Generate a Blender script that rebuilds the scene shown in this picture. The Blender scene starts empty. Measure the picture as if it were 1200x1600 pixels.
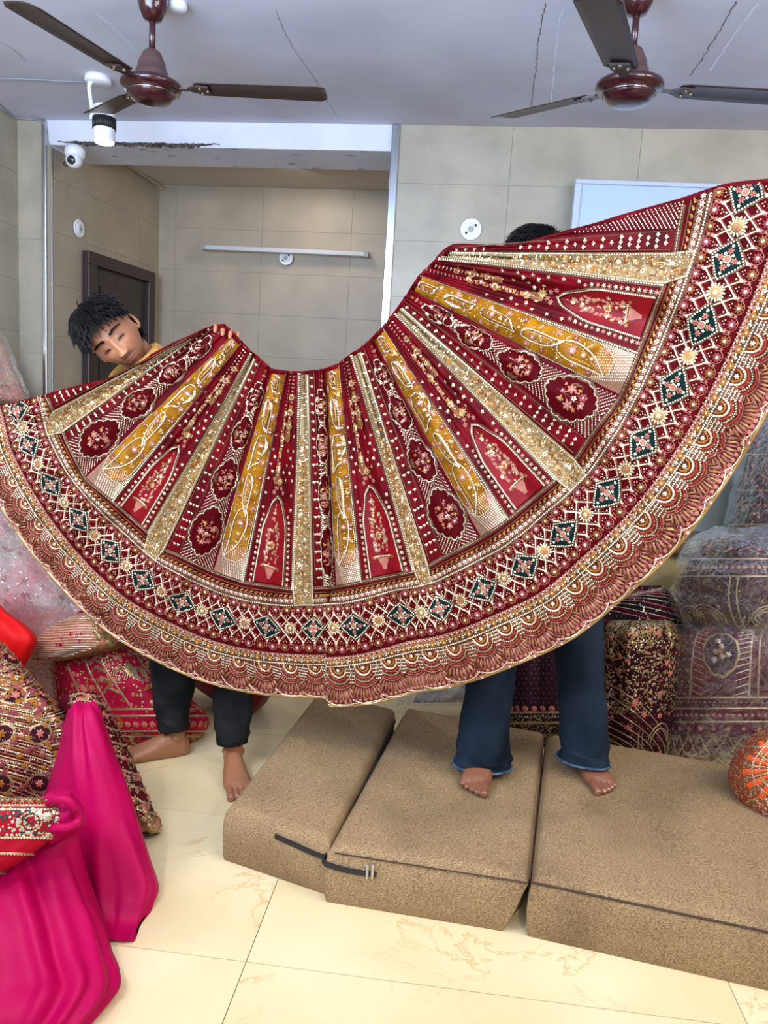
import bpy, math, random
import numpy as np
from mathutils import Matrix, Vector
SC = bpy.context.scene
COL = SC.collection
PI = math.pi
rnd = random.Random(7)
rng = np.random.RandomState(7)
# ------------------------------------------------------------------ camera
FPX, CAMH = 1200.0, 1.38
_r, _p = math.radians(3.5), math.radians(8.5)
UPV = np.array([math.sin(_r)*math.cos(_p), -math.cos(_r)*math.cos(_p), -math.sin(_p)])
_v = -(UPV[0]*123+UPV[2]*1200)/UPV[1]
YV = np.array([123, _v, 1200.0]); YV /= np.linalg.norm(YV)
XV = np.cross(YV, UPV); XV *= 1 if XV[0] > 0 else -1
EYE = np.array([0, 0, CAMH])
def ray(px, py):
    d = np.stack([np.asarray(px, float)-600, np.asarray(py, float)-800, np.full(np.shape(px), FPX)], -1)
    return np.stack([d@XV, d@YV, d@UPV], -1)
def at_y(px, py, y):
    d = ray(px, py); return EYE + d*(np.asarray(y)/d[..., 1])[..., None]
def at_z(px, py, z):
    d = ray(px, py); return EYE + d*((z-CAMH)/d[..., 2])[..., None]
def cam2w(v): return v[0]*np.array([XV[0], YV[0], UPV[0]])+v[1]*np.array([XV[1], YV[1], UPV[1]])+v[2]*np.array([XV[2], YV[2], UPV[2]])
cd = bpy.data.cameras.new('camera'); cam = bpy.data.objects.new('camera', cd); COL.objects.link(cam)
_x, _y, _z = cam2w((1, 0, 0)), cam2w((0, -1, 0)), cam2w((0, 0, -1))
cam.matrix_world = Matrix(((_x[0], _y[0], _z[0], 0), (_x[1], _y[1], _z[1], 0), (_x[2], _y[2], _z[2], CAMH), (0, 0, 0, 1)))
cd.sensor_fit = 'VERTICAL'; cd.sensor_height = 32; cd.lens = 32*FPX/1600; cd.clip_start = 0.05
SC.camera = cam
# ------------------------------------------------------------------ light
SC.view_settings.view_transform = 'Standard'; SC.view_settings.look = 'None'
SC.view_settings.gamma = 1; SC.view_settings.use_curve_mapping = False
SC.view_settings.exposure = 0.0
w = bpy.data.worlds.new('world'); SC.world = w; w.use_nodes = True
w.node_tree.nodes['Background'].inputs[0].default_value = (0.80, 0.86, 1.0, 1)
w.node_tree.nodes['Background'].inputs[1].default_value = 1.0
def area(name, loc, target, size, power, col, sy=None):
    l = bpy.data.lights.new(name, 'AREA'); l.energy = power; l.color = col; l.size = size
    if sy: l.shape = 'RECTANGLE'; l.size_y = sy
    o = bpy.data.objects.new(name, l); COL.objects.link(o); o.location = loc
    o.rotation_euler = (Vector(target)-Vector(loc)).to_track_quat('-Z', 'Y').to_euler()
def spot(name, loc, target, power, col, ang=70, blend=0.5, rad=0.04):
    l = bpy.data.lights.new(name, 'SPOT'); l.energy = power; l.color = col; l.spot_size = math.radians(ang); l.spot_blend = blend; l.shadow_soft_size = rad
    o = bpy.data.objects.new(name, l); COL.objects.link(o); o.location = loc
    o.rotation_euler = (Vector(target)-Vector(loc)).to_track_quat('-Z', 'Y').to_euler()
area('front_fill_light', (-0.2, -0.9, 2.6), (0, 2.2, 1.0), 1.6, 27, (1, 0.94, 0.86))  # unseen soft lamp added behind the camera to light the skirt, no known fixture
area('ceiling_fill_light', (-1.2, 0.5, 1.95), (-0.7, 2.2, 2.75), 1.4, 88, (0.46, 0.67, 1.0))  # this and the next: unseen uplights added to brighten the ceiling like floor bounce
area('ceiling_fill_light', (1.3, 0.7, 2.0), (0.7, 2.3, 2.75), 1.0, 34, (0.68, 0.78, 1.0))
area('shopfront_daylight', (-2.2, -1.8, 1.5), (-1.6, 3.2, 2.7), 1.4, 60, (0.45, 0.66, 1.0), 1.6)
area('side_fill_light', (2.3, 1.2, 2.35), (0.8, 3.9, 1.2), 0.8, 26, (1, 0.94, 0.84))  # unseen pair added left and right of frame to lift the background
area('side_fill_light', (-2.2, 0.9, 2.35), (-1.0, 4.2, 1.2), 0.8, 26, (1, 0.94, 0.84))
spot('track_spot_light', (-1.3, 0.4, 2.5), (-0.3, 2.2, 0.2), 68, (1, 0.88, 0.70), 95, 0.7, 0.05)
spot('track_spot_light', (0.5, 0.3, 2.5), (0.3, 2.2, 0.1), 62, (1, 0.88, 0.70), 95, 0.7, 0.05)
spot('track_spot_light', (1.6, 0.9, 2.5), (0.4, 2.4, 0.3), 50, (1, 0.90, 0.76), 90, 0.7, 0.05)
area('recess_light', (-1.0, 4.62, 2.66), (-1.3, 5.0, 0.5), 0.25, 4, (1, 0.86, 0.68))
# ------------------------------------------------------------------ materials
MATS = {}
def mat(name, col, rough=0.6, metal=0.0, col2=None, scale=8, detail=4, bump=0, bscale=None, sheen=0, coat=0, spec=0.5,
        coords='Object', stretch=None, pos=(0.35, 0.65), emis=0, ttype='noise', bdist=0.01, sheen_tint=None):
    if name in MATS: return MATS[name]
    m = bpy.data.materials.new(name); m.use_nodes = True; nt = m.node_tree; b = nt.nodes['Principled BSDF']
    m.diffuse_color = (*col, 1)
    b.inputs['Base Color'].default_value = (*col, 1); b.inputs['Roughness'].default_value = rough
    b.inputs['Metallic'].default_value = metal; b.inputs['Specular IOR Level'].default_value = spec
    b.inputs['Sheen Weight'].default_value = sheen; b.inputs['Coat Weight'].default_value = coat
    if sheen_tint: b.inputs['Sheen Tint'].default_value = (*sheen_tint, 1); b.inputs['Sheen Roughness'].default_value = 0.35
    if emis: b.inputs['Emission Color'].default_value = (*col, 1); b.inputs['Emission Strength'].default_value = emis
    tc = nt.nodes.new('ShaderNodeTexCoord'); mp = nt.nodes.new('ShaderNodeMapping')
    nt.links.new(tc.outputs[coords], mp.inputs[0])
    if stretch: mp.inputs['Scale'].default_value = stretch
    if col2 is not None:
        if ttype == 'voronoi':
            n = nt.nodes.new('ShaderNodeTexVoronoi'); n.inputs['Scale'].default_value = scale; out = n.outputs['Color']
            sep = nt.nodes.new('ShaderNodeSeparateColor'); nt.links.new(out, sep.inputs[0]); out = sep.outputs[0]
        else:
            n = nt.nodes.new('ShaderNodeTexNoise'); n.inputs['Scale'].default_value = scale; n.inputs['Detail'].default_value = detail; out = n.outputs['Fac']
        nt.links.new(mp.outputs[0], n.inputs['Vector'])
        cr = nt.nodes.new('ShaderNodeValToRGB'); cr.color_ramp.elements[0].position = pos[0]; cr.color_ramp.elements[1].position = pos[1]
        cr.color_ramp.elements[0].color = (*col, 1); cr.color_ramp.elements[1].color = (*col2, 1)
        nt.links.new(out, cr.inputs[0]); nt.links.new(cr.outputs[0], b.inputs['Base Color'])
    if bump:
        n2 = nt.nodes.new('ShaderNodeTexNoise'); n2.inputs['Scale'].default_value = bscale or scale; n2.inputs['Detail'].default_value = 3
        nt.links.new(mp.outputs[0], n2.inputs['Vector'])
        bp = nt.nodes.new('ShaderNodeBump'); bp.inputs['Strength'].default_value = bump; bp.inputs['Distance'].default_value = bdist
        nt.links.new(n2.outputs['Fac'], bp.inputs['Height']); nt.links.new(bp.outputs[0], b.inputs['Normal'])
    MATS[name] = m
    return m
def s2l(r, g, b):
    f = lambda c: (c/255/12.92) if c/255 <= 0.04045 else ((c/255+0.055)/1.055)**2.4
    return (f(r), f(g), f(b))
# ------------------------------------------------------------------ mesh helpers
def mesh_obj(name, V, faces, mats, parent=None, midx=None, smooth=False, uv=None):
    """faces: int array (n,3|4) or list of such arrays / python lists"""
    me = bpy.data.meshes.new(name)
    V = np.asarray(V, np.float32).reshape(-1, 3)
    if isinstance(faces, np.ndarray): faces = [faces]
    if len(faces) and not isinstance(faces[0], np.ndarray):
        me.from_pydata(V.tolist(), [], [list(map(int, f)) for f in faces])
    else:
        loops = np.concatenate([f.ravel() for f in faces]) if faces else np.zeros(0, int)
        sizes = np.concatenate([np.full(len(f), f.shape[1]) for f in faces]) if faces else np.zeros(0, int)
        me.vertices.add(len(V)); me.vertices.foreach_set('co', V.ravel())
        me.loops.add(len(loops)); me.loops.foreach_set('vertex_index', loops.astype(np.int32))
        me.polygons.add(len(sizes)); st = np.concatenate([[0], np.cumsum(sizes)[:-1]])
        me.polygons.foreach_set('loop_start', st.astype(np.int32)); me.polygons.foreach_set('loop_total', sizes.astype(np.int32))
    for m in (mats if isinstance(mats, (list, tuple)) else [mats]): me.materials.append(m)
    if midx is not None: me.polygons.foreach_set('material_index', np.asarray(midx, np.int32))
    me.update(calc_edges=True); me.validate()
    if smooth: me.polygons.foreach_set('use_smooth', np.ones(len(me.polygons), bool))
    o = bpy.data.objects.new(name, me); COL.objects.link(o)
    if parent is not None: o.parent = parent; o.matrix_parent_inverse = Matrix.Translation(-Vector(parent.location)) if parent.type == 'EMPTY' and parent.rotation_euler[2] == 0 else Matrix()
    return o
def empty(name, loc, label, cat, group=None):
    o = bpy.data.objects.new(name, None); COL.objects.link(o); o.location = Vector([float(c) for c in loc]); o.empty_display_size = 0.05
    return tag(o, label, cat, group)
def tag(o, label=None, cat=None, group=None, kind=None):
    if label: o['label'] = label
    if cat: o['category'] = cat
    if group: o['group'] = group
    if kind: o['kind'] = kind
    return o
def grid_faces(nu, nv, wrap_u=False):
    iu = np.arange(nu if wrap_u else nu-1); iv = np.arange(nv-1)
    A, B = np.meshgrid(iu, iv, indexing='ij'); A2 = (A+1) % nu
    return np.stack([A*nv+B, A2*nv+B, A2*nv+B+1, A*nv+B+1], -1).reshape(-1, 4)
def box_vf(x0, x1, y0, y1, z0, z1, bev=0.0):
    import itertools
    V = np.array([(x, y, z) for x in (x0, x1) for y in (y0, y1) for z in (z0, z1)])
    Fc = [(0, 1, 3, 2), (4, 6, 7, 5), (0, 4, 5, 1), (2, 3, 7, 6), (0, 2, 6, 4), (1, 5, 7, 3)]
    return V, Fc
def hexa(name, pts, m, parent=None, bev=0.0, seg=2):
    """8 points: bottom 4 (ccw) then top 4"""
    Fc = [(0, 3, 2, 1), (4, 5, 6, 7), (0, 1, 5, 4), (1, 2, 6, 5), (2, 3, 7, 6), (3, 0, 4, 7)]
    o = mesh_obj(name, pts, Fc, m, parent)
    if bev: bevel(o, bev, seg)
    return o
def box(name, x0, x1, y0, y1, z0, z1, m, parent=None, bev=0.0, seg=2):
    return hexa(name, [(x0, y0, z0), (x1, y0, z0), (x1, y1, z0), (x0, y1, z0), (x0, y0, z1), (x1, y0, z1), (x1, y1, z1), (x0, y1, z1)], m, parent, bev, seg)
def bevel(o, wd, seg=2):
    md = o.modifiers.new('bevel', 'BEVEL'); md.width = wd; md.segments = seg; md.limit_method = 'ANGLE'
    return o
def lathe_vf(prof, n=32, c=(0, 0, 0), axis='z'):
    P = np.array(prof, float); a = np.arange(n)*2*PI/n
    V = np.stack([np.outer(np.cos(a), P[:, 0]), np.outer(np.sin(a), P[:, 0]), np.outer(np.ones(n), P[:, 1])], -1)
    if axis == 'y': V = V[..., [0, 2, 1]]*np.array([1, 1, 1])
    F = grid_faces(n, len(P), True)
    return V.reshape(-1, 3)+np.array(c), F
def lathe(name, prof, m, parent=None, n=32, c=(0, 0, 0), axis='z', smooth=True):
    V, F = lathe_vf(prof, n, c, axis); return mesh_obj(name, V, F, m, parent, smooth=smooth)
def catmull(P, n):
    P = np.asarray(P, float); k = len(P)
    if k == 2:
        t = np.linspace(0, 1, n)[:, None]; return P[0]*(1-t)+P[1]*t
    Q = np.vstack([2*P[0]-P[1], P, 2*P[-1]-P[-2]]) if P.ndim == 2 else np.concatenate([(2*P[0]-P[1])[None], P, (2*P[-1]-P[-2])[None]])
    t = np.linspace(0, k-1, n); i = np.minimum(t.astype(int), k-2); f = (t-i).reshape((-1,)+(1,)*(P.ndim-1))
    a, b, c, d = Q[i], Q[i+1], Q[i+2], Q[i+3]
    return 0.5*((2*b)+(-a+c)*f+(2*a-5*b+4*c-d)*f*f+(-a+3*b-3*c+d)*f**3)
def tube_vf(P, R, n=10, caps=True, flat=1.0):
    P = np.asarray(P, float); k = len(P); R = np.broadcast_to(np.asarray(R, float), (k,))
    T = np.gradient(P, axis=0); T /= np.linalg.norm(T, axis=1)[:, None]+1e-12
    ref = np.array([0, 0, 1.0]) if abs(T[0][2]) < 0.9 else np.array([1.0, 0, 0])
    N = np.zeros_like(P); N[0] = np.cross(T[0], ref); N[0] /= np.linalg.norm(N[0])
    for i in range(1, k):
        v = N[i-1]-T[i]*np.dot(N[i-1], T[i]); N[i] = v/np.linalg.norm(v)
    B = np.cross(T, N); a = np.arange(n)*2*PI/n
    V = P[None]+R[None, :, None]*(np.cos(a)[:, None, None]*N[None]+flat*np.sin(a)[:, None, None]*B[None])
    F = [grid_faces(n, k, True)]
    V = V.reshape(-1, 3)
    if caps:
        c0, c1 = len(V), len(V)+1; V = np.vstack([V, P[0], P[-1]]); i = np.arange(n); j = (i+1) % n
        F += [np.stack([j*k, i*k, np.full(n, c0)], -1), np.stack([i*k+k-1, j*k+k-1, np.full(n, c1)], -1)]
    return V, F
def merge(parts):
    Vs, Fs, off = [], [], 0
    for V, F in parts:
        if isinstance(F, np.ndarray): F = [F]
        elif len(F) and not isinstance(F[0], np.ndarray): F = [np.array(F)]
        Vs.append(V); Fs += [f+off for f in F]; off += len(V)
    return np.vstack(Vs), Fs
def tube(name, P, R, m, parent=None, n=10, sm=0):
    if sm: P = catmull(P, sm); R = np.interp(np.linspace(0, 1, sm), np.linspace(0, 1, len(np.atleast_1d(R))), np.atleast_1d(R))
    V, F = tube_vf(P, R, n); return mesh_obj(name, V, F, m, parent, smooth=True)
# ------------------------------------------------------------------ room
WS = -0.041
def wy(x, off=0.0): return 3.963+WS*x+off
CEIL = 2.70
m_ceil = mat('ceiling_paint', s2l(212, 212, 224), 0.75, col2=s2l(188, 186, 198), scale=1.3, detail=6, bump=0.15, bscale=6)
m_beam = mat('beam_paint', s2l(225, 226, 236), 0.6, col2=s2l(210, 212, 224), scale=3, bump=0.1, bscale=9)
m_tile = mat('wall_tile', s2l(178, 168, 148), 0.38, col2=s2l(156, 148, 130), scale=5, detail=9, pos=(0.3, 0.7), bump=0.05, bscale=40)
m_tile2 = mat('recess_tile', s2l(172, 158, 136), 0.42, col2=s2l(156, 144, 124), scale=4, detail=9, pos=(0.3, 0.7), bump=0.05, bscale=40)
m_grout = mat('grout', s2l(150, 141, 123), 0.9)
m_steel = mat('brushed_steel', (0.62, 0.63, 0.65), 0.22, 1.0, col2=(0.5, 0.51, 0.54), scale=6, stretch=(20, 20, 0.5))
m_fgrout = mat('floor_grout', s2l(150, 135, 105), 0.9)
m_dark = mat('exposed_dark', (0.02, 0.016, 0.013), 0.9, col2=(0.12, 0.09, 0.07), scale=60, bump=0.6, bscale=90)
m_white = mat('white_plastic', (0.82, 0.82, 0.84), 0.35)
# floor marble material with veins
def marble():
    m = bpy.data.materials.new('cream_marble'); m.use_nodes = True; nt = m.node_tree; b = nt.nodes['Principled BSDF']
    L = nt.links.new; N = nt.nodes.new
    tc = N('ShaderNodeTexCoord'); oi = N('ShaderNodeObjectInfo')
    add = N('ShaderNodeVectorMath'); add.operation = 'ADD'; L(tc.outputs['Object'], add.inputs[0])
    comb = N('ShaderNodeCombineXYZ'); mu = N('ShaderNodeMath'); mu.operation = 'MULTIPLY'; mu.inputs[1].default_value = 37
    L(oi.outputs['Random'], mu.inputs[0]); L(mu.outputs[0], comb.inputs[0]); L(mu.outputs[0], comb.inputs[1]); L(comb.outputs[0], add.inputs[1])
    n1 = N('ShaderNodeTexNoise'); n1.inputs['Scale'].default_value = 2.2; n1.inputs['Detail'].default_value = 6; L(add.outputs[0], n1.inputs['Vector'])
    r1 = N('ShaderNodeValToRGB'); e = r1.color_ramp.elements; e[0].position = 0.3; e[0].color = (*s2l(226, 206, 158), 1); e[1].position = 0.7; e[1].color = (*s2l(238, 223, 182), 1)
    L(n1.outputs['Fac'], r1.inputs[0])
    n2 = N('ShaderNodeTexNoise'); n2.inputs['Scale'].default_value = 2.4; n2.inputs['Detail'].default_value = 9; n2.inputs['Roughness'].default_value = 0.62; n2.inputs['Distortion'].default_value = 0.8
    L(add.outputs[0], n2.inputs['Vector'])
    r2 = N('ShaderNodeValToRGB'); r2.color_ramp.elements[0].position = 0.488; r2.color_ramp.elements[0].color = (0, 0, 0, 1)
    k = r2.color_ramp.elements.new(0.5); k.color = (1, 1, 1, 1); r2.color_ramp.elements[2].position = 0.512; r2.color_ramp.elements[2].color = (0, 0, 0, 1)
    L(n2.outputs['Fac'], r2.inputs[0])
    n3 = N('ShaderNodeTexNoise'); n3.inputs['Scale'].default_value = 3; L(add.outputs[0], n3.inputs['Vector'])
    r3 = N('ShaderNodeValToRGB'); r3.color_ramp.elements[0].position = 0.5; r3.color_ramp.elements[1].position = 0.66; L(n3.outputs['Fac'], r3.inputs[0])
    mm = N('ShaderNodeMath'); mm.operation = 'MULTIPLY'; L(r2.outputs[0], mm.inputs[0]); L(r3.outputs[0], mm.inputs[1])
    m2 = N('ShaderNodeMath'); m2.operation = 'MULTIPLY'; m2.inputs[1].default_value = 0.65; L(mm.outputs[0], m2.inputs[0])
    mix = N('ShaderNodeMixRGB'); L(m2.outputs[0], mix.inputs[0]); L(r1.outputs[0], mix.inputs[1]); mix.inputs[2].default_value = (*s2l(205, 160, 95), 1)
    L(mix.outputs[0], b.inputs['Base Color']); b.inputs['Roughness'].default_value = 0.16
    return m
m_marble = marble()
def struct(o): o['kind'] = 'structure'; return o
# floor with tiles
fl = struct(mesh_obj('floor', [(-3.6, -2.6, -0.012), (3.2, -2.6, -0.012), (3.2, 5.6, -0.012), (-3.6, 5.6, -0.012)], [(0, 1, 2, 3)], m_fgrout))
FX, FY, TX, TY = -0.423, 1.655, 1.183, 0.62
tv, tf = box_vf(0.0012, TX-0.0012, 0.0012, TY-0.0012, -0.0115, 0.0)
tm = None
for i in range(-3, 4):
    for j in range(-7, 7):
        x, y = FX+i*TX, FY+j*TY
        if x+TX < -3.6 or x > 3.2 or y+TY < -2.6 or y > 5.5: continue
        if tm is None: o = mesh_obj('tile', tv, tf, m_marble, fl); tm = o.data
        else: o = bpy.data.objects.new('tile', tm); COL.objects.link(o); o.parent = fl
        o.location = (x, y, 0)
def quad_wall(name, a, b, z0, z1, mt, thick=0.10, side=1, tw=0.6, th=0.272, ox=0.0, oz=CEIL, joint=0.001, depth=0.0025):
    """wall from a to b (xy), tiles proud by depth on the visible side"""
    a, b = np.array(a, float), np.array(b, float); L = np.linalg.norm(b-a); t = (b-a)/L; n = np.array([t[1], -t[0]])*side
    P = lambda s, d, z: (*(a+t*s+n*d), z)
    w = hexa(name, [P(0, 0, z0), P(L, 0, z0), P(L, -thick, z0), P(0, -thick, z0), P(0, 0, z1), P(L, 0, z1), P(L, -thick, z1), P(0, -thick, z1)], m_grout); struct(w)
    rows = int(math.ceil((oz-z0)/th))
    s0 = ox % tw-tw
    for r in range(rows):
        zt = oz-r*th; zb = zt-th
        if zt <= z0+0.01 or zb >= z1-0.01: continue
        zt, zb = min(zt, z1), max(zb, z0)
        s = s0
        while s < L-0.005:
            sa, sb = max(s, 0), min(s+tw, L)
            if sb-sa > 0.01:
                p = lambda q, d, z: P(q, d, z)
                j = joint
                hexa('tile', [p(sa+j, depth, zb+j), p(sb-j, depth, zb+j), p(sb-j, 0, zb+j), p(sa+j, 0, zb+j), p(sa+j, depth, zt-j), p(sb-j, depth, zt-j), p(sb-j, 0, zt-j), p(sa+j, 0, zt-j)], mt, w)
            s += tw
    return w
XR = -0.43
wr = quad_wall('wall_right', (XR, wy(XR)), (2.6, wy(2.6)), 0, CEIL, m_tile, ox=0.575)
# recessed bay
bL = (-2.245, wy(-2.245)); bL2 = (-2.12, 5.215); bR2 = (-0.36, 5.145)
wb = quad_wall('wall_back', bL2, bR2, 0, 2.69, m_tile2, ox=0.12, oz=2.69)
wl = quad_wall('wall_left', bL, bL2, 0, 2.69, m_tile2, ox=0.3, oz=2.69)
wl2 = quad_wall('wall_recess_right', bR2, (XR+0.005, wy(XR)+0.02), 0, 2.69, m_tile2, oz=2.69)
wc = quad_wall('wall_corner', (-2.43, wy(-2.43)), (-2.27, wy(-2.27)), 0, CEIL, m_tile, tw=0.6, th=0.6, ox=0.3)
ws = quad_wall('wall_side', (-2.43, -2.6), (-2.43, wy(-2.43)), 0, CEIL, m_tile, ox=0.2)
wr2 = quad_wall('wall_far_right', (2.6, wy(2.6)), (2.6, -2.6), 0, CEIL, m_tile, ox=0.2)
# ceiling
def ceiling_slab():
    z = CEIL
    V = [(-2.5, -2.6, z), (2.7, -2.6, z), (2.7, wy(2.7), z), (-2.5, wy(-2.5), z), (-2.5, -2.6, z+0.1), (2.7, -2.6, z+0.1), (2.7, wy(2.7), z+0.1), (-2.5, wy(-2.5), z+0.1)]
    return struct(hexa('ceiling', V, m_ceil))
ceil = ceiling_slab()
struct(hexa('ceiling', [(-2.3, wy(-2.3, .33), 2.69), (-0.3, wy(-.3, .33), 2.69), (-0.3, 5.3, 2.69), (-2.3, 5.3, 2.69), (-2.3, wy(-2.3, .33), 2.8), (-0.3, wy(-.3, .33), 2.8), (-0.3, 5.3, 2.8), (-2.3, 5.3, 2.8)],
            mat('recess_ceiling_paint', s2l(200, 188, 172), 0.8)))
zb = 2.578
beam = struct(hexa('trim_beam', [(-2.26, wy(-2.26), zb), (XR, wy(XR), zb), (XR, wy(XR, .33), zb), (-2.26, wy(-2.26, .33), zb), (-2.26, wy(-2.26), CEIL), (XR, wy(XR), CEIL), (XR, wy(XR, .33), CEIL), (-2.26, wy(-2.26, .33), CEIL)], m_beam))
# rough flaking strip under the front edge of the beam
def ragged(name, x0, x1, z0f, z1f, y_off, m, parent, n=90, proud=0.004):
    xs = np.linspace(x0, x1, n); V = []
    for i, x in enumerate(xs):
        e = min(1, 6*min((x-x0), (x1-x))/(x1-x0))
        zt = z1f+rnd.uniform(-.003, .003)*1; zlow = z0f+rnd.uniform(-.004, .006); zlow = zt-(zt-zlow)*max(e, .15)
        for z in (zt, zlow):
            V.append((x, wy(x, y_off-proud), z))
    V = np.array(V); F = [(2*i, 2*i+2, 2*i+3, 2*i+1) for i in range(n-1)]
    o = mesh_obj(name, V, F, m, parent); md = o.modifiers.new('s', 'SOLIDIFY'); md.thickness = 0.004; md.offset = 0
    return o
ragged('flaked_strip', -2.20, -1.32, zb-0.003, zb+0.018, 0.0, m_dark, beam)
for k in range(36):
    x = rnd.uniform(-2.0, -0.5); d = rnd.uniform(0.02, 0.30); s = rnd.uniform(.004, .016)
    y = wy(x, d if k % 2 else rnd.choice([0.012, 0.31]))
    n = 7; V = [(x+s*1.8*math.cos(a)*rnd.uniform(.6, 1.2), y+s*.35*math.sin(a), zb-0.0015) for a in np.arange(n)*2*PI/n]
    mesh_obj('paint_chip', V, [tuple(range(n))], mat('chip_brown', s2l(105, 70, 52), 0.9), beam)
# hairline cracks in the ceiling plaster (recess-thin dark strips)
def crack(pts, wd, m, parent):
    P = catmull(np.array([at_z(x, y, CEIL) for x, y in pts]), 40); P[1:-1, :2] += rng.normal(0, 0.0022, (38, 2)); P[:, 2] = CEIL-0.0006
    T = np.gradient(P, axis=0); N = np.stack([-T[:, 1], T[:, 0], 0*T[:, 0]], -1); N /= np.linalg.norm(N, axis=1)[:, None]
    wds = wd*rng.uniform(.4, 1, (40, 1)); V = np.stack([P-N*wds, P+N*wds], 1).reshape(-1, 3)
    mesh_obj('crack', V, [(2*i, 2*i+1, 2*i+3, 2*i+2) for i in range(39)], m, parent)
m_crack = mat('crack_grey', s2l(120, 105, 100), 0.9); m_fill = mat('filler_white', s2l(225, 230, 242), 0.7)
crack([(1150, 2), (1120, 55), (1095, 95), (1078, 118)], 0.0025, m_crack, ceil)
crack([(852, 5), (842, 60), (838, 100), (830, 170)], 0.0022, m_crack, ceil)
crack([(430, 15), (455, 70), (490, 120), (527, 182)], 0.0012, m_crack, ceil)
crack([(0, 65), (25, 80), (40, 95)], 0.002, m_crack, ceil)
crack([(1185, 5), (1150, 50), (1110, 110)], 0.006, m_fill, ceil)
crack([(880, 10), (870, 60), (860, 170)], 0.005, m_fill, ceil)
crack([(150, 20), (180, 45), (215, 80)], 0.006, m_fill, ceil)
# downstand line at the top of the view (near beam edge) and steel corner trims
def steel_trim(name, x, y, z0, z1, wd=0.05, ret=0.03, side=1):
    e = [(x, y-.012), (x+wd*side, y-.012+WS*wd*side)]
    o = struct(hexa(name, [(x, y-.014, z0), (x+wd*side, y-.014, z0), (x+wd*side, y+ret, z0), (x, y+ret, z0), (x, y-.014, z1), (x+wd*side, y-.014, z1), (x+wd*side, y+ret, z1), (x, y+ret, z1)], m_steel))
    bevel(o, .004); return o
steel_trim('trim_1', XR-0.012, wy(XR)-.004, 0, CEIL-0.002, 0.040, 0.05)
steel_trim('trim_2', -2.285, wy(-2.285)-.004, 1.2, CEIL-0.002, 0.024, 0.03)
steel_trim('trim_3', -2.252, wy(-2.252)+.02, 1.2, CEIL-0.1, 0.012, 0.05)
# door in the side wall of the bay
tL = (np.array(bL2)-np.array(bL)); tLn = tL/np.linalg.norm(tL); nL = np.array([tLn[1], -tLn[0]])
m_door = mat('dark_wood', s2l(40, 30, 26), 0.35, col2=s2l(62, 48, 40), scale=5, stretch=(14, 14, 0.6)); m_frame = mat('door_frame_wood', s2l(52, 36, 34), 0.3)
def dq(name, s0, s1, d0, d1, z0, z1, m, parent=None):
    P = lambda s, d, z: (*(np.array(bL)+tLn*s+nL*d), z)
    return hexa(name, [P(s0, d1, z0), P(s1, d1, z0), P(s1, d0, z0), P(s0, d0, z0), P(s0, d1, z1), P(s1, d1, z1), P(s1, d0, z1), P(s0, d0, z1)], m, parent, .003)
door = struct(dq('door_1', 0.36, 0.96, 0.006, 0.018, 0.0, 2.03, m_door))
dq('door_frame', 0.28, 1.04, 0.006, 0.05, 2.03, 2.10, m_frame, door); dq('door_frame', 0.96, 1.04, 0.006, 0.05, 0, 2.03, m_frame, door); dq('door_frame', 0.28, 0.36, 0.006, 0.05, 0, 2.03, m_frame, door)
dq('door_panel', 0.44, 0.88, 0.018, 0.026, 1.05, 1.93, m_door, door); dq('door_panel', 0.44, 0.88, 0.018, 0.026, 0.12, 0.95, m_door, door)
dq('door_handle', 0.40, 0.42, 0.018, 0.06, 0.95, 1.07, m_steel, door)
# ledges
m_ledge = mat('grey_wood', s2l(126, 116, 104), 0.5, col2=s2l(104, 95, 86), scale=8, stretch=(1, 12, 12))
led = struct(box('trim_ledge', -2.43, -1.95, 3.72, 4.0, 1.165, 1.205, m_ledge, bev=.003)); box('steel_edge', -2.43, -1.95, 3.714, 3.722, 1.199, 1.209, m_steel, led)
struct(box('wall_under_ledge', -2.43, -1.95, 3.78, 4.0, 0, 1.165, mat('ledge_wall', s2l(206, 190, 160), 0.6)))
m_rail = mat('brown_wood_rail', s2l(122, 98, 66), 0.4, col2=s2l(92, 70, 46), scale=9, stretch=(1, 10, 10))
m_cream = mat('cream_laminate', s2l(196, 180, 132), 0.35)
m_glassy = mat('pale_green_glass', s2l(150, 166, 166), 0.12, spec=0.8)
shelf = struct(box('trim_counter', 0.60, 2.55, 3.50, 3.86, 0.765, 0.825, m_rail, bev=.004))
struct(box('wall_counter_front', 0.60, 2.55, 3.56, 3.86, 0, 0.765, m_cream))
mirror = tag(box('mirror_panel', 0.62, 2.4, 3.83, 3.845, 0.825, 1.69, m_glassy, bev=.002), 'pale grey-green glass panel standing on the brown rail at far right', 'glass panel')
# white back-lit board
bd = empty('display_board', (1.3, 3.9, 2.0), 'large white board on the tiled wall behind the raised skirt corner', 'board')
m_board = mat('white_board', s2l(176, 196, 222), 0.3, emis=0.04); m_bframe = mat('board_frame_white', s2l(186, 196, 212), 0.35)
box('board_face', 0.475, 2.5, 3.835, 3.845, 1.72, 2.415, m_board, bd); box('board_frame', 0.445, 2.5, 3.82, 3.88, 2.415, 2.435, m_bframe, bd, .004)
box('board_frame', 0.445, 0.475, 3.82, 3.88, 1.70, 2.415, m_bframe, bd, .004)
FAN1, FAN2 = (3, 133, 257), (8, 130, 251)
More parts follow.
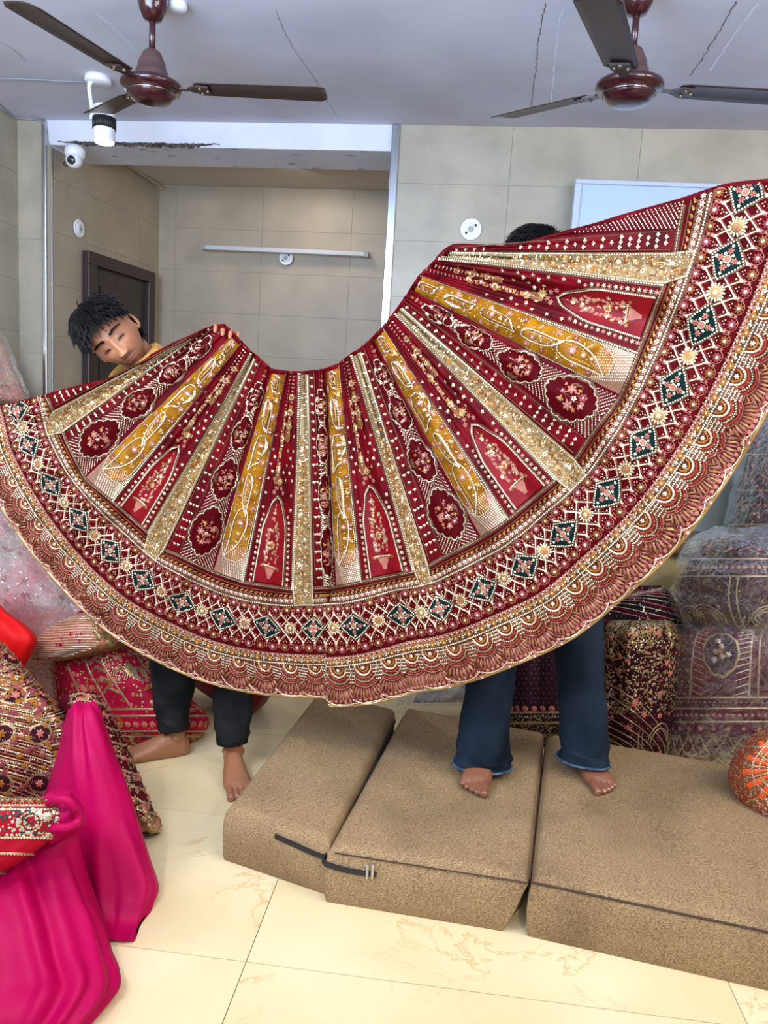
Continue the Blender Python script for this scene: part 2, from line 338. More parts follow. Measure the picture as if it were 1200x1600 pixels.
# ------------------------------------------------------------------ ceiling fans
m_fan = mat('maroon_enamel', s2l(58, 18, 24), 0.22, 0.1, coat=0.6); m_blade = mat('brown_blade', s2l(58, 42, 38), 0.38, 0.3, col2=s2l(70, 54, 48), scale=4)
m_fancone = mat('cone_brown', s2l(88, 62, 60), 0.45); m_trimgold = mat('blade_trim', s2l(130, 112, 92), 0.35, 0.6)
def fan(x, y, zb, label, angs, dust=None):
    t = empty('ceiling_fan', (x, y, CEIL), label, 'fan', None)
    c = (x, y, 0)
    lathe('motor_housing', [(0, zb-.055), (.03, zb-.055), (.062, zb-.047), (.078, zb-.032), (.081, zb-.022), (.079, zb-.016), (.098, zb-.012), (.106, zb-.002), (.104, zb+.010), (.090, zb+.018), (.06, zb+.024), (0, zb+.026)], m_fan, t, 48, c)
    lathe('chrome_ring', [(.0805, zb-.028), (.0835, zb-.025), (.0835, zb-.020), (.0805, zb-.018)], mat('dark_chrome', (0.25, 0.2, 0.2), 0.1, 1), t, 48, c)
    lathe('lower_canopy', [(.058, zb+.022), (.060, zb+.03), (.056, zb+.040), (.054, zb+.05), (.050, zb+.052), (.046, zb+.075), (.030, zb+.11), (.020, zb+.118), (0, zb+.12)], m_fancone, t, 32, c)
    tube('down_rod', [(x, y, zb+.1), (x, y, CEIL-.05)], .011, m_fan, t, 14)
    lathe('upper_canopy', [(.012, CEIL-.095), (.03, CEIL-.09), (.045, CEIL-.06), (.052, CEIL-.03), (.05, CEIL), (0, CEIL)], m_fan, t, 32, c)
    for a in angs:
        a = math.radians(a); ca, sa = math.cos(a), math.sin(a)
        def W(r, s, h): return (x+r*ca-s*sa, y+r*sa+s*ca, zb+h+.13*(r*sa+s*ca)*(1 if sa > 0 else .15))
        # blade: cambered plate with rounded ends
        nr, ns = 22, 7; V = []
        for i in range(nr):
            f = i/(nr-1); r = .155+f*.455; wd = .052+.010*f; e = min(1, f/.05, (1-f)/.035); wd *= 0.72+.28*math.sqrt(max(e, 0))
            for j in range(ns):
                s = (j/(ns-1)*2-1)*wd; V.append(W(r, s, .004-.14*s-1.6*s*s))
        o = mesh_obj('blade', V, grid_faces(nr, ns), m_blade, t, smooth=True); md = o.modifiers.new('s', 'SOLIDIFY'); md.thickness = .0025
        for s in (-.042, .042):
            Vt = [W(.17+i*.043, s+q, .0065-.14*s-1.6*s*s+(-.0045)) for i in range(10) for q in (-.0012, .0012)]
            oo = mesh_obj('ridge', np.array(Vt), [(2*i, 2*i+1, 2*i+3, 2*i+2) for i in range(9)], m_trimgold, o); md = oo.modifiers.new('s', 'SOLIDIFY'); md.thickness = .003
        V = []
        for r, s, h in ((.085, .016, .004), (.085, -.016, .004), (.13, -.014, .004), (.13, .014, .004), (.165, .034, .0), (.165, -.034, .008), (.205, -.03, .006), (.205, .03, -.001)): V.append(W(r, s, h-.005))
        bo = mesh_obj('blade_bracket', V, [(0, 1, 2, 3), (3, 2, 5, 4), (4, 5, 6, 7)], m_blade, t); md = bo.modifiers.new('s', 'SOLIDIFY'); md.thickness = .006
        for r, s in ((.175, .02), (.175, -.02), (.198, 0)):
            p = W(r, s, -.010-.14*s); lathe('screw', [(0, -.004), (.005, -.003), (.006, 0), (.006, .006)], m_trimgold, bo, 10, p)
    return t
fan(-1.155, 2.755, 2.395, 'brown three-blade ceiling fan at upper left, beside the lit spotlight', FAN1)
fan(0.450, 2.665, 2.395, 'brown three-blade ceiling fan at upper right, above the white board', FAN2)
# ceiling fittings near the fans
for (px, py, rr, lab) in ((277, 3, .035, 'small white ceiling conduit socket beside the left fan rod'), (968, 3, .03, 'small white ceiling cover beside the right fan rod')):
    p = at_z(px, py, CEIL); tag(lathe('ceiling_socket', [(0, -.03), (rr*.7, -.03), (rr, -.02), (rr, 0), (0, 0)], m_white, None, 24, p), lab, 'socket')
# ------------------------------------------------------------------ spotlight
p = at_z(153, 120, CEIL)
sl = empty('ceiling_spotlight', p, 'white cylindrical ceiling spotlight with black ribbed band, lit', 'lamp')
lathe('mount', [(0, -.028), (.052, -.028), (.056, -.022), (.056, 0), (0, 0)], m_white, sl, 36, p)
hp = at_y(163, 196, p[1]-.02); ax = np.array([0.03, -0.05, -1.0]); ax /= np.linalg.norm(ax)
tube('bracket_arm', [p+np.array([-.02, -.01, -.02]), p+np.array([-.03, -.02, -.05]), hp+np.array([-.052, -.01, .06]), hp+np.array([-.054, -.01, .02])], .009, m_white, sl, 8, 20)
def cyl(name, a, b, r, m, parent, n=36, caps=True):
    V, F = tube_vf([a, a+(b-a)*.02, b-(b-a)*.02, b], [r*.94, r, r, r*.94], n, caps); return mesh_obj(name, V, F, m, parent, smooth=False)
hd = cyl('lamp_body', hp-ax*.08, hp+ax*.07, .046, m_white, sl)
bk = mat('black_ribs', (0.01, 0.01, 0.011), 0.5)
rb = []
for k in range(30):
    a = k*2*PI/30; u = np.cross(ax, [0, 1, 0]); u /= np.linalg.norm(u); v = np.cross(ax, u); c = hp+(u*math.cos(a)+v*math.sin(a))*.0465
    rb.append(tube_vf([c-ax*.03, c+ax*.018], .0042, 5))
V, F = merge(rb); mesh_obj('ribbed_band', V, F, bk, sl)['kind'] = 'stuff'
cyl('band_core', hp-ax*.03, hp+ax*.018, .047, bk, sl)
cyl('lens', hp+ax*.066, hp+ax*.074, .041, mat('lamp_glow', (1, 0.93, 0.80), 0.5, emis=9), sl)
spot('ceiling_spot_glow', tuple(hp+ax*.10), tuple(hp+ax*2), 10, (1, 0.93, 0.8), 110, 0.8, 0.04)
# ------------------------------------------------------------------ wires
m_wire = mat('grey_wire', s2l(150, 155, 165), 0.5)
def on_ceil(pts): return [at_z(x, y, CEIL-.006) for x, y in pts]
tag(tube('ceiling_wire', on_ceil([(-30, 122), (50, 124), (100, 127), (132, 128)]), .0035, m_wire, None, 6, 30), 'thin grey wire clipped along the ceiling to the spotlight base', 'wire')
W2 = [at_z(-5, 160, CEIL-.006), at_z(22, 182, CEIL-.006)]+[at_y(x, y, wy(-2.3)-.02) for x, y in ((45, 186), (66, 190), (72, 205), (74, 222), (84, 230), (96, 236), (104, 243))]
tag(tube('camera_wire', W2, .004, m_wire, None, 6, 60), 'grey cable running from the left wall down to the dome camera', 'wire')
# ------------------------------------------------------------------ dome camera
c0 = at_y(117, 246, 3.99); dc = empty('dome_camera', c0, 'white dome security camera under the beam at left', 'camera')
d = np.array([0.12, -1, -0.25]); d /= np.linalg.norm(d)
def orient(V, c, ax):
    z = np.array(ax)/np.linalg.norm(ax); x = np.cross([0, 0, 1.0], z); x /= np.linalg.norm(x); y = np.cross(z, x)
    return V@np.array([x, y, z])+c
V, F = lathe_vf([(0, -.03), (.05, -.03), (.052, -.01), (.045, .01), (.036, .02)], 32); mesh_obj('camera_base', orient(V, c0+np.array([0, 0, .012]), (0.1, -.35, -1)), F, m_white, dc, smooth=True)
V, F = lathe_vf([(.0, .046), (.015, .045), (.028, .038), (.038, .022), (.041, 0), (.036, -.02), (0, -.03)], 32); ball = mesh_obj('camera_ball', orient(V, c0+d*.006-np.array([0, 0, .014]), d), F, m_white, dc, smooth=True)
V, F = lathe_vf([(0, .0475), (.018, .0475), (.021, .044)], 32); mesh_obj('camera_lens', orient(V, c0+d*.006-np.array([0, 0, .014]), d), F, mat('lens_black', (0.008, 0.008, 0.01), 0.1), dc, smooth=True)
for k in range(12):
    a = k*PI/6; V, F = lathe_vf([(0, .0005), (.0016, 0), (.0016, -.002)], 6); V = V+np.array([.0135*math.cos(a), .0135*math.sin(a), .048]); mesh_obj('infrared_led', orient(V, c0+d*.006-np.array([0, 0, .014]), d), F, mat('led_grey', (0.35, 0.33, 0.35), 0.3), ball)
tube('camera_cable', [c0+np.array([-.04, .0, -.01]), c0+np.array([-.055, -.01, -.035]), c0+np.array([-.03, -.01, -.045]), c0+np.array([-.045, 0, .02])], .003, mat('black_cable', (0.02, 0.015, 0.015), 0.5), dc, 6, 24)
# ------------------------------------------------------------------ round wall covers
def cover(c, nrm, r, label, slots=0):
    t = empty('round_wall_cover', c, label, 'wall cover')
    V, F = lathe_vf([(0, .008), (r*.55, .009), (r*.6, .006), (r*.85, .006), (r*.95, .008), (r, .004), (r, 0)], 36); mesh_obj('cover_disc', orient(V, c, nrm), F, m_white, t, smooth=True)
    V, F = lathe_vf([(0, .012), (r*.25, .012), (r*.3, .008)], 16); mesh_obj('cover_cap', orient(V, c, nrm), F, mat('cover_grey', s2l(170, 172, 178), 0.4), t, smooth=True)
    for k in range(slots):
        a = 0.7+k*PI; V, F = lathe_vf([(0, .011), (.006, .011), (.006, .006)], 8); V = V+np.array([r*.55*math.cos(a), r*.55*math.sin(a), 0]); mesh_obj('cover_screw', orient(V, c, nrm), F, bk, t)
x = at_y(736, 358, 3.95); cover(np.array([x[0], wy(x[0])-.006, x[2]]), (WS, -1, 0), .052, 'round white cover on the tiled wall above the right half of the skirt', 2)
x = at_y(447, 403, 5.15); cover(np.array([x[0], 5.155, x[2]]), (WS, -1, 0), .046, 'round white cover just below the tube light', 2)
def on_left_wall(px, py):
    A = np.array([*bL, 0]); n = np.array([*nL, 0]); d = ray(px, py); t = ((A-EYE)@n)/(d@n); return EYE+d*t+n*.007
cover(on_left_wall(121, 357), (*nL, 0), .048, 'round white cover on the side wall of the bay, below the dome camera')
tag(tube('wall_pipe', [on_left_wall(191, 256)+np.array([*nL, 0])*.01, on_left_wall(225, 277)+np.array([*nL, 0])*.01, at_y(246, 288, 5.12), at_y(252, 296, 5.1)], .009, mat('pipe_beige', s2l(170, 155, 132), 0.6), None, 8, 20), 'thin beige pipe running along the top of the bay side wall', 'pipe')
# tube light
a, b = at_y(321, 386, 5.12), at_y(571, 397, 5.10); tl = empty('tube_light', (a+b)/2, 'long unlit tube light batten on the back wall of the bay', 'lamp')
dv = (b-a); 
hexa('batten', [a+(0, -.02, -.018), b+(0, -.02, -.018), b+(0, .03, -.018), a+(0, .03, -.018), a+(0, -.02, .012), b+(0, -.02, .012), b+(0, .03, .012), a+(0, .03, .012)], mat('tube_grey', s2l(188, 190, 196), 0.35), tl, .006)
for q in (0.0, 1.0):
    c = a+dv*q; s = -1 if q == 0 else 1; hexa('end_cap', [c+(min(0, s*.02), -.022, -.02), c+(max(0, s*.02), -.022, -.02), c+(max(0, s*.02), .03, -.02), c+(min(0, s*.02), .03, -.02), c+(min(0, s*.02), -.022, .014), c+(max(0, s*.02), -.022, .014), c+(max(0, s*.02), .03, .014), c+(min(0, s*.02), .03, .014)], mat('cap_grey', s2l(150, 150, 156), 0.4), tl)
# ------------------------------------------------------------------ mattresses
def m_fabric():
    m = bpy.data.materials.new('woven_brown_fabric'); m.use_nodes = True; nt = m.node_tree; b = nt.nodes['Principled BSDF']; L = nt.links.new; N = nt.nodes.new
    tc = N('ShaderNodeTexCoord'); mp = N('ShaderNodeMapping'); mp.inputs['Scale'].default_value = (190, 640, 640); mp.inputs['Rotation'].default_value = (0, 0, 0.13); L(tc.outputs['Object'], mp.inputs[0])
    n = N('ShaderNodeTexNoise'); n.inputs['Scale'].default_value = 1; n.inputs['Detail'].default_value = 2; L(mp.outputs[0], n.inputs['Vector'])
    r = N('ShaderNodeValToRGB'); e = r.color_ramp.elements; e[0].position = .32; e[0].color = (*s2l(96, 72, 44), 1); e[1].position = .68; e[1].color = (*s2l(186, 156, 114), 1); L(n.outputs['Fac'], r.inputs[0])
    n2 = N('ShaderNodeTexNoise'); n2.inputs['Scale'].default_value = 3.5; n2.inputs['Detail'].default_value = 3; L(tc.outputs['Object'], n2.inputs['Vector'])
    r2 = N('ShaderNodeValToRGB'); e = r2.color_ramp.elements; e[0].position = .3; e[0].color = (.68, .66, .64, 1); e[1].position = .55; e[1].color = (1, 1, 1, 1); L(n2.outputs['Fac'], r2.inputs[0])
    mx = N('ShaderNodeMixRGB'); mx.blend_type = 'MULTIPLY'; mx.inputs[0].default_value = 1; L(r.outputs[0], mx.inputs[1]); L(r2.outputs[0], mx.inputs[2]); L(mx.outputs[0], b.inputs['Base Color'])
    b.inputs['Roughness'].default_value = .9; bp = N('ShaderNodeBump'); bp.inputs['Strength'].default_value = .4; bp.inputs['Distance'].default_value = .002; L(n.outputs['Fac'], bp.inputs['Height']); L(bp.outputs[0], b.inputs['Normal'])
    return m
MF = m_fabric(); m_zip = mat('black_zip', (0.012, 0.012, 0.013), 0.6); m_seam = mat('dark_seam', s2l(70, 50, 40), 0.8)
ZC = 0.168
def mattress(fl, fr, br, bl, label, skirtbottom=None, bev=.02, tuck=0):
    """corner points of the top face (xy); slightly puffed slab"""
    c = [np.array(q[:2], float) for q in (fl, fr, br, bl)]
    t = empty('floor_mattress', (*(sum(c)/4), 0), label, 'mattress', None)
    nu, nv, nz = 24, 30, 1; V = []
    U = lambda u, v: (c[0]*(1-u)+c[1]*u)*(1-v)+(c[3]*(1-u)+c[2]*u)*v
    # top grid with rounded border, then skirt rings to the floor
    us = np.concatenate([[0, .012, .03, .06], np.linspace(.1, .9, nu-8), [.94, .97, .988, 1]]); vs = np.concatenate([[0, .008, .02, .04], np.linspace(.08, .92, nv-8), [.96, .98, .992, 1]])
    for u in us:
        for v in vs:
            p = U(u, v); e = min(u*np.linalg.norm(c[1]-c[0]), (1-u)*np.linalg.norm(c[1]-c[0]), v*np.linalg.norm(c[3]-c[0]), (1-v)*np.linalg.norm(c[3]-c[0]))
            z = ZC-bev*(1-min(1, e/bev))**2+.004*math.sin(u*5+v*3)*min(1, e/.1)
            V.append((*p, z))
    nU, nV = len(us), len(vs); V = np.array(V); F = [grid_faces(nU, nV)]
    ring = [i*nV for i in range(nU)]+[(nU-1)*nV+j for j in range(1, nV)]+[i*nV+nV-1 for i in range(nU-2, -1, -1)]+[j for j in range(nV-2, 0, -1)]
    R = V[ring]; cen = np.append(sum(c)/4, 0); k = len(ring); base = len(V); rings = [R]
    for z, o in ((ZC-.045, .006), (ZC*.5, .008), (.02, .004), (.0, -.004)):
        q = R.copy(); dd = q[:, :2]-cen[:2]; dd /= np.linalg.norm(dd, axis=1)[:, None]; q[:, :2] += dd*o; q[:, 2] = z; wt = np.exp(-(np.linalg.norm(q[:, :2]-c[1], axis=1)/.10)**2); ax_ = (c[1]-c[0])/np.linalg.norm(c[1]-c[0]); q[:, :2] -= ax_*(tuck*wt*(1-z/ZC))[:, None]; rings.append(q)
    idx = [np.array(ring)]
    for q in rings[1:]: idx.append(len(V)+np.arange(k)); V = np.vstack([V, q])
    for a_, b_ in zip(idx[:-1], idx[1:]): F.append(np.stack([a_, b_, np.roll(b_, -1), np.roll(a_, -1)], -1))
    o = mesh_obj('mattress_body', V, F, MF, t, smooth=True)
    return t, c
def g(px, py, z=ZC): return at_z(px, py, z)
c1fl, c1fr, c1br = g(352, 1262), g(516, 1313), g(617, 1106); c1bl = c1br+(c1fl-c1fr)*1.0
t1, cc1 = mattress(c1fl, c1fr, c1br, c1bl, 'narrow brown woven floor mattress at left end, beside the bare floor')
c2fl, c2fr, c2br, c2bl = g(513, 1322), g(829, 1371), g(852, 1143), g(636, 1103)
c2fr = c2fr*1.0; c2fr[0] -= .004; c2br[0] -= .004
t2, cc2 = mattress(c2fl, c2fr, c2br, c2bl, 'middle brown floor mattress with zip pulls, under the denim-legged person', tuck=.055)
c3fl, c3bl = g(832, 1372), g(856, 1143); dirf = (g(1200, 1449)-g(832, 1372)); dirb = (g(1140, 1192)-g(856, 1143))
c3fr = c3fl+dirf*2.0; c3br = c3bl+dirb*4.0
t3, cc3 = mattress(c3fl, c3fr, c3br, c3bl, 'wide brown floor mattress at right, seamed along its front edge')
def face_strip(name, pts, wd, m, parent, dz=0, th=.004, n=40):
    P = catmull(np.array(pts), n); T = np.gradient(P, axis=0); V = np.stack([P+(0, 0, wd), P-(0, 0, wd)], 1).reshape(-1, 3)
    o = mesh_obj(name, V, [(2*i, 2*i+1, 2*i+3, 2*i+2) for i in range(n-1)], m, parent); md = o.modifiers.new('s', 'SOLIDIFY'); md.thickness = th; md.offset = 0; return o
def off(p, z, d=(.0, -.009)): return np.array([p[0]+d[0], p[1]+d[1], z])
e1 = (c1fl-c1fr); e2 = (c2fr-c2fl)
zz = ZC-.045
face_strip('zip', [off(c1fr+e1*.5, zz+.012), off(c1fr+e1*.3, zz+.004), off(c1fr+e1*.06, zz-.004), off(c1fr, zz-.002, (.010, .004)), off(c1fr+(c1br-c1fr)*.1, zz, (.012, 0)), off(c1fr+(c1br-c1fr)*.98, zz, (.008, 0))], .007, m_zip, t1, n=60)
face_strip('zip', [off(c2fl+(c2bl-c2fl)*.98, zz, (-.008, 0)), off(c2fl+(c2bl-c2fl)*.1, zz, (-.012, 0)), off(c2fl, zz-.002, (-.010, .004)), off(c2fl+e2*.03, zz-.006), off(c2fl+e2*.14, zz-.012), off(c2fl+e2*.255, zz-.010)], .007, m_zip, t2, n=60)
for k, px in ((0, 575), (1, 583)):
    c = at_y(px, 1351, float(c2fl[1]+(c2fr-c2fl)[1]*.22-.012)); zp = box('zip_pull', c[0]-.004, c[0]+.004, c[1]-.012, c[1]-.006, c[2]-.028, c[2]+.008, m_steel, t2, .002)
    box('pull_tab', c[0]-.0028, c[0]+.0028, c[1]-.014, c[1]-.012, c[2]-.034, c[2]-.008, m_steel, zp, .001)
tube('seam', [c3fl+(0, 0, -.012), c3fl+dirf+(0, 0, -.012), c3fr+(0, 0, -.012)], .0028, m_seam, t3, 6, 40)
tube('seam', [c2fr+(.002, 0, -.004), (c2fr+c2br)/2+(.002, 0, .001), c2br+(.002, 0, -.003)], .0018, m_seam, t3, 6, 40)
tube('seam', [c2fl+(0.02, -.003, -.016), (c2fl+c2fr)/2+(0, -.004, -.014), c2fr+(0, -.003, -.014)], .0018, m_seam, t2, 6, 40)
# ------------------------------------------------------------------ embroidery engine
class Surf:
    """regular grid surface with bilinear lookup and motif placement in metres"""
    def __init__(s, G, u0, u1, v0, v1, flip=1, nscale=3):
        s.G = G; s.nu, s.nv = G.shape[:2]; s.u0, s.u1, s.v0, s.v1 = u0, u1, v0, v1
        s.du, s.dv = (u1-u0)/(s.nu-1), (v1-v0)/(s.nv-1)
        s.Tu = np.gradient(G, s.du, axis=0); s.Tv = np.gradient(G, s.dv, axis=1)
        N = np.cross(s.Tu, s.Tv)*flip; s.N = N/(np.linalg.norm(N, axis=-1, keepdims=True)+1e-12)
    def _bl(s, A, u, v):
        x = np.clip((u-s.u0)/s.du, 0, s.nu-1.001); y = np.clip((v-s.v0)/s.dv, 0, s.nv-1.001)
        i, j = x.astype(int), y.astype(int); f, g_ = (x-i)[..., None], (y-j)[..., None]
        return A[i, j]*(1-f)*(1-g_)+A[i+1, j]*f*(1-g_)+A[i, j+1]*(1-f)*g_+A[i+1, j+1]*f*g_
    def at(s, u, v, h=0):
        u, v = np.broadcast_arrays(np.asarray(u, float), np.asarray(v, float))
        return s._bl(s.G, u, v)+np.asarray(h)[..., None]*s._bl(s.N, u, v)
    def metric(s, u, v):
        u = np.asarray(u, float); v = np.asarray(v, float)
        Tu, Tv = s._bl(s.Tu, u, v), s._bl(s.Tv, u, v); g_ = np.linalg.norm(Tv, axis=-1)+1e-9; er = Tv/g_[..., None]
        be = (Tu*er).sum(-1); et = Tu-be[..., None]*er; al = np.linalg.norm(et, axis=-1)+1e-9
        return np.maximum(al, 1e-3), be, g_
    def offs(s, u, v, x, y):
        """move x (tangential), y (radial) metres from (u, v)"""
        al, be, ga = s.metric(u, v); du = x/al; return u+du, v+(y-be*du)/ga
class Acc:
    def __init__(s): s.V, s.F, s.M, s.n, s.mats = [], [], [], 0, []
    def mi(s, m):
        if m not in s.mats: s.mats.append(m)
        return s.mats.index(m)
    def add(s, V, F, m):
        V = np.asarray(V).reshape(-1, 3)
        for f in (F if isinstance(F, list) else [F]):
            s.F.append(np.asarray(f)+s.n); s.M.append(np.full(len(f), s.mi(m)))
        s.V.append(V); s.n += len(V)
    def build(s, name, parent=None, smooth=False):
        if not s.V: return None
        return mesh_obj(name, np.vstack(s.V), s.F, s.mats, parent, np.concatenate(s.M), smooth)
# templates: (xy,h verts), faces (tris/quads)
def T_bead(k=4, hh=.7):
    a = np.arange(k)*2*PI/k; V = [(math.cos(q), math.sin(q), 0) for q in a]+[(0, 0, hh)]; return np.array(V), np.array([(i, (i+1) % k, k) for i in range(k)])
def T_disc(k=10, hh=.25):
    return T_bead(k, hh)
def T_flower(p=5, inner=.35, hh=.3, wid=.8):
    V, F = [(0, 0, hh*.6)], []
    for i in range(p):
        a = 2*PI*i/p; d = PI/p*wid
        b = len(V); V += [(.62*math.cos(a-d), .62*math.sin(a-d), hh*.3), (math.cos(a), math.sin(a), hh*.1), (.62*math.cos(a+d), .62*math.sin(a+d), hh*.3), (.6*math.cos(a), .6*math.sin(a), hh)]
        F += [(0, b, b+3), (0, b+3, b+2), (b, b+1, b+3), (b+3, b+1, b+2)]
    return np.array(V), np.array(F)
def T_leaf(w=.35, hh=.25):  # from origin, pointing +y
    V = [(0, 0, 0), (w, .45, 0), (0, 1, 0), (-w, .45, 0), (0, .45, hh)]; return np.array(V, float), np.array([(0, 1, 4), (1, 2, 4), (2, 3, 4), (3, 0, 4)])
def T_ring(k=16, r=.75, hh=.2):
    a = np.arange(k)*2*PI/k; V = []
    for q in a: V += [(math.cos(q), math.sin(q), 0), (math.cos(q)*(1+r)/2, math.sin(q)*(1+r)/2, hh), (math.cos(q)*r, math.sin(q)*r, 0)]
    F = []
    for i in range(k):
        j = (i+1) % k
        F += [(3*i, 3*j, 3*j+1, 3*i+1), (3*i+1, 3*j+1, 3*j+2, 3*i+2)]
    return np.array(V), np.array(F)
BEAD, BEAD6, DISC, FL5, FL6, FL8, LEAF, RING = T_bead(), T_bead(6, .5), T_disc(), T_flower(5), T_flower(6), T_flower(9, hh=.25, wid=.95), T_leaf(), T_ring()
RAY = T_leaf(.16, .2)
def joinT(*ts):
    V, F, o = [], [], 0
    for t in ts: V.append(t[0]); F.append(t[1]+o); o += len(t[0])
    return np.vstack(V), np.vstack(F)
def moveT(t, x=0, y=0, s=1, r=0, sx=1):
    V = t[0].copy(); V[:, 0] *= sx; c, q = math.cos(r), math.sin(r)
    return np.stack([(V[:, 0]*c-V[:, 1]*q)*s+x, (V[:, 0]*q+V[:, 1]*c)*s+y, V[:, 2]*s], -1), t[1]
BUTI = joinT(moveT(LEAF, 0, 0, .95, 0, 1.1), moveT(LEAF, 0, 0, .8, 1.05, 1.2), moveT(LEAF, 0, 0, .8, -1.05, 1.2))   # three petals
def place(acc, S, T, u, v, size, m, rot=0.0, h=0.0, hs=None):
    u, v = np.broadcast_arrays(np.atleast_1d(np.asarray(u, float)), np.atleast_1d(np.asarray(v, float)))
    n = len(u)
    if n == 0: return
    size = np.broadcast_to(size, (n,)); rot = np.broadcast_to(rot, (n,)); V, F = T
    al, be, ga = S.metric(u, v)
    c, q = np.cos(rot)[:, None], np.sin(rot)[:, None]
    x = (V[None, :, 0]*c-V[None, :, 1]*q)*size[:, None]; y = (V[None, :, 0]*q+V[None, :, 1]*c)*size[:, None]; hh = V[None, :, 2]*size[:, None]+h
    du = x/al[:, None]; dv = (y-be[:, None]*du)/ga[:, None]
    uu, vv = u[:, None]+du, v[:, None]+dv
    ok = CLIP(S, u, v)
    P = S.at(uu[ok], vv[ok], hh[ok])
    n = int(ok.sum())
    if n == 0: return
    FF = F[None]+(np.arange(n)*len(V))[:, None, None]
    acc.add(P, FF.reshape(-1, F.shape[1]), m)
CLIPF = {}
def CLIP(S, u, v):
    f = CLIPF.get(id(S)); return np.ones(len(u), bool) if f is None else f(u, v)
def resample(S, u, v, step):
    """points along uv polyline at equal metric spacing; step may be scalar"""
    u, v = np.asarray(u, float), np.asarray(v, float)
    t = np.linspace(0, 1, max(len(u)*6, 60)); k = np.linspace(0, 1, len(u)); uu, vv = np.interp(t, k, u), np.interp(t, k, v)
    P = S.at(uu, vv); L = np.concatenate([[0], np.cumsum(np.linalg.norm(np.diff(P, axis=0), axis=1))])
    n = max(int(L[-1]/step), 1); q = np.linspace(0, L[-1], n+1)
    return np.interp(q, L, uu), np.interp(q, L, vv), L[-1]
def beads(acc, S, u, v, step, size, m, h=.001, T=None):
    uu, vv, L = resample(S, u, v, step); place(acc, S, T or BEAD, uu, vv, size, m, rot=.4, h=h)
def ribbon(acc, S, u, v, wd, m, h=.001, hh=.001, step=.012, closed=False, wd2=None):
    uu, vv, L = resample(S, u, v, step)
    if CLIPF.get(id(S)) is not None:
        ok = CLIP(S, uu, vv)
        if not ok.any(): return
        i0, i1 = np.argmax(ok), len(ok)-np.argmax(ok[::-1]); uu, vv = uu[i0:i1], vv[i0:i1]
    if len(uu) < 2: return
    P = S.at(uu, vv, h); N = S._bl(S.N, uu, vv)
    T = np.gradient(P, axis=0); B = np.cross(N, T); B /= np.linalg.norm(B, axis=1)[:, None]+1e-12
    w_ = np.linspace(wd, wd2 if wd2 else wd, len(P))[:, None]/2
    V = np.stack([P+B*w_-N*h*.8, P+N*hh, P-B*w_-N*h*.8], 1); k = len(P)
    F = grid_faces(k, 3); acc.add(V.reshape(-1, 3), F, m)
def poly(acc, S, u0, v0, pts, m, h=.001, rings=3, h0=None, cen=(0, 0)):
    """star-shaped filled polygon: pts in metres around (u0,v0)"""
    pts = np.asarray(pts, float); n = len(pts); c = np.array(cen)
    R = np.linspace(1, 0, rings+1)[:-1]
    X = np.concatenate([c+(pts-c)*r for r in R]+[c[None]]); H = np.concatenate([np.full(n, h-.0008 if r == 1 else h) for r in R]+[[h if h0 is None else h0]])
    uu, vv = S.offs(np.full(len(X), float(u0)), np.full(len(X), float(v0)), X[:, 0], X[:, 1])
    P = S.at(uu, vv, H); k = np.arange(n); j = (k+1) % n
    F = [np.stack([k+r*n, j+r*n, j+(r+1)*n, k+(r+1)*n], -1) for r in range(rings-1)]
    F.append(np.stack([k+(rings-1)*n, j+(rings-1)*n, np.full(n, rings*n)], -1))
    acc.add(P, F, m)
def path_local(S, u0, v0, pts):
    pts = np.asarray(pts, float); return S.offs(np.full(len(pts), float(u0)), np.full(len(pts), float(v0)), pts[:, 0], pts[:, 1])
def patch(S, ua, ub, va, vb, nu, nv, h):
    """surface patch; ua/ub arrays over v"""
    vs = np.linspace(va, vb, nv); t = np.linspace(0, 1, nu)
    A = np.interp(np.linspace(0, 1, nv), np.linspace(0, 1, len(np.atleast_1d(ua))), np.atleast_1d(ua)); B = np.interp(np.linspace(0, 1, nv), np.linspace(0, 1, len(np.atleast_1d(ub))), np.atleast_1d(ub))
    U = A[None]+(B-A)[None]*t[:, None]; Vv = np.broadcast_to(vs[None], U.shape)
    return S.at(U, Vv, np.full(U.shape, h)), grid_faces(nu, nv)
# thread / bead materials
_mat = mat
def mat(name, col, *a, **k):
    f = KF.get(name, .62); k['col2'] = tuple(c*f for c in k['col2']) if k.get('col2') else None; k['spec'] = k.get('spec', .18)*(.25 if 'velvet' in name or 'ground' in name else 1); k['sheen'] = 0
    return _mat(name, tuple(c*f for c in col), *a, **k)
KF = {'ivory_bead': .85, 'champagne_sequin': .66, 'antique_braid': .5, 'rose_thread': .48, 'marigold_thread': .55, 'gold_thread': .55, 'maroon_velvet': .42, 'border_velvet': .36, 'stripe_ground': .45, 'hem_ground': .32, 'bottle_green_velvet': .55, 'medallion_velvet': .45, 'mustard_velvet': .75, 'crimson_satin': .5, 'ivory_check': .35, 'peach_thread': .52, 'gold_tissue': .44}
m_vel = mat('maroon_velvet', s2l(98, 0, 12), 0.5, col2=s2l(150, 4, 24), scale=14, detail=3, sheen=0.45, sheen_tint=(1, .15, .3), bump=0.35, bscale=22, bdist=.006, spec=.3)  # brighter second tone paints in the highlights on the velvet folds
m_velb = mat('border_velvet', s2l(140, 8, 20), 0.6, col2=s2l(104, 2, 14), scale=20, sheen=0.25, sheen_tint=(1, .3, .35), bump=.2, bscale=60)
m_hem = mat('hem_ground', s2l(132, 34, 34), 0.6, col2=s2l(184, 104, 70), scale=110, bump=.3, bscale=200, sheen=.3)
m_crim = mat('crimson_satin', s2l(170, 2, 24), 0.5, col2=s2l(140, 2, 20), scale=30, sheen=.5, sheen_tint=(1, .4, .5))
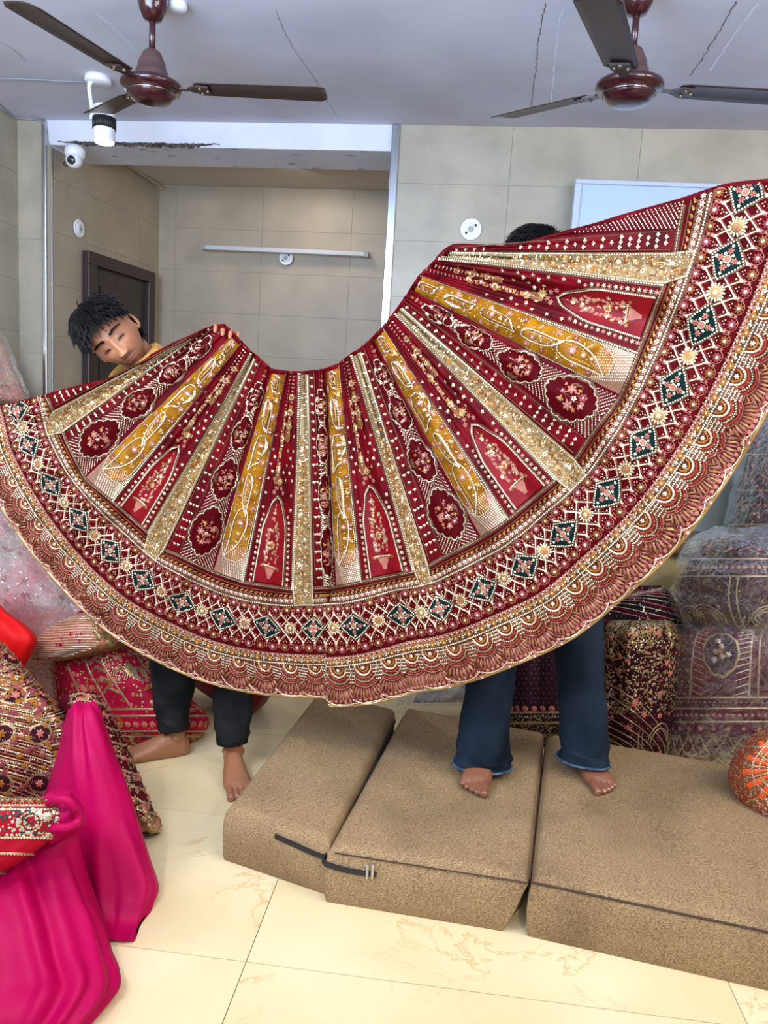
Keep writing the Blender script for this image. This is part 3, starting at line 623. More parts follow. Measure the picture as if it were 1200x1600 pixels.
m_mus = mat('mustard_velvet', s2l(178, 118, 18), 0.5, col2=s2l(126, 76, 10), scale=22, detail=5, sheen=.8, sheen_tint=(1, .8, .3), bump=.4, bscale=30, bdist=.006)
m_gold = mat('gold_tissue', s2l(212, 184, 134), 0.42, 0.25, col2=s2l(168, 132, 84), scale=120, detail=3, bump=.5, bscale=150, bdist=.002)
m_braid = mat('antique_braid', s2l(140, 98, 66), 0.5, 0.35, col2=s2l(104, 66, 46), scale=200, bump=.5, bscale=300, bdist=.001)
m_bead = mat('ivory_bead', s2l(248, 232, 200), 0.22, 0.25, spec=.8, col2=s2l(232, 205, 165), scale=150)
m_seq = mat('champagne_sequin', s2l(232, 200, 150), 0.25, 0.65, col2=s2l(245, 222, 184), scale=90)
m_goldt = mat('gold_thread', s2l(208, 156, 84), 0.35, 0.5)
m_pink = mat('peach_thread', s2l(228, 150, 122), 0.55, col2=s2l(206, 120, 104), scale=60)
m_ros = mat('rose_thread', s2l(196, 96, 92), 0.55, col2=s2l(170, 70, 76), scale=60)
m_org = mat('marigold_thread', s2l(214, 140, 36), 0.5, col2=s2l(190, 112, 30), scale=60)
m_red = mat('vermilion_thread', s2l(196, 64, 48), 0.5)
m_brn = mat('bronze_thread', s2l(150, 88, 44), 0.45, 0.3)
m_grn = mat('bottle_green_velvet', s2l(12, 44, 42), 0.6, sheen=.5, sheen_tint=(.5, 1, .9))
m_stripe = mat('stripe_ground', s2l(112, 12, 30), 0.6)
m_darkv = mat('medallion_velvet', s2l(98, 0, 12), 0.6, sheen=.2, sheen_tint=(1, .15, .3))
m_check = mat('ivory_check', s2l(214, 182, 142), 0.4, 0.3)
m_lin = mat('maroon_lining', s2l(130, 14, 44), 0.7)
mat = _mat
# ------------------------------------------------------------------ the big skirt: surface from its real drape
D_OBS = np.array([(-30, 520), (4, 583), (27, 642), (44, 695), (80, 757), (124, 811), (174, 860), (224, 905), (285, 940), (349, 965), (418, 978), (490, 981), (554, 977), (629, 960), (688, 951), (756, 920), (820, 884), (881, 834), (950, 770), (1005, 692), (1053, 605), (1098, 507), (1137, 406), (1166, 302), (1186, 195), (1200, 85)], float)
D_IDX = np.arange(-2, 24)
OI = [-2, 0, 2, 4, 6, 8, 9.23, 9.29, 10, 12, 14, 16, 18, 20, 22, 24]
OFE2 = [-38, -38, -31, -33, -36, -33, -36, -36, -36, -42, -42, -42, -45, -50, -55, -58]
OFF_ = [20, 22, 28, 40, 36, 39, 41, 45, 45, 38, 47, 44, 52, 57, 60, 62]
OFS = [34, 38, 46, 56, 55, 57, 58, 62, 62, 60, 68, 63, 73, 82, 86, 88]
OFH = [66, 75, 87, 98, 102, 108, 110, 124, 126, 123, 137, 138, 148, 160, 165, 168]
UW = np.array([(-.62, 262, 545), (-.3, 292, 530), (-.16, 305, 523), (-.07, 318, 516), (.07, 327, 512), (.16, 339, 508), (.30, 352, 507), (.41, 366, 522), (.605, 378, 534), (.93, 393, 550), (1.07, 402, 556), (1.16, 408, 562), (1.41, 425, 577), (1.605, 447, 580),
    (1.93, 468, 581), (2.07, 482, 580), (2.13, 488, 579), (2.375, 506, 577), (2.605, 529, 568), (2.93, 548, 553), (3.07, 562, 545), (3.16, 567, 540), (3.41, 582, 527), (3.605, 597, 511), (3.93, 615, 489), (4.07, 624, 477),
    (4.16, 629, 469), (4.41, 640, 453), (4.605, 654, 431), (4.93, 683, 404), (5.07, 698, 394), (5.16, 705, 388), (5.30, 720, 380), (5.6, 735, 360)])
UE = np.array([(-.62, 34, 545), (-.3, 60, 590), (-.16, 72, 618), (-.07, 83, 641), (.07, 99, 677), (.16, 104, 690), (.30, 120, 722), (.41, 133, 748), (.605, 177, 784), (.93, 231, 832), (1.07, 258, 860), (1.16, 278, 867), (1.41, 334, 894), (1.605, 381, 910),
    (1.93, 457, 921), (2.07, 491, 919), (2.13, 503, 918), (2.375, 519, 918), (2.605, 565, 909), (2.93, 646, 893), (3.07, 670, 884), (3.16, 692, 871), (3.41, 753, 840), (3.605, 795, 811), (3.93, 868, 750), (4.07, 900, 716),
    (4.16, 917, 689), (4.41, 971, 617), (4.605, 997, 551), (4.93, 1037, 446), (5.07, 1055, 394), (5.16, 1060, 360), (5.30, 1069, 308), (5.6, 1080, 210)])
def skirt_surface():
    a = np.arange(-1.0, 22.9, 0.02); u = (a-.5)/4
    dense = catmull(np.column_stack([D_IDX, D_OBS]), 2000)
    DS = .28; ao = np.where(a < 9.0, a+DS, np.where(a < 10.0, 9.0+DS, a-1+DS))
    D = np.column_stack([np.interp(ao, dense[:, 0], dense[:, k]) for k in (1, 2)])
    T = np.column_stack([np.interp(ao+.6, dense[:, 0], dense[:, k])-np.interp(ao-.6, dense[:, 0], dense[:, k]) for k in (1, 2)]); T /= np.linalg.norm(T, axis=1)[:, None]
    Nn = np.column_stack([-T[:, 1], T[:, 0]])  # outward (down)
    ao2 = np.where(a < 9.0, a+DS, np.where(a < 10.0, 9.2+DS-.25+(a-9.0)*.06, a-1+DS))
    of = [np.interp(ao2, OI, q) for q in (OFE2, np.zeros(len(OI)), OFF_, OFS, OFH)]
    W = np.column_stack([np.interp(u, UW[:, 0], UW[:, k]) for k in (1, 2)]); E = np.column_stack([np.interp(u, UE[:, 0], UE[:, k]) for k in (1, 2)])
    def sm(X, n=4):
        for _ in range(n): X = np.vstack([X[:1], (X[:-2]+2*X[1:-1]+X[2:])/4, X[-1:]])
        return X
    W, E = sm(W, 14), sm(E, 14)
    rows = [E]+[D+Nn*o[:, None] for o in of]      # q = -1,0,1,2,3,4
    nq = 25; Q = []
    qs = np.linspace(-2, 4, 6*nq+1)
    P2 = np.zeros((len(a), len(qs), 2))
    for j, q in enumerate(qs):
        if q <= -1: s = q+2; P2[:, j] = W*(1-s)+E*s
        else:
            k = min(int(q+1), 4); f = q+1-k; P2[:, j] = rows[k]*(1-f)+rows[k+1]*f
    # fold overlap at the lap of the cloth
    g_ = np.clip((qs+1.1)/1.4, 0, 1)[None, :]; aa = a[:, None]
    lap = np.interp(a, [9.0, 9.35, 10.0], [0, 12, 0])[:, None]*g_
    P2[:, :, 0] += lap
    x = P2[:, :, 0]; y = P2[:, :, 1]
    Y = np.interp(x, [-150, 0, 350, 520, 640, 900, 1200, 1450], [2.42, 2.40, 2.37, 2.26, 2.20, 2.00, 1.76, 1.62])
    for _ in range(3): Y[1:-1] = (Y[:-2]+Y[1:-1]*2+Y[2:])/4
    s = np.clip((qs+2)/2.0, 0, 3)[None, :]
    amp = .010*np.exp(-((s-.15)/.35)**2)+.011*np.exp(-((s-.9)/.6)**2)+.006*(s > 1.2)*np.clip((s-1.2)/1.5, 0, 1)
    ph = 2*PI*u[:, None]
    Y = Y+amp*(np.sin(ph*3+.6)*.8+np.sin(ph*5+2*s+1.3)*.5+np.sin(ph*1.3+s)*.9)
    Y += .0035*np.sin(ph*17+5*s)*np.exp(-((s-.1)/.25)**2)
    depthlap = np.interp(a, [8.65, 9.0, 9.2, 9.55, 10.0, 10.55], [0, .012, .03, .035, -.012, 0])[:, None]*g_
    Y = Y+depthlap
    G = at_y(x, y, Y)
    return Surf(G, a[0], a[-1], -2, 4, 1), x, y
SK, PXg, PYg = skirt_surface()
if (SK.N[..., 1].mean() > 0): SK.N *= -1
# keep ribbon orientation consistent; cut line = cloth folded over along the top edges
TOPX = [-300, 0, 22, 50, 100, 187, 250, 307, 335, 350, 362, 366, 1900]; TOPY = [660, 634, 630, 622, 609, 586, 547, 521, 509, 506.5, 510, 300, 300]
TRX = [684, 700, 720, 794, 837, 883, 927, 983, 1060, 1133, 1200, 1400]; TRY = [404, 389, 384, 387, 377, 364, 353, 336, 315, 292, 284, 262]
def top_limit(x): return np.where(x < 366, np.interp(x, TOPX, TOPY), np.where(x > 684, np.interp(x, TRX, TRY), -1e3))
def clipf(u, v):
    x = SK._bl(PXg[..., None], u, v)[..., 0]; y = SK._bl(PYg[..., None], u, v)[..., 0]; return y > top_limit(x)+1.5
CLIPF[id(SK)] = clipf
skirt = empty('embroidered_skirt', tuple(SK.at(np.array(9.0), np.array(4.0))), 'huge maroon velvet skirt with gold, mustard and green embroidery, spread open by two people', 'skirt')
ipar = dict(parent=skirt)
def base_cloth():
    st = 2; G = SK.G[::st, ::2]; X, Yp = PXg[::st, ::2], PYg[::st, ::2]; nu, nv = G.shape[:2]
    lim = top_limit(X); bad = Yp < lim
    # snap slightly outside vertices on to the cut line
    G = G.copy(); qn = np.linspace(-2, 4, nv)
    ys = np.where(bad, lim, Yp); Yd = G[..., 1]; G2 = at_y(X, ys, Yd); G = np.where(bad[..., None], G2, G)
    F = grid_faces(nu, nv); b = bad.ravel()[F]; keep = ~b.all(1); F = F[keep]
    c = (F[:, 0] % nv); mi = np.where(qn[c] < -1.02, 0, np.where(qn[c] < 2, 1, 2))
    o = mesh_obj('skirt_cloth', G.reshape(-1, 3), F, [m_vel, m_velb, m_hem, m_lin], skirt, mi, smooth=True)
    md = o.modifiers.new('s', 'SOLIDIFY'); md.thickness = .005; md.offset = 1 if False else -1; md.use_quality_normals = False
    return o
cloth = base_cloth()
# check which way solidify must grow (away from camera)
n0 = cloth.data.polygons[5000].normal
cloth.modifiers[0].offset = -1 if n0[1] < 0 else 1
# folded-over roll of cloth along the upper edges
def roll(name, xs, ys, dy, r, m):
    P = at_y(np.array(xs, float), np.array(ys, float)+2, np.array(dy)); return tube(name, P, r, m, skirt, 8, 80)
def depth_at_px(px, py):
    i = np.argmin((PXg-px)**2+(PYg-py)**2); return SK.G.reshape(-1, 3)[i][1]
xs = [-10, 22, 60, 110, 187, 250, 307, 335, 350]; ys = [636, 630, 620, 606, 586, 547, 521, 509, 507]
roll('folded_edge', xs, ys, [depth_at_px(a, b+4)+.006 for a, b in zip(xs, ys)], .006, m_vel)
xs = TRX[:-1]; ys = TRY[:-1]; roll('folded_edge', xs, ys, [depth_at_px(a, b+4)+.010 for a, b in zip(xs, ys)], .009, m_vel)
ua = np.linspace(1.66, 20.9, 200); wb = Acc(); ribbon(wb, SK, ua, np.full(200, -1.995), .010, m_vel, .001, .004, .01); wb.build('waistband', skirt)
A_ = lambda u: .5+4*np.asarray(u, float)      # panel unit -> a
SC_ = lambda a, q=1.0: float(SK.metric(np.array([float(a)]), np.array([float(q)]))[0][0])   # metres per a
B = Acc()   # bead trims shared by the whole skirt
qv = np.linspace(-2, -1, 30)
def vline(u, q0=-1.99, q1=-1.0, n=30, du=0.0):
    return A_(np.full(n, u)+du), np.linspace(q0, q1, n)
# --- panels
def Qm(t): t = np.asarray(t, float); return np.where(t < 1, -2+t, -1+(t-1)/.105)
def gold_panel(k):
    ac = Acc(); hw = .072; qs = np.linspace(-1.985, -.02, 12)
    w = np.where(qs < -1, hw, hw*(1-.25*(qs+1)))
    V, F = patch(SK, A_(k-w), A_(k+w), -1.985, -.02, 7, 60, .0055); vz = V.reshape(-1, 3)
    U = np.linspace(0, 1, 7)
    if k in (0, 5):
        uu = (A_(k-hw)+(A_(k+hw)-A_(k-hw))*np.repeat(np.linspace(0, 1, 7), 60)); vv = np.tile(np.linspace(-1.985, -.02, 60), 7); ok = clipf(uu, vv); F = F[ok[F].all(1)]
    ac.add(V, F, m_gold)
    for sgn in (-1, 1):
        q = np.linspace(-1.98, -.03, 40); ww = np.where(q < -1, hw, hw*(1-.25*(q+1)))*.9
        ribbon(ac, SK, A_(k+sgn*ww), q, .004, m_seq, .0056, .0012); beads(ac, SK, A_(k+sgn*ww), q, .0065, .0024, m_bead, .0065)
    ribbon(ac, SK, A_(np.linspace(k-.05, k+.05, 8)), np.full(8, -.045), .004, m_seq, .006, .001); beads(ac, SK, A_(np.linspace(k-.05, k+.05, 8)), np.full(8, -.045), .0065, .0024, m_bead, .0065)
    # upper sequin lines and orange blocks
    for s in (-.4, 0, .4): beads(ac, SK, *vline(k+s*hw, -1.96, -1.72), .007, .002, m_seq, .006)
    for i in range(9):
        q = -1.68+i*.045
        for s in (-.38, .38): place(ac, SK, (np.array([(-1, -1, 0), (1, -1, 0), (1, 1, 0), (-1, 1, 0), (0, 0, .5)]), np.array([(0, 1, 4), (1, 2, 4), (2, 3, 4), (3, 0, 4)])), A_(k+s*hw), q, .0045 if i % 2 == (s > 0) else .003, m_org if i % 2 == (s > 0) else m_bead, h=.006)
    # scrolling vine with florets
    for i in range(17):
        q = Qm(.42+i*.0395); sg = 1 if i % 2 else -1; off = .38*hw*sg
        t = np.linspace(0, 2*PI*.8, 14); r = .013*(1-.045*t)
        x = sg*r*np.cos(t)*.95; y = r*np.sin(t); uu, vv = path_local(SK, A_(k+off*.7), q, np.stack([x, y], -1)); ribbon(ac, SK, uu, vv, .0022, m_brn if i % 3 else m_goldt, .006, .0016, .004)
        place(ac, SK, FL8, A_(k+off*.7), q, .0095, m_goldt if i % 3 else m_seq, h=.0062, rot=i); place(ac, SK, BEAD6, A_(k+off*.7), q, .003, m_ros if i % 4 == 0 else m_bead, h=.008)
    n = 260; q = Qm(rng.uniform(.42, 1.09, n)); s = rng.uniform(-.78, .78, n)*hw
    place(ac, SK, LEAF, A_(k+s), q, .008, m_goldt, rot=rng.uniform(0, 6.3, n), h=.006)
    n = 170; q = Qm(rng.uniform(.1, 1.09, n)); s = rng.uniform(-.8, .8, n)*hw
    place(ac, SK, BEAD, A_(k+s), q, .0024, m_bead, h=.007)
    n = 60; q = Qm(rng.uniform(.45, 1.09, n)); s = rng.uniform(-.8, .8, n)*hw; place(ac, SK, FL5, A_(k+s), q, .0055, m_brn, h=.006, rot=rng.uniform(0, 6, n))
    ac.build('gold_panel', skirt)['label'] = 'pale gold embroidered strip'
for k in range(6): gold_panel(k)
def shape_ogee(L, W, n=26, p=1.0):
    t = np.arange(n)*2*PI/n; y = np.cos(t)*L; x = np.sin(t)*W*(1-.18*np.cos(2*t)); y = y*(1+.10*np.abs(np.cos(t))**6); return np.stack([x, y], -1)
def bouquet(ac, u, v, L, W, big, h=.006):
    """flowers and leaves inside a medallion of half length L and half width W"""
    stem = [[(0, -.8*L), (.02*W, -.3*L), (-.08*W, .2*L), (0, .7*L)], [(0, -.45*L), (.35*W, -.15*L), (.5*W, -.05*L)], [(0, -.35*L), (-.4*W, 0), (-.5*W, .1*L)], [(0, 0), (.3*W, .3*L), (.35*W, .45*L)]]
    for s in stem:
        uu, vv = path_local(SK, u, v, catmull(np.array(s), 8)); ribbon(ac, SK, uu, vv, .0026, m_pink, h, .001, .004)
    for (x, y, r, m, T) in ((.42*W, -.18*L, .26, m_pink, FL6), (-.45*W, .08*L, .28, m_pink, FL6), (.3*W, .5*L, .22, m_ros, FL6), (-.15*W, .62*L, .18, m_pink, FL5), (0, .15*L, .16, m_seq, FL5), (-.35*W, -.38*L, .15, m_org, FL5), (.1*W, -.5*L, .14, m_ros, FL5), (.55*W, .2*L, .13, m_org, FL5), (-.5*W, .42*L, .14, m_org, FL5)):
        uu, vv = path_local(SK, u, v, [(x, y)]); place(ac, SK, T, uu, vv, r*W*1.35, m, h=h+.0003, rot=x*90); place(ac, SK, BEAD6, uu, vv, r*W*.35, m_seq if m is not m_seq else m_ros, h=h+.002)
    n = 26; x = rng.uniform(-.62, .62, n)*W; y = rng.uniform(-.7, .8, n)*L; ok = (x/W)**2+(y/L)**2 < .55; uu, vv = path_local(SK, u, v, np.stack([x, y], -1)[ok])
    place(ac, SK, LEAF, uu, vv, .16*W+.002, m_pink if big else m_seq, rot=rng.uniform(0, 6.3, ok.sum()), h=h)
MED = [(.165, .58, .66), (.345, .74, .80), (.575, .80, .84), (.835, .80, .86)]
def medallion_panel(k):
    ac = Acc(); u0, u1 = k+.165, k+.405
    V, F = patch(SK, A_([u0+.05, u0+.02, u0]), A_([u1-.07, u1-.02, u1]), -1.80, -1.01, 9, 40, .0018)
    uu = None
    if k in (0, 5):
        t = np.linspace(0, 1, 9); ua_ = np.interp(np.linspace(0, 1, 40), [0, .5, 1], A_([u0+.05, u0+.02, u0])); ub_ = np.interp(np.linspace(0, 1, 40), [0, .5, 1], A_([u1-.07, u1-.02, u1]))
        U = (ua_[None]+(ub_-ua_)[None]*t[:, None]).ravel(); vv = np.tile(np.linspace(-1.8, -1.01, 40), 9); ok = clipf(U, vv); F = F[ok[F].all(1)]
    if len(F): ac.add(V, F, m_stripe)
    uc = (u0+u1)/2
    # herringbone rows of beads
    al = SC_(A_(uc), -1.4)
    for side in (-1, 1):
        edge = u0 if side < 0 else u1
        for i, q in enumerate(np.arange(-1.86, -1.0, .0092)):
            # each row climbs from the centre line outward (towards waist)
            wgt = np.interp(q, [-1.8, -1.0], [.45, 1.0]); e_ = uc+(edge-uc)*wgt
            r = .055*wgt*1.25
            ua_, va_ = A_(np.array([uc, e_])), np.array([q, q+r*1.25])
            if va_[1] > -1.01:
                f = (-1.01-va_[0])/(va_[1]-va_[0]); ua_ = np.array([ua_[0], ua_[0]+(ua_[1]-ua_[0])*f]); va_ = np.array([va_[0], -1.01])
            if va_[0] > -1.015: continue
            if i % 2: ribbon(ac, SK, ua_, va_, .0016, m_seq, .0025, .0010, .02); beads(ac, SK, ua_, va_, .0055, .0018, m_bead, .003)
            else: ribbon(ac, SK, ua_, va_, .0013, m_ros, .0022, .0006, .03)
    if k != 5 or True:
        ribbon(ac, SK, *vline(uc, -1.72, -1.02), .005, m_braid, .003, .001)
    pan = ac.build('striped_panel', skirt)
    if pan is None: return
    for (s, fl, fw) in MED:
        q = -2+s; hw = np.interp(s, [.1, 1], [.062, .105]); m_ = SK.metric(np.array([float(A_(uc))]), np.array([q])); W = m_[0][0]*4*hw; L = m_[2][0]*np.interp(s, [.1, 1], [.062, .118])
        if k == 2: W = max(W, .018)
        if not clipf(np.array([float(A_(uc))]), np.array([q+.0]))[0] and k != 5: continue
        u = float(A_(uc)); mc = Acc()
        full = clipf(np.array([u]), np.array([q]))[0]
        if not full: continue
        o1 = shape_ogee(L*1.12, W*1.18, 30); poly(mc, SK, u, q, o1, m_braid, .0045)
        nsc = 16; t = np.arange(nsc*3)*2*PI/(nsc*3); sc = 1.0+.11*np.abs(np.sin(t*nsc/2)); yy = np.cos(t)*L*.92*sc; yy *= (1+.10*np.abs(np.cos(t))**6); xx = np.sin(t)*W*.92*sc*(1-.15*np.cos(2*t))
        poly(mc, SK, u, q, np.stack([xx, yy], -1), m_darkv, .0058)
        uu, vv = path_local(SK, u, q, np.stack([np.append(xx, xx[0])*1.06, np.append(yy, yy[0])*1.05], -1)); beads(mc, SK, uu, vv, .0048, .0020, m_bead, .0062)
        bouquet(mc, u, q, L*.85, W*.85, s > .4, .0062)
        mc.build('medallion', pan)
for k in range(6): medallion_panel(k)
def paisley(ac, u, v, L, W, flip, fill=None, h=.006):
    """teardrop with curled tip: head at -y ... tip +y towards waist"""
    t = np.linspace(0, 1, 30); 
    pts = []
    for i in range(30):
        a = 2*PI*i/30; r = 1; x = math.sin(a)*W*(1-.0*math.cos(a)); y = -math.cos(a)*L*.5
        k_ = (1-math.cos(a))/2; x *= (1-k_)**.6+.04; x += flip*W*.9*k_**3; pts.append((x, -y))
    pts = np.array(pts); pts[:, 1] *= -1
    if fill: poly(ac, SK, u, v, pts, fill, h-.001, cen=(0, L*-.2*-1 if False else L*.1*-1))
    uu, vv = path_local(SK, u, v, np.vstack([pts, pts[:1]])); ribbon(ac, SK, uu, vv, .0058, m_braid, h, .001, .006); beads(ac, SK, uu, vv, .0048, .0025, m_bead, h+.001)
    for k_ in (.62,):
        uu, vv = path_local(SK, u, v, np.vstack([pts, pts[:1]])*k_+np.array([0, -.05*L])); ribbon(ac, SK, uu, vv, .0024, m_goldt, h, .001, .006)
    for y, r in ((-.22*L, .45), (.0, .33), (.16*L, .24)):
        a_, b_ = path_local(SK, u, v, [(0, y)]); place(ac, SK, FL8, a_, b_, r*W, m_pink if r > .4 else m_goldt, h=h); place(ac, SK, BEAD6, a_, b_, r*W*.35, m_bead, h=h+.0015)
def mustard_panel(k):
    ac = Acc(); u0, u1 = k+.412, k+.592; uc = (u0+u1)/2; n = 50
    s = np.linspace(.02, .93, n); rd = np.sqrt(np.clip(1-((s-.80)/.13).clip(0)**2, 0.0, 1)); hw = (u1-u0)/2*np.minimum(1, 1)*rd
    V, F = patch(SK, A_(uc-hw), A_(uc+hw), -1.98, -1.07, 9, n, .003); ac.add(V, F, m_mus)
    # checked gusset under the rounded end
    V, F = patch(SK, A_([u0, u0]), A_([u1, u1]), -1.16, -1.008, 6, 6, .0020); ac.add(V, F, m_check)
    for i in range(14):
        f = i/13
        for sg in (0, 1):
            a0 = u0+(u1-u0)*f; beads(ac, SK, A_(np.array([a0, np.clip(a0+(.06 if sg else -.06), u0, u1)])), np.array([-1.16+.005, -1.01]), .0055, .0022, m_bead if sg else m_pink, .0026)
    # scalloped braid and pearl border of the rounded end
    q = np.concatenate([np.linspace(-1.45, -1.08, 24)]); hh = (u1-u0)/2*np.sqrt(np.clip(1-((q+2-.80)/.13).clip(0)**2, 0.0, 1))*(.93+.05*np.abs(np.sin((q+1.45)*60)))
    left = np.stack([A_(uc-hh), q], -1); right = np.stack([A_(uc+hh), q], -1)[::-1]; b = np.vstack([left, right])
    ribbon(ac, SK, b[:, 0], b[:, 1], .006, m_braid, .0036, .0015, .006); beads(ac, SK, b[:, 0], b[:, 1], .0052, .0022, m_bead, .0052)
    ribbon(ac, SK, *vline(u0+.004, -1.95, -1.2), .0035, m_braid, .0034, .001)
    pan = ac.build('mustard_panel', skirt); pan['label'] = 'mustard velvet panel with paisleys'
    def loc(s, off):
        q = -2+s; m_ = SK.metric(np.array([float(A_(uc))]), np.array([q])); return float(A_(uc+off)), q, m_[0][0]*4*(u1-u0)/2, m_[2][0]
    for i, (s, off, ls, ws, fl) in enumerate(((.07, .0, .09, .42, 1), (.22, -.012, .15, .55, 1), (.40, .012, .17, .55, -1), (.60, -.012, .19, .5, 1), (.79, .0, .24, .66, -1))):
        u, q, W, g_ = loc(s, off); pc = Acc(); paisley(pc, u, q, g_*ls, W*ws, fl, h=.005)
        if i == 3:
            for j in range(9):
                y = (-.35+.075*j)*g_*ls; a_, b_ = path_local(SK, u, q, [(-W*ws*.62, y), (W*ws*.55, y+.006)]); ribbon(pc, SK, a_, b_, .002, m_seq, .0055, .001)
        pc.build('paisley', pan)
    oc = Acc()
    for i in range(22):
        s = .1+i*.037; u, q, W, g_ = loc(s, 0); side = (1 if i % 2 else -1)
        a_, b_ = path_local(SK, u, q, [(side*W*.68, 0)]); place(oc, SK, FL5 if i % 3 else FL8, a_, b_, W*.2+.002, (m_pink, m_goldt, m_ros)[i % 3], h=.0038, rot=i); place(oc, SK, BEAD, a_, b_, .0022, m_bead, h=.006)
        place(oc, SK, LEAF, a_, b_, W*.3+.003, m_goldt, h=.0036, rot=i*2.1)
    n = 90; s_ = rng.uniform(.04, .86, n); uo = rng.uniform(-.8, .8, n)*(u1-u0)/2; place(oc, SK, LEAF, A_(uc+uo), -2+s_, .009, m_goldt, h=.0036, rot=rng.uniform(0, 6.3, n)); n = 70; place(oc, SK, BEAD, A_(uc+rng.uniform(-.8, .8, n)*(u1-u0)/2), -2+rng.uniform(.04, .86, n), .0022, m_seq, h=.005)
    o = oc.build('vine', pan); o['kind'] = 'stuff'
for k in range(5): mustard_panel(k)
def arch_panel(k):
    """velvet gore with vines, florets and an arched vase panel"""
    u0, u1 = k+.612, k+.925; uc = (u0+u1)/2
    def m_(s, f=0): return SK.metric(np.array([float(A_(uc+f))]), np.array([-2.+s]))
    # arch
    ac = Acc(); hw = (u1-u0)/2*.62
    s_top, s_bot = .60, .985
    def arch(hw, top, bot, n=24):
        q = np.linspace(-2+bot, -2+top, n); f = np.clip((q+2-top)/(.17), 0, 1); w_ = hw*(.94+.06*np.clip((q+2-top)/.38, 0, 1))*(np.sin(f*PI/2)*.75+f*.25)**.62; return q, w_
    q, w_ = arch(hw, s_top, s_bot); t = np.linspace(-1, 1, 9)
    U = A_(uc+w_[None]*t[:, None]); P = SK.at(U, np.broadcast_to(q[None], U.shape), np.full(U.shape, .0035)); ac.add(P, grid_faces(9, len(q))[:, ::-1], m_crim)
    for sc_, m, wd, hh in ((1.04, m_braid, .009, .0015),):
        q2, w2 = arch(hw*sc_, s_top-.02, s_bot); b = np.vstack([np.stack([A_(uc-w2), q2], -1), np.stack([A_(uc+w2), q2], -1)[::-1]])
        ribbon(ac, SK, b[:, 0], b[:, 1], wd, m, .004, hh, .01); beads(ac, SK, b[:, 0], b[:, 1], .0052, .0024, m_bead, .0056)
    o = ac.build('arch_motif', skirt); o['label'] = 'crimson pointed arch with a vase of flowers'
    # vase of flowers
    vc = Acc(); al, be, ga = m_(.88); Wm = al[0]*4*hw; L = ga[0]*.36
    u, v = float(A_(uc)), -2+.80
    y0 = .155*ga[0]
    vase = [(-.34*Wm, y0-.030), (.34*Wm, y0-.030), (.30*Wm, y0-.018), (.16*Wm, y0-.004), (.10*Wm, y0+.006), (-.10*Wm, y0+.006), (-.16*Wm, y0-.004), (-.30*Wm, y0-.018)]
    poly(vc, SK, u, v, vase, m_pink, .0052, 2, cen=(0, y0-.016)); a_, b_ = path_local(SK, u, v, [(-.5*Wm, y0-.034), (.5*Wm, y0-.034)]); ribbon(vc, SK, a_, b_, .007, m_seq, .0055, .001); beads(vc, SK, a_, b_, .006, .0022, m_bead, .0065)
    for x in (-.6, -.35, .35, .6):
        a_, b_ = path_local(SK, u, v, [(x*Wm, y0-.03)]); place(vc, SK, FL6, a_, b_, .0065, m_goldt, h=.0045)
    a_, b_ = path_local(SK, u, v, [(0, .01*ga[0])]); place(vc, SK, FL8, a_, b_, .30*Wm, m_goldt, h=.0045); place(vc, SK, RING, a_, b_, .20*Wm, m_bead, h=.0055); place(vc, SK, BEAD6, a_, b_, .09*Wm, m_red, h=.0065)
    for i in range(9):
        for sg in (-1, 1):
            a_, b_ = path_local(SK, u, v, [(sg*(.30+.05*math.sin(i*1.7))*Wm, y0-.045-i*.012)]); place(vc, SK, LEAF, a_, b_, .015, m_pink, rot=PI+sg*.6, h=.0045)
    for i in range(44):
        y = rnd.uniform(-.155, .10)*ga[0]; xm = np.interp(y/ga[0], [-.16, 0, .1], [.10, .60, .62]); x = rnd.uniform(-xm, xm)
        a_, b_ = path_local(SK, u, v, [(x*Wm, y)]); place(vc, SK, FL5, a_, b_, rnd.uniform(.005, .0085), (m_pink, m_seq, m_goldt)[i % 3], h=.0045, rot=i); place(vc, SK, BEAD, a_, b_, .0018, m_bead, h=.006)
    a_, b_ = path_local(SK, u, v, [(0, -.165*ga[0])]); place(vc, SK, LEAF, a_, b_, .012, m_pink, rot=PI, h=.005)
    v_ = vc.build('vase_motif', o)
    # side florets and crest, vines above
    fc = Acc()
    for i in range(13):
        for sg in (-1, 1):
            s = .985-i*.026; q2, w2 = arch(hw*1.27, s_top-.05, s_bot); x = np.interp(-2+s, q2[::-1], w2[::-1])
            place(fc, SK, FL6, A_(uc+sg*x), -2+s, .0068, m_seq if i % 2 else m_pink, h=.002, rot=i); place(fc, SK, BEAD, A_(uc+sg*x), -2+s, .002, m_bead, h=.004)
    place(fc, SK, FL8, A_(uc), -2+.515, .016, m_goldt, h=.002); place(fc, SK, RING, A_(uc), -2+.515, .010, m_bead, h=.003); place(fc, SK, BEAD6, A_(uc), -2+.515, .004, m_ros, h=.004)
    for x, s in ((-.025, .545), (.025, .545), (-.045, .565), (.045, .565)): place(fc, SK, FL6, A_(uc+x), -2+s, .008, m_pink, h=.002)
    # scattered five-petal florets
    hwf = (u1-u0)/2
    for i in range(11):
        s = .30+i*.034
        for j in range(-3, 4):
            x = (j+.5*(i % 2))*.062
            if abs(x) > hwf*.88*np.interp(s, [.2, .6], [.9, 1]): continue
            if s > .52 and abs(x) < hwf*.62: continue
            if s < .46 and abs(x+.012) < .055 and not (s < .33 and False): continue
            if s < .34 and abs(x) < hwf*.6: continue
            place(fc, SK, FL5, A_(uc+x), -2+s, .0066, m_seq, h=.002, rot=i+j); place(fc, SK, BEAD, A_(uc+x), -2+s, .002, m_bead, h=.0035)
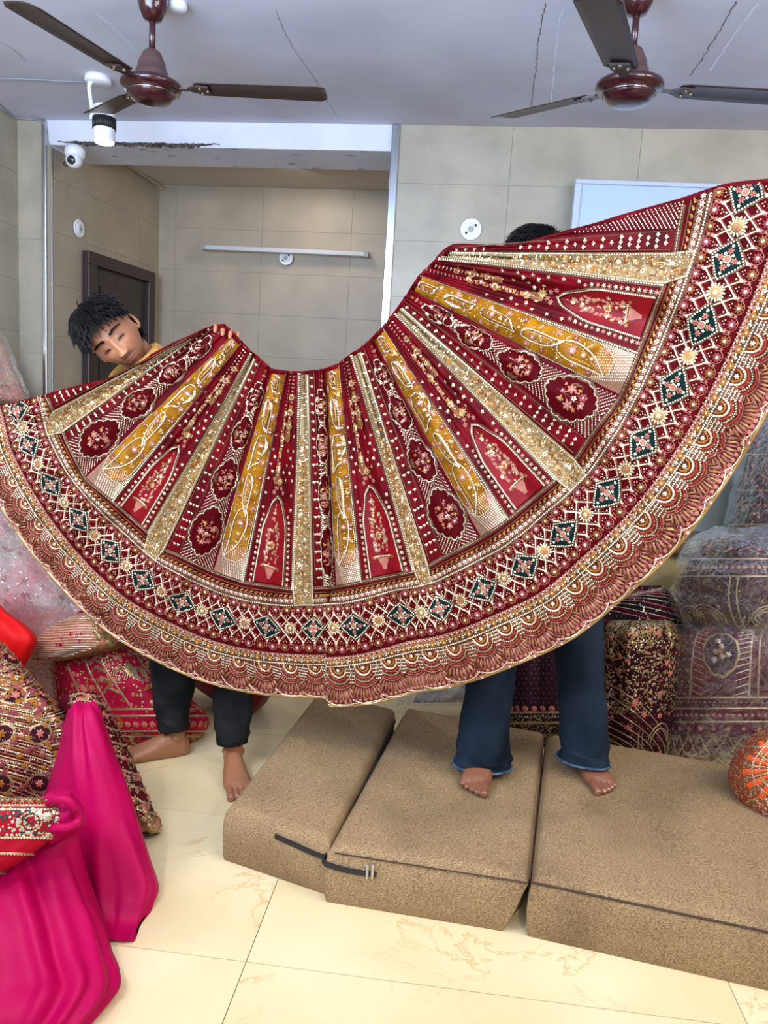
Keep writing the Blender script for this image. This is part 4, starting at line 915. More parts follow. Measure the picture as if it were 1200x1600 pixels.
    # two vines from the waist
    for (x0, x1, s0, s1) in ((-.045, -.035, .01, .50), (.05, .045, .01, .30)):
        nn = int((s1-s0)/.0165)
        for i in range(nn):
            f = i/nn; s = s0+(s1-s0)*f; x = x0+(x1-x0)*f; kx = A_(uc+x)
            if f < .35 if x0 < 0 else f < .5:
                for r in (.8, -.8): place(fc, SK, LEAF, kx, -2+s, .0068, m_seq if i % 2 else m_pink, rot=PI+r, h=.002)
            elif i % 2 == 0:
                place(fc, SK, FL5, A_(uc+x+.014*math.sin(i)), -2+s, .008, m_pink if i % 4 else m_ros, h=.002, rot=i); place(fc, SK, BEAD, A_(uc+x+.014*math.sin(i)), -2+s, .0024, m_bead, h=.004)
            else:
                for r in (.9, -.9, 2.2, -2.2): place(fc, SK, LEAF, kx, -2+s, .0085, m_goldt, rot=PI+r, h=.002)
        for s, r, T in (((s0*.62+s1*.38), .013, FL8), ((s0*.38+s1*.62), .014, FL8), (s1-.045, .012, FL8)):
            kx = A_(uc+(x0+x1)/2); place(fc, SK, T, kx, -2+s, r, m_goldt, h=.0025); place(fc, SK, RING, kx, -2+s, r*.6, m_bead, h=.0035); place(fc, SK, BEAD6, kx, -2+s, r*.28, m_ros, h=.0045)
        td = [(math.sin(a)*.011*(1-.5*(1-math.cos(a))/2), -math.cos(a)*.024*-1) for a in np.arange(14)*2*PI/14]
        poly(fc, SK, float(A_(uc+x1)), -2+s1-.01, td, m_brn, .004, 2, .0055); a_, b_ = path_local(SK, float(A_(uc+x1)), -2+s1-.01, td+[td[0]]); beads(fc, SK, a_, b_, .0045, .0018, m_seq, .0045)
    o2 = fc.build('floret_vines', skirt); o2['kind'] = 'stuff'
    # pearl lines on both seams
    for uu, wd in ((u0-.010, .011), (u1+.002, .010)):
        ribbon(B, SK, *vline(uu), wd, m_braid, .002, .0012); beads(B, SK, *vline(uu), .0066, .0028, m_bead, .0038)
for k in range(5): arch_panel(k)
# small three-petal butis on the dotted gores
def dots(k, u0, u1):
    ac = Acc(); rows = np.arange(.03, .985, .040)
    for i, s in enumerate(rows):
        nc = 1 if s < .36 else (2 if s < .74 else 3)
        if nc == 1: place(ac, SK, BUTI, A_((u0+u1)/2), -2+s, .0095, m_seq, h=.002); place(ac, SK, BEAD, A_((u0+u1)/2), -2+s, .0018, m_bead, h=.004); continue
        for j in range(nc if i % 2 == 0 else nc-1):
            f = (j+.5)/nc if i % 2 == 0 else (j+1)/nc
            u = u0+(u1-u0)*f; place(ac, SK, BUTI, A_(u), -2+s, .0086, m_seq, h=.002); place(ac, SK, BEAD, A_(u), -2+s, .0018, m_bead, h=.004)
    ribbon(ac, SK, *vline(u1, -1.99, -1.02), .0025, m_braid, .0015, .001)
    ribbon(ac, SK, *vline(u0-.002, -1.99, -1.02), .003, m_braid, .0015, .001)
    o = ac.build('buti_motifs', skirt)
    if o: o['kind'] = 'stuff'
for k in range(6): dots(k, k+.082, k+.162)
dots(-1, -.155, -.085)
fl_ = Acc()
for k in range(5):     # floral sprig at the top of each striped gore
    for i in range(6):
        place(fl_, SK, FL5, A_(k+.30+.012*math.sin(i*2)), -1.97+i*.022, .0065, (m_org, m_pink, m_ros)[i % 3], h=.002, rot=i); place(fl_, SK, BEAD, A_(k+.30+.012*math.sin(i*2)), -1.97+i*.022, .0018, m_bead, h=.004)
        place(fl_, SK, LEAF, A_(k+.30), -1.97+i*.022, .008, m_pink, rot=i*1.3, h=.002)
o = fl_.build('top_sprigs', skirt); o['kind'] = 'stuff'
# --- border bands
aL, aR = -.9, 22.7
band_a = np.linspace(aL, aR, 400)
def hline(q, wd, m, hh=.0015, h=.002): ribbon(B, SK, band_a, np.full(400, q), wd, m, h, hh, .012)
def hbeads(q, step, size, m, h=.0035, T=None): beads(B, SK, band_a, np.full(400, q), step, size, m, h, T)
def strip_patch(q0, q1, m, h, nm=4):
    V, F = patch(SK, aL, aR, q0, q1, 500, nm, h); U = np.repeat(np.linspace(aL, aR, 500), nm); v = np.tile(np.linspace(q0, q1, nm), 500); ok = clipf(U, v); B.add(V, F[ok[F].all(1)], m)
hline(-.985, .012, m_braid); hbeads(-.985, .0066, .0029, m_bead, .004)
hline(-.44, .005, m_braid); hline(-.72, .004, m_braid, .001)
hline(-.03, .015, m_braid); hbeads(-.03, .0066, .0029, m_bead, .004); hline(-.14, .004, m_braid)
aa = np.arange(aL, aR, .125)
place(B, SK, LEAF, aa, -.58, .008, m_goldt, rot=PI/2, h=.002); place(B, SK, BEAD6, aa, -.60, .0028, m_org, h=.003); place(B, SK, LEAF, aa+.05, -.58, .010, m_goldt, rot=-PI/2+.6, h=.002)
place(B, SK, FL6, aa, -.28, .0075, m_bead, h=.002, rot=aa*7); place(B, SK, BEAD, aa, -.28, .002, m_org, h=.0045)
DIA = joinT(moveT((np.array([(0, 1, 0), (.8, 0, 0), (0, -1, 0), (-.8, 0, 0), (0, 0, .3)]), np.array([(0, 1, 4), (1, 2, 4), (2, 3, 4), (3, 0, 4)]))))
place(B, SK, DIA, aa+.0625, -.28, .0085, m_pink, h=.002); place(B, SK, DIA, aa+.0625, -.28, .0045, m_velb, h=.0042); place(B, SK, BEAD, aa+.0625, -.28, .0018, m_bead, h=.005)
# lattice
Lt = Acc(); cell = .25
def zig(acc, q0, q1, a0, da, wd, m, h, bead=False):
    for i in np.arange(math.floor(aL/cell)*cell, aR, cell):
        for sg in (-1, 1):
            a_ = np.array([i, i+sg*da]); q_ = np.array([q0, q1]); ribbon(acc, SK, a_, q_, wd, m, h, .0012, .02)
            if bead: beads(acc, SK, a_, q_, .0058, .0019, m_bead, h+.0014)
span = 1.14; q0, q1 = .42, 1.56
def lattice():
    # diagonals broken into zig-zags: full cell lines between q0 and q1
    for i in np.arange(math.floor(aL/cell)*cell, aR, cell):
        for sg in (-1, 1):
            a_ = np.array([i, i+sg*cell*2.0]); q_ = np.array([q0, q1])
            ribbon(Lt, SK, a_, q_, .0046, m_seq, .002, .0016, .03); beads(Lt, SK, a_, q_, .0062, .0018, m_bead, .0036)
            ribbon(Lt, SK, a_+.04, q_, .0016, m_ros, .0016, .0008, .03)
    t = np.arange(math.floor(aL/cell)*cell, aR, cell)
    for q in (.71, .99, 1.28):
        pass
    # nodes
    place(Lt, SK, BEAD6, t, q0, .0045, m_bead, h=.003); place(Lt, SK, BEAD6, t, q1, .0045, m_bead, h=.003)
    # florets top and bottom rows with lobed outlines
    for q, sg in ((.20, 1), (1.78, -1)):
        c = t+cell/2
        place(Lt, SK, FL8, c[::2], q, .0135, m_brn, h=.002, rot=c[::2]*5); place(Lt, SK, FL8, c[1::2], q, .0125, m_ros, h=.002, rot=c[1::2]*5); place(Lt, SK, BEAD6, c, q, .0042, m_bead, h=.004)
        for ch in c:
            th = np.linspace(-2.2, 2.2, 9); x = np.sin(th)*.0155; y = -np.cos(th)*.015*sg+(0.003*sg); uu, vv = path_local(SK, ch, q, np.stack([x, y], -1)); ribbon(Lt, SK, uu, vv, .0016, m_pink, .0016, .0008, .005)
        cc = t
        place(Lt, SK, FL5, cc, q+.13*sg, .0058, m_pink, h=.002); place(Lt, SK, BEAD, cc, q+.13*sg, .002, m_bead, h=.004)
        place(Lt, SK, LEAF, cc, q+.05*sg, .009, m_pink, rot=PI if sg > 0 else 0, h=.0015)
        place(Lt, SK, BEAD, np.concatenate([c-.03, c+.03, c]), np.concatenate([np.full(len(c), q+.22*sg)]*2+[np.full(len(c), q+.28*sg)]), .0020, m_seq, h=.003)
    # tiny clusters in the lattice cells
    for j, q in enumerate((.56, .84, 1.13, 1.41)):
        c = t+(cell/2 if j % 2 == 0 else 0)
        place(Lt, SK, BEAD, c, q, .0026, m_seq, h=.002)
lattice()
o = Lt.build('lattice_embroidery', skirt); o['kind'] = 'stuff'
def dia_shape(L, W, n=32):
    t = np.arange(n)*2*PI/n; out = []
    for a in t:
        c, s = math.cos(a), math.sin(a); r = 1/(abs(c)**.98+abs(s)**.98)**(1/.98); r *= 1+.13*math.sin(2*a)**2*(1-.75*abs(math.sin(2*a))**12)
        out.append((c*W*r, s*L*r))
    return np.array(out)
for i_ in range(0, 23):
    i = i_-.28
    al, be, ga = SK.metric(np.array([float(i)]), np.array([1.0])); W = al[0]*.37; L = ga[0]*.56
    if i_ == 10: continue
    if i_ == 9: W *= .8
    W = min(max(W, .036), .062); L = min(max(L, .042), .062)
    g_ = Acc(); sh = dia_shape(L, W); poly(g_, SK, i, 1.0, sh*1.0, m_braid, .0052); poly(g_, SK, i, 1.0, sh*.84, m_grn, .0065)
    loop = np.vstack([sh, sh[:1]])*.86; a_, b_ = path_local(SK, i, 1.0, loop); beads(g_, SK, a_, b_, .0062, .0026, m_bead, .0066)
    a_, b_ = path_local(SK, i, 1.0, [(0, 0)]); place(g_, SK, DISC, a_, b_, .0080, m_pink, h=.0068); place(g_, SK, RING, a_, b_, .0092, m_seq, h=.0068)
    for x, y in ((W*.36, 0), (-W*.36, 0), (0, L*.38), (0, -L*.38)):
        a_, b_ = path_local(SK, i, 1.0, [(x, y)]); place(g_, SK, FL6, a_, b_, .0088, m_pink, h=.0068, rot=x*50); place(g_, SK, BEAD, a_, b_, .0022, m_ros, h=.009)
    for x, y in ((W*.2, L*.2), (-W*.2, L*.2), (W*.2, -L*.2), (-W*.2, -L*.2), (W*.60, 0), (-W*.60, 0), (0, L*.62), (0, -L*.62)):
        a_, b_ = path_local(SK, i, 1.0, [(x, y)]); place(g_, SK, FL5, a_, b_, .0046, m_bead, h=.0068)
    if i_ in (0, 22): 
        # these two are cut by the folded edge: drop faces beyond it
        V = np.vstack(g_.V); 
        d = V-EYE; cx = d@cam2w((1, 0, 0)); cy = d@cam2w((0, 1, 0)); cz = d@cam2w((0, 0, 1)); X = 600+FPX*cx/cz; Yp = 800+FPX*cy/cz; ok = Yp > top_limit(X)-1
        nf, nm = [], []
        for f, m in zip(g_.F, g_.M): k_ = ok[f].all(1); nf.append(f[k_]); nm.append(m[k_])
        g_.F, g_.M = [f for f in nf if len(f)], [m for m in nm if len(m)]
    g_.build('green_motif', skirt)['label'] = 'bottle green diamond motif with peach flowers'
for i in range(0, 22):
    c = i+.22
    if i == 9: continue
    g_ = Acc(); r = .0165
    place(g_, SK, DISC, c, 1.0, r, m_goldt, h=.003)
    if not g_.V: continue
    t = np.arange(14)*2*PI/14; a_, b_ = path_local(SK, c, 1.0, np.stack([np.cos(t), np.sin(t)], -1)*r*.82); place(g_, SK, LEAF, a_, b_, .009, m_seq, rot=t-PI/2, h=.004); place(g_, SK, BEAD, a_, b_, .0026, m_bead, h=.006)
    place(g_, SK, RING, c, 1.0, r*.55, m_goldt, h=.005); place(g_, SK, FL6, c, 1.0, r*.42, m_pink if i % 2 else m_bead, h=.006)
    g_.build('round_motif', skirt)
# pink flower row, marigold row
hline(2.0, .005, m_darkv); hline(2.10, .004, m_braid)
a2 = np.arange(aL, aR, .10); place(B, SK, FL5, a2, 2.24, .0090, m_pink, h=.002, rot=a2*9); place(B, SK, BEAD, a2, 2.24, .0022, m_bead, h=.0042)
place(B, SK, BEAD, a2+.05, 2.14, .0022, m_bead, h=.003)
strip_patch(2.40, 3.0, m_braid, .0012)
hline(2.44, .004, m_goldt); hline(2.80, .004, m_braid, .002)
a3 = np.arange(aL, aR, .25); place(B, SK, FL8, a3, 2.62, .0100, m_org, h=.003, rot=a3*3); place(B, SK, BEAD, a3, 2.62, .003, m_bead, h=.0055)
place(B, SK, FL5, a3+.125, 2.60, .0072, m_seq, h=.003); place(B, SK, BEAD, np.concatenate([a3+.07, a3+.18, a3+.125]), np.concatenate([np.full(len(a3), 2.56)]*2+[np.full(len(a3), 2.7)]), .0028, m_bead, h=.004)
hline(2.92, .010, m_braid); hbeads(2.92, .0060, .0028, m_bead, .0045)
o = B.build('bead_trim', skirt); o['kind'] = 'stuff'
# scalloped fans along the hem
def fan_motif(c):
    if 8.85 < c < 10.15: return
    ok = clipf(np.array([c]), np.array([3.4]))[0]
    if not ok: return
    al, be, ga = SK.metric(np.array([float(c)]), np.array([3.3])); W = max(al[0]*.25, .03); L = ga[0]*.80; R = L/1.03
    f = Acc(); y0 = 3.02
    def pl(pts): return path_local(SK, c, y0, pts)
    def arc(r, n=18): tm = min(PI/2*.98, math.asin(min(1, W/(r*R)))); th = np.linspace(-tm, tm, n); return np.stack([np.sin(th)*r*R, np.cos(th)*r*R], -1)
    for r, wd, m, bd in ((.17, .004, m_org, None), (.26, .0055, m_seq, m_bead), (.34, .0035, m_red, None), (.43, .0055, m_braid, m_seq), (.51, .003, m_red, None), (.57, .002, m_pink, None)):
        a_, b_ = pl(arc(r)); ribbon(f, SK, a_, b_, wd, m, .002, .0016, .006)
        if bd: beads(f, SK, a_, b_, .0056, .0023, bd, .0042)
    a_, b_ = pl([(0, .07*R)]); place(f, SK, FL6, a_, b_, .0070, m_bead, h=.003)
    n = 11; tm = min(math.asin(min(1, W/(.80*R)))*1.02, 1.2)
    for j in range(n):
        t = -tm+2*tm*j/(n-1); a_, b_ = pl([(math.sin(t)*.60*R, math.cos(t)*.60*R)]); e_ = math.asin(min(1, W/(1.0*R))); ln = .38 if abs(t) < e_*1.05 else .26
        place(f, SK, (RAY[0]*np.array([.75, 1, 1]), RAY[1]), a_, b_, ln*R, m_goldt if j % 2 == 0 else m_pink, rot=-t, h=.0022)
        place(f, SK, (RAY[0]*np.array([.32, .9, 1.4]), RAY[1]), a_, b_, ln*R, m_pink if j % 2 == 0 else m_ros, rot=-t, h=.0034)
    a_, b_ = pl(arc(1.0)); ribbon(f, SK, a_, b_, .0034, m_seq, .002, .0014, .008); beads(f, SK, a_, b_, .0056, .0022, m_bead, .0036)
    # pearl-filled scale leaf beside the fan
    w_ = W*.42; sc_ = [(math.sin(q)*w_*(1-.25*(1-math.cos(q))/2*0), .5*L*.62*(1-math.cos(q))/1.0) for q in np.linspace(-PI, PI, 13)[:-1]]
    pts = [(W-w_, -.002), (W+w_, -.002), (W+w_*.9, .12*L), (W+w_*.5, .30*L), (W, .42*L), (W-w_*.5, .30*L), (W-w_*.9, .12*L)]
    poly(f, SK, c, y0, pts, m_braid, .0028, 2, cen=(W, .14*L))
    for yy in np.arange(.02, .38, .085):
        ww = w_*(1-yy/.44)**.6; xs = np.arange(-ww, ww+.001, .0052); a_, b_ = pl([(W+x, yy*L) for x in xs]); place(f, SK, BEAD, a_, b_, .0024, m_bead, h=.003)
    # little flower in the notch and berries along the hem
    a_, b_ = pl([(W, 1.0*L)]); place(f, SK, FL8, a_, b_, .0105, m_pink, h=.002); place(f, SK, BEAD6, a_, b_, .0036, m_bead, h=.004)
    f.build('fan_motif', skirt)
for c in np.arange(0.0, 22.6, .5): fan_motif(c+.25)
Hm = Acc(); t = np.arange(aL, aR, .09); t = t[(t < 9.0) | (t > 10.0)]
place(Hm, SK, BEAD6, t, 3.86, .0058, m_pink, h=.002); place(Hm, SK, BEAD6, t+.045, 3.79, .0048, m_ros, h=.002)
zz_a = np.arange(aL, aR, .0625); ribbon(Hm, SK, zz_a, 3.93+.022*(np.arange(len(zz_a)) % 2), .003, m_seq, .002, .001, .006)
ribbon(Hm, SK, band_a, np.full(400, 3.985), .006, m_goldt, .002, .002, .012)
n = 2600; place(Hm, SK, BEAD, rng.uniform(aL, aR, n), rng.uniform(3.05, 3.8, n), .0015, m_seq, rot=rng.uniform(0, 3, n), h=.0012)
o = Hm.build('hem_edging', skirt); o['kind'] = 'stuff'
# ------------------------------------------------------------------ people
m_skin = None
def skin_mat(name, base, lip, beard, feet=None):
    """skin colour from a per-vertex layer: rgb already resolved"""
    m = bpy.data.materials.new(name); m.use_nodes = True; nt = m.node_tree; b = nt.nodes['Principled BSDF']
    at = nt.nodes.new('ShaderNodeVertexColor'); at.layer_name = 'skin'; nt.links.new(at.outputs[0], b.inputs['Base Color'])
    b.inputs['Roughness'].default_value = .42; b.inputs['Subsurface Weight'].default_value = .12; b.inputs['Subsurface Radius'].default_value = (.02, .008, .004); b.inputs['Specular IOR Level'].default_value = .45
    n2 = nt.nodes.new('ShaderNodeTexNoise'); n2.inputs['Scale'].default_value = 260; bp = nt.nodes.new('ShaderNodeBump'); bp.inputs['Strength'].default_value = .12; bp.inputs['Distance'].default_value = .001
    nt.links.new(n2.outputs['Fac'], bp.inputs['Height']); nt.links.new(bp.outputs[0], b.inputs['Normal'])
    return m
def gauss(x, c, w): return np.exp(-((x-c)/w)**2)
def sst(a, b, x): t = np.clip((x-a)/(b-a), 0, 1); return t*t*(3-2*t)
def head_vf():
    """head in its own frame: x right, -y face, z up; origin near ear height"""
    nu, nv = 220, 170; th = np.linspace(0, 2*PI, nu, endpoint=False); ph = np.linspace(-PI/2+.001, PI/2-.001, nv)
    # concentrate columns at the face (-y)
    th = th+.45*np.sin(th)*-1
    T, Ph = np.meshgrid(th, ph, indexing='ij'); dx = np.sin(T)*np.cos(Ph); dy = -np.cos(T)*np.cos(Ph); dz = np.sin(Ph)
    X = dx*.076; Y = dy*.096; Z = dz*.118
    Z = Z+.006
    # skull widens above, jaw narrows below
    low = sst(.0, -.11, Z); X = X*(1-.34*low**1.2); X = X*(1+.05*gauss(Z, .05, .05))
    back = dy > 0
    Y = np.where(dy < 0, Y*(1+.02*low), Y*(1-.30*sst(-.01, -.10, Z)))
    Y = np.where(dy < 0, np.maximum(Y, -.088-.004*gauss(Z, 0, .09)), Y)
    f = sst(.0, .5, -dy)
    # cheekbones, brow, sockets
    d = np.zeros_like(X)
    d += .005*(gauss(X, .047, .018)+gauss(X, -.047, .018))*gauss(Z, -.012, .02)
    d += .006*gauss(np.abs(X), .026, .026)*gauss(Z, .040, .010)
    d -= .013*(gauss(X, .032, .017)+gauss(X, -.032, .017))*gauss(Z, .020, .014)
    d += .0115*(gauss(X, .032, .0135)+gauss(X, -.032, .0135))*gauss(Z, .018, .0100)        # closed lids
    lid = .012-.18*(np.abs(X)-.032)**2/.012
    d -= .0028*gauss(np.abs(X), .032, .013)*gauss(Z, lid, .0016)
    d += .0016*gauss(np.abs(X), .032, .013)*gauss(Z, lid+.004, .003)
    d -= .0018*gauss(np.abs(X), .032, .014)*gauss(Z, .0275, .002)                            # lid crease
    # nose
    nz = np.clip((.030-Z)/.062, 0, 1); onn = (Z < .034)*(Z > -.044)
    ridge = (.004+.019*nz**1.15)*np.exp(-(X/(.0075+.006*nz))**2)*np.where(Z > -.030, 1, np.clip((Z+.042)/.012, 0, 1)**.7)
    d += np.where(onn, ridge, 0)
    d += .012*(gauss(X, .0130, .0062)+gauss(X, -.0125, .0062))*gauss(Z, -.030, .0075)
    d += .004*gauss(X, 0, .009)*gauss(Z, -.028, .008)
    d -= .003*gauss(np.abs(X), .0065, .0030)*gauss(Z, -.0375, .0022)
    # mouth
    d += .006*gauss(X, 0, .030)*gauss(Z, -.062, .022)
    mz = -.0595+.0016*np.cos(X/.024*PI)*(np.abs(X) < .026)
    mw = np.clip(1-(np.abs(X)/.026)**3, 0, 1)
    d += .0040*mw*gauss(Z, mz+.0050, .0042)+.0052*mw*gauss(Z, mz-.0062, .0052)-.0045*mw*gauss(Z, mz, .0014)
    d -= .0016*gauss(X, 0, .0035)*gauss(Z, -.047, .006)
    d -= .003*gauss(X, 0, .022)*gauss(Z, -.0765, .005)
    d += .009*gauss(X, 0, .019)*gauss(Z, -.096, .014)
    d -= .0015*gauss(np.abs(X), .026-(-.03-Z)*.25, .004)*gauss(Z, -.042, .016)               # smile fold
    Y = Y-d*f
    V = np.stack([X, Y, Z], -1).reshape(-1, 3); F = [grid_faces(nu, nv, True)]
    c0, c1 = len(V), len(V)+1; V = np.vstack([V, V[0::nv].mean(0), V[nv-1::nv].mean(0)]); i = np.arange(nu); j = (i+1) % nu
    F += [np.stack([j*nv, i*nv, np.full(nu, c0)], -1), np.stack([i*nv+nv-1, j*nv+nv-1, np.full(nu, c1)], -1)]
    parts = [(V, F)]
    for s in (-1, 1):   # ears: dished oval with rim
        n1, n2 = 24, 9; P = []
        for a in np.arange(n1)*2*PI/n1:
            for r in np.linspace(0, 1, n2):
                yy = math.cos(a)*.017*r*(1 if math.sin(a) > 0 else .75); zz = math.sin(a)*.031*r
                prof = np.interp(r, [0, .35, .6, .8, .93, 1], [.000, .001, .003, .011, .012, .006])
                P.append((s*(.071+prof+.010*(yy+.017)/.034*r), .012+yy, .002+zz))
        P = np.array(P); parts.append((P, [grid_faces(n1, n2, True)]))
        Q = P.copy(); Q[:, 0] -= s*np.tile(np.linspace(.012, .009, n2), n1); parts.append((Q, [grid_faces(n1, n2, True)]))
        a = np.arange(n1); b = (a+1) % n1; o = 0
        rim = np.vstack([P[n2-1::n2], Q[n2-1::n2]]); parts.append((rim, [np.stack([a, b, b+n1, a+n1], -1)]))
        # solid ear body for remeshing
        E_ = []
        for a_ in np.arange(24)*2*PI/24:
            E_.append((s*.076, .012+math.cos(a_)*.014, .002+math.sin(a_)*.027))
        V2, F2 = tube_vf(np.vstack([E_, E_[:1]]), np.full(25, .0050), 8, caps=False); 
        V2[:, 0] += s*.45*(V2[:, 1]-.0); parts.append((V2, F2))
        V3, F3 = tube_vf([(s*.064, .008, -.022), (s*.068, .010, 0), (s*.070, .014, .022)], [.007, .009, .008], 8); parts.append((V3, F3))
        parts.append(ell_vf((s*.078, .008, -.024), (.0055, .007, .008)))
    # keep only closed ear solids
    keep = [parts[0]]
    for k in range(2):
        b = 1+k*6; keep += parts[b+3:b+6]
    return keep
def ell_vf(c, r, n=16):
    th = np.arange(n)*2*PI/n; ph = np.linspace(-PI/2+.01, PI/2-.01, n//2+1); T, P = np.meshgrid(th, ph, indexing='ij')
    V = np.stack([np.cos(T)*np.cos(P)*r[0], np.sin(T)*np.cos(P)*r[1], np.sin(P)*r[2]], -1).reshape(-1, 3)+np.array(c)
    k = len(ph); F = [grid_faces(n, k, True)]; i = np.arange(n); j = (i+1) % n; c0 = len(V); V = np.vstack([V, V[::k].mean(0), V[k-1::k].mean(0)])
    return V, F+[np.stack([j*k, i*k, np.full(n, c0)], -1), np.stack([i*k+k-1, j*k+k-1, np.full(n, c0+1)], -1)]
def foot_parts(ank, toe_dir, side, L=.245, toes=True):
    """ank: ankle joint xyz (z~.08 over ground); toe_dir unit xy; side +1 if big toe lies to the right of the toe direction's left... sign of big toe"""
    d = np.array([toe_dir[0], toe_dir[1]]); d /= np.linalg.norm(d); p = np.array([-d[1], d[0]])*side   # p points to the big-toe side
    gz = ank[2]-.085
    def W(f, s, z): return np.array([ank[0]+d[0]*f+p[0]*s, ank[1]+d[1]*f+p[1]*s, gz+z])
    sec = [(-.055, 0, .026, .020, .034), (-.035, 0, .034, .031, .045), (0, 0, .040, .034, .060), (.04, .003, .040, .036, .052), (.085, .004, .034, .043, .038), (.13, .002, .026, .049, .028), (.158, -.001, .020, .049, .021), (.172, -.004, .015, .044, .015)]
    V = []; n = 18
    for f, s, zc, wx, hz in sec:
        for a in np.arange(n)*2*PI/n:
            z = zc+math.sin(a)*hz; z = max(z, .0015+.004*0); V.append(W(f, s+math.cos(a)*wx, z))
    V = np.array(V).reshape(len(sec), n, 3).transpose(1, 0, 2).reshape(-1, 3); k = len(sec); F = [grid_faces(n, k, True)]
    i = np.arange(n); j = (i+1) % n; c0 = len(V); V = np.vstack([V, V[::k].mean(0), V[k-1::k].mean(0)]); F += [np.stack([j*k, i*k, np.full(n, c0)], -1), np.stack([i*k+k-1, j*k+k-1, np.full(n, c0+1)], -1)]
    out = [(V, F)]
    tips = []
    for s, f0, f1, r in ((.0325, .150, .222, .0135), (.0095, .155, .217, .0092), (-.0095, .152, .206, .0085), (-.0265, .146, .193, .0080), (-.0415, .138, .178, .0076)):
        P = [W(f0-.02, s*.95, .018), W(f0+.3*(f1-f0), s*.99, .021), W(f0+.65*(f1-f0), s, .016), W(f1-r*.6, s, .0125), W(f1, s, .011)]
        out.append(tube_vf(catmull(P, 12), np.interp(np.linspace(0, 1, 12), [0, .3, .6, .85, 1], [r*.95, r*.92, r*.9, r*1.04, r*.55]), 12)); tips.append((W(f1-r*.55, s, .0125+r*.72), d, p, r))
    out.append(tube_vf([W(-.004, 0, .05), W(-.008, 0, .11), W(-.010, 0, .20)], [.036, .032, .040], 16))
    out.append(ell_vf(W(-.002, .028, .078), (.014, .014, .014))); out.append(ell_vf(W(-.008, -.029, .070), (.013, .013, .014)))
    return out, tips
def hand_parts(wr, mid, fingers, thumb, r=.0088):
    """wr wrist, mid palm centre, fingers = list of point lists"""
    wr, mid = np.array(wr), np.array(mid)
    out = [tube_vf(catmull([wr, (wr*.4+mid*.6), mid, mid+(mid-wr)*.35], 10), [.026, .027, .030, .034, .036, .037, .037, .035, .030, .022], 14, flat=.5)]
    for k, f in enumerate(fingers+[thumb]):
        rr = (.0086, .0090, .0086, .0076, .0105)[k if k < 4 else 4]; P = catmull(np.array(f, float), 14)
        out.append(tube_vf(P, rr*np.interp(np.linspace(0, 1, 14), [0, .4, .9, 1], [1.1, 1.0, .85, .5]), 10))
    return out
def remesh(parts, name, m, vox, parent, smooth_it=2):
    V, F = merge(parts); o = mesh_obj(name, V, F, m, None)
    md = o.modifiers.new('r', 'REMESH'); md.mode = 'VOXEL'; md.voxel_size = vox; md.adaptivity = 0
    md2 = o.modifiers.new('s', 'SMOOTH'); md2.factor = .5; md2.iterations = smooth_it
    dg = bpy.context.evaluated_depsgraph_get(); me = bpy.data.meshes.new_from_object(o.evaluated_get(dg)); o.modifiers.clear(); old = o.data; o.data = me; bpy.data.meshes.remove(old)
    me.name = name
    if not me.materials: me.materials.append(m)
    me.polygons.foreach_set('use_smooth', np.ones(len(me.polygons), bool))
    if parent: o.parent = parent; o.matrix_parent_inverse = Matrix.Translation(-Vector(parent.location))
    return o
def colour(o, fn):
    me = o.data; n = len(me.vertices); co = np.empty(n*3, np.float32); me.vertices.foreach_get('co', co); C = fn(co.reshape(-1, 3))
    at = me.color_attributes.new('skin', 'FLOAT_COLOR', 'POINT'); at.data.foreach_set('color', np.hstack([C, np.ones((n, 1))]).astype(np.float32).ravel())
def frame_from_cam(fwd, up):
    f = cam2w(np.array(fwd, float)); f /= np.linalg.norm(f); u = cam2w(np.array(up, float)); u -= f*np.dot(u, f); u /= np.linalg.norm(u); r = np.cross(u, -f)*-1
    r = np.cross(-f, u)*-1
    return np.array([np.cross(u, f)*-1*-1, -f, u])   # rows: x, y(back), z
def head_to_world(V, c, Fm, sc=1.0): return (V*sc)@Fm+c
m_hair = mat('black_hair', (0.004, 0.0038, 0.0036), 0.38, spec=.2)
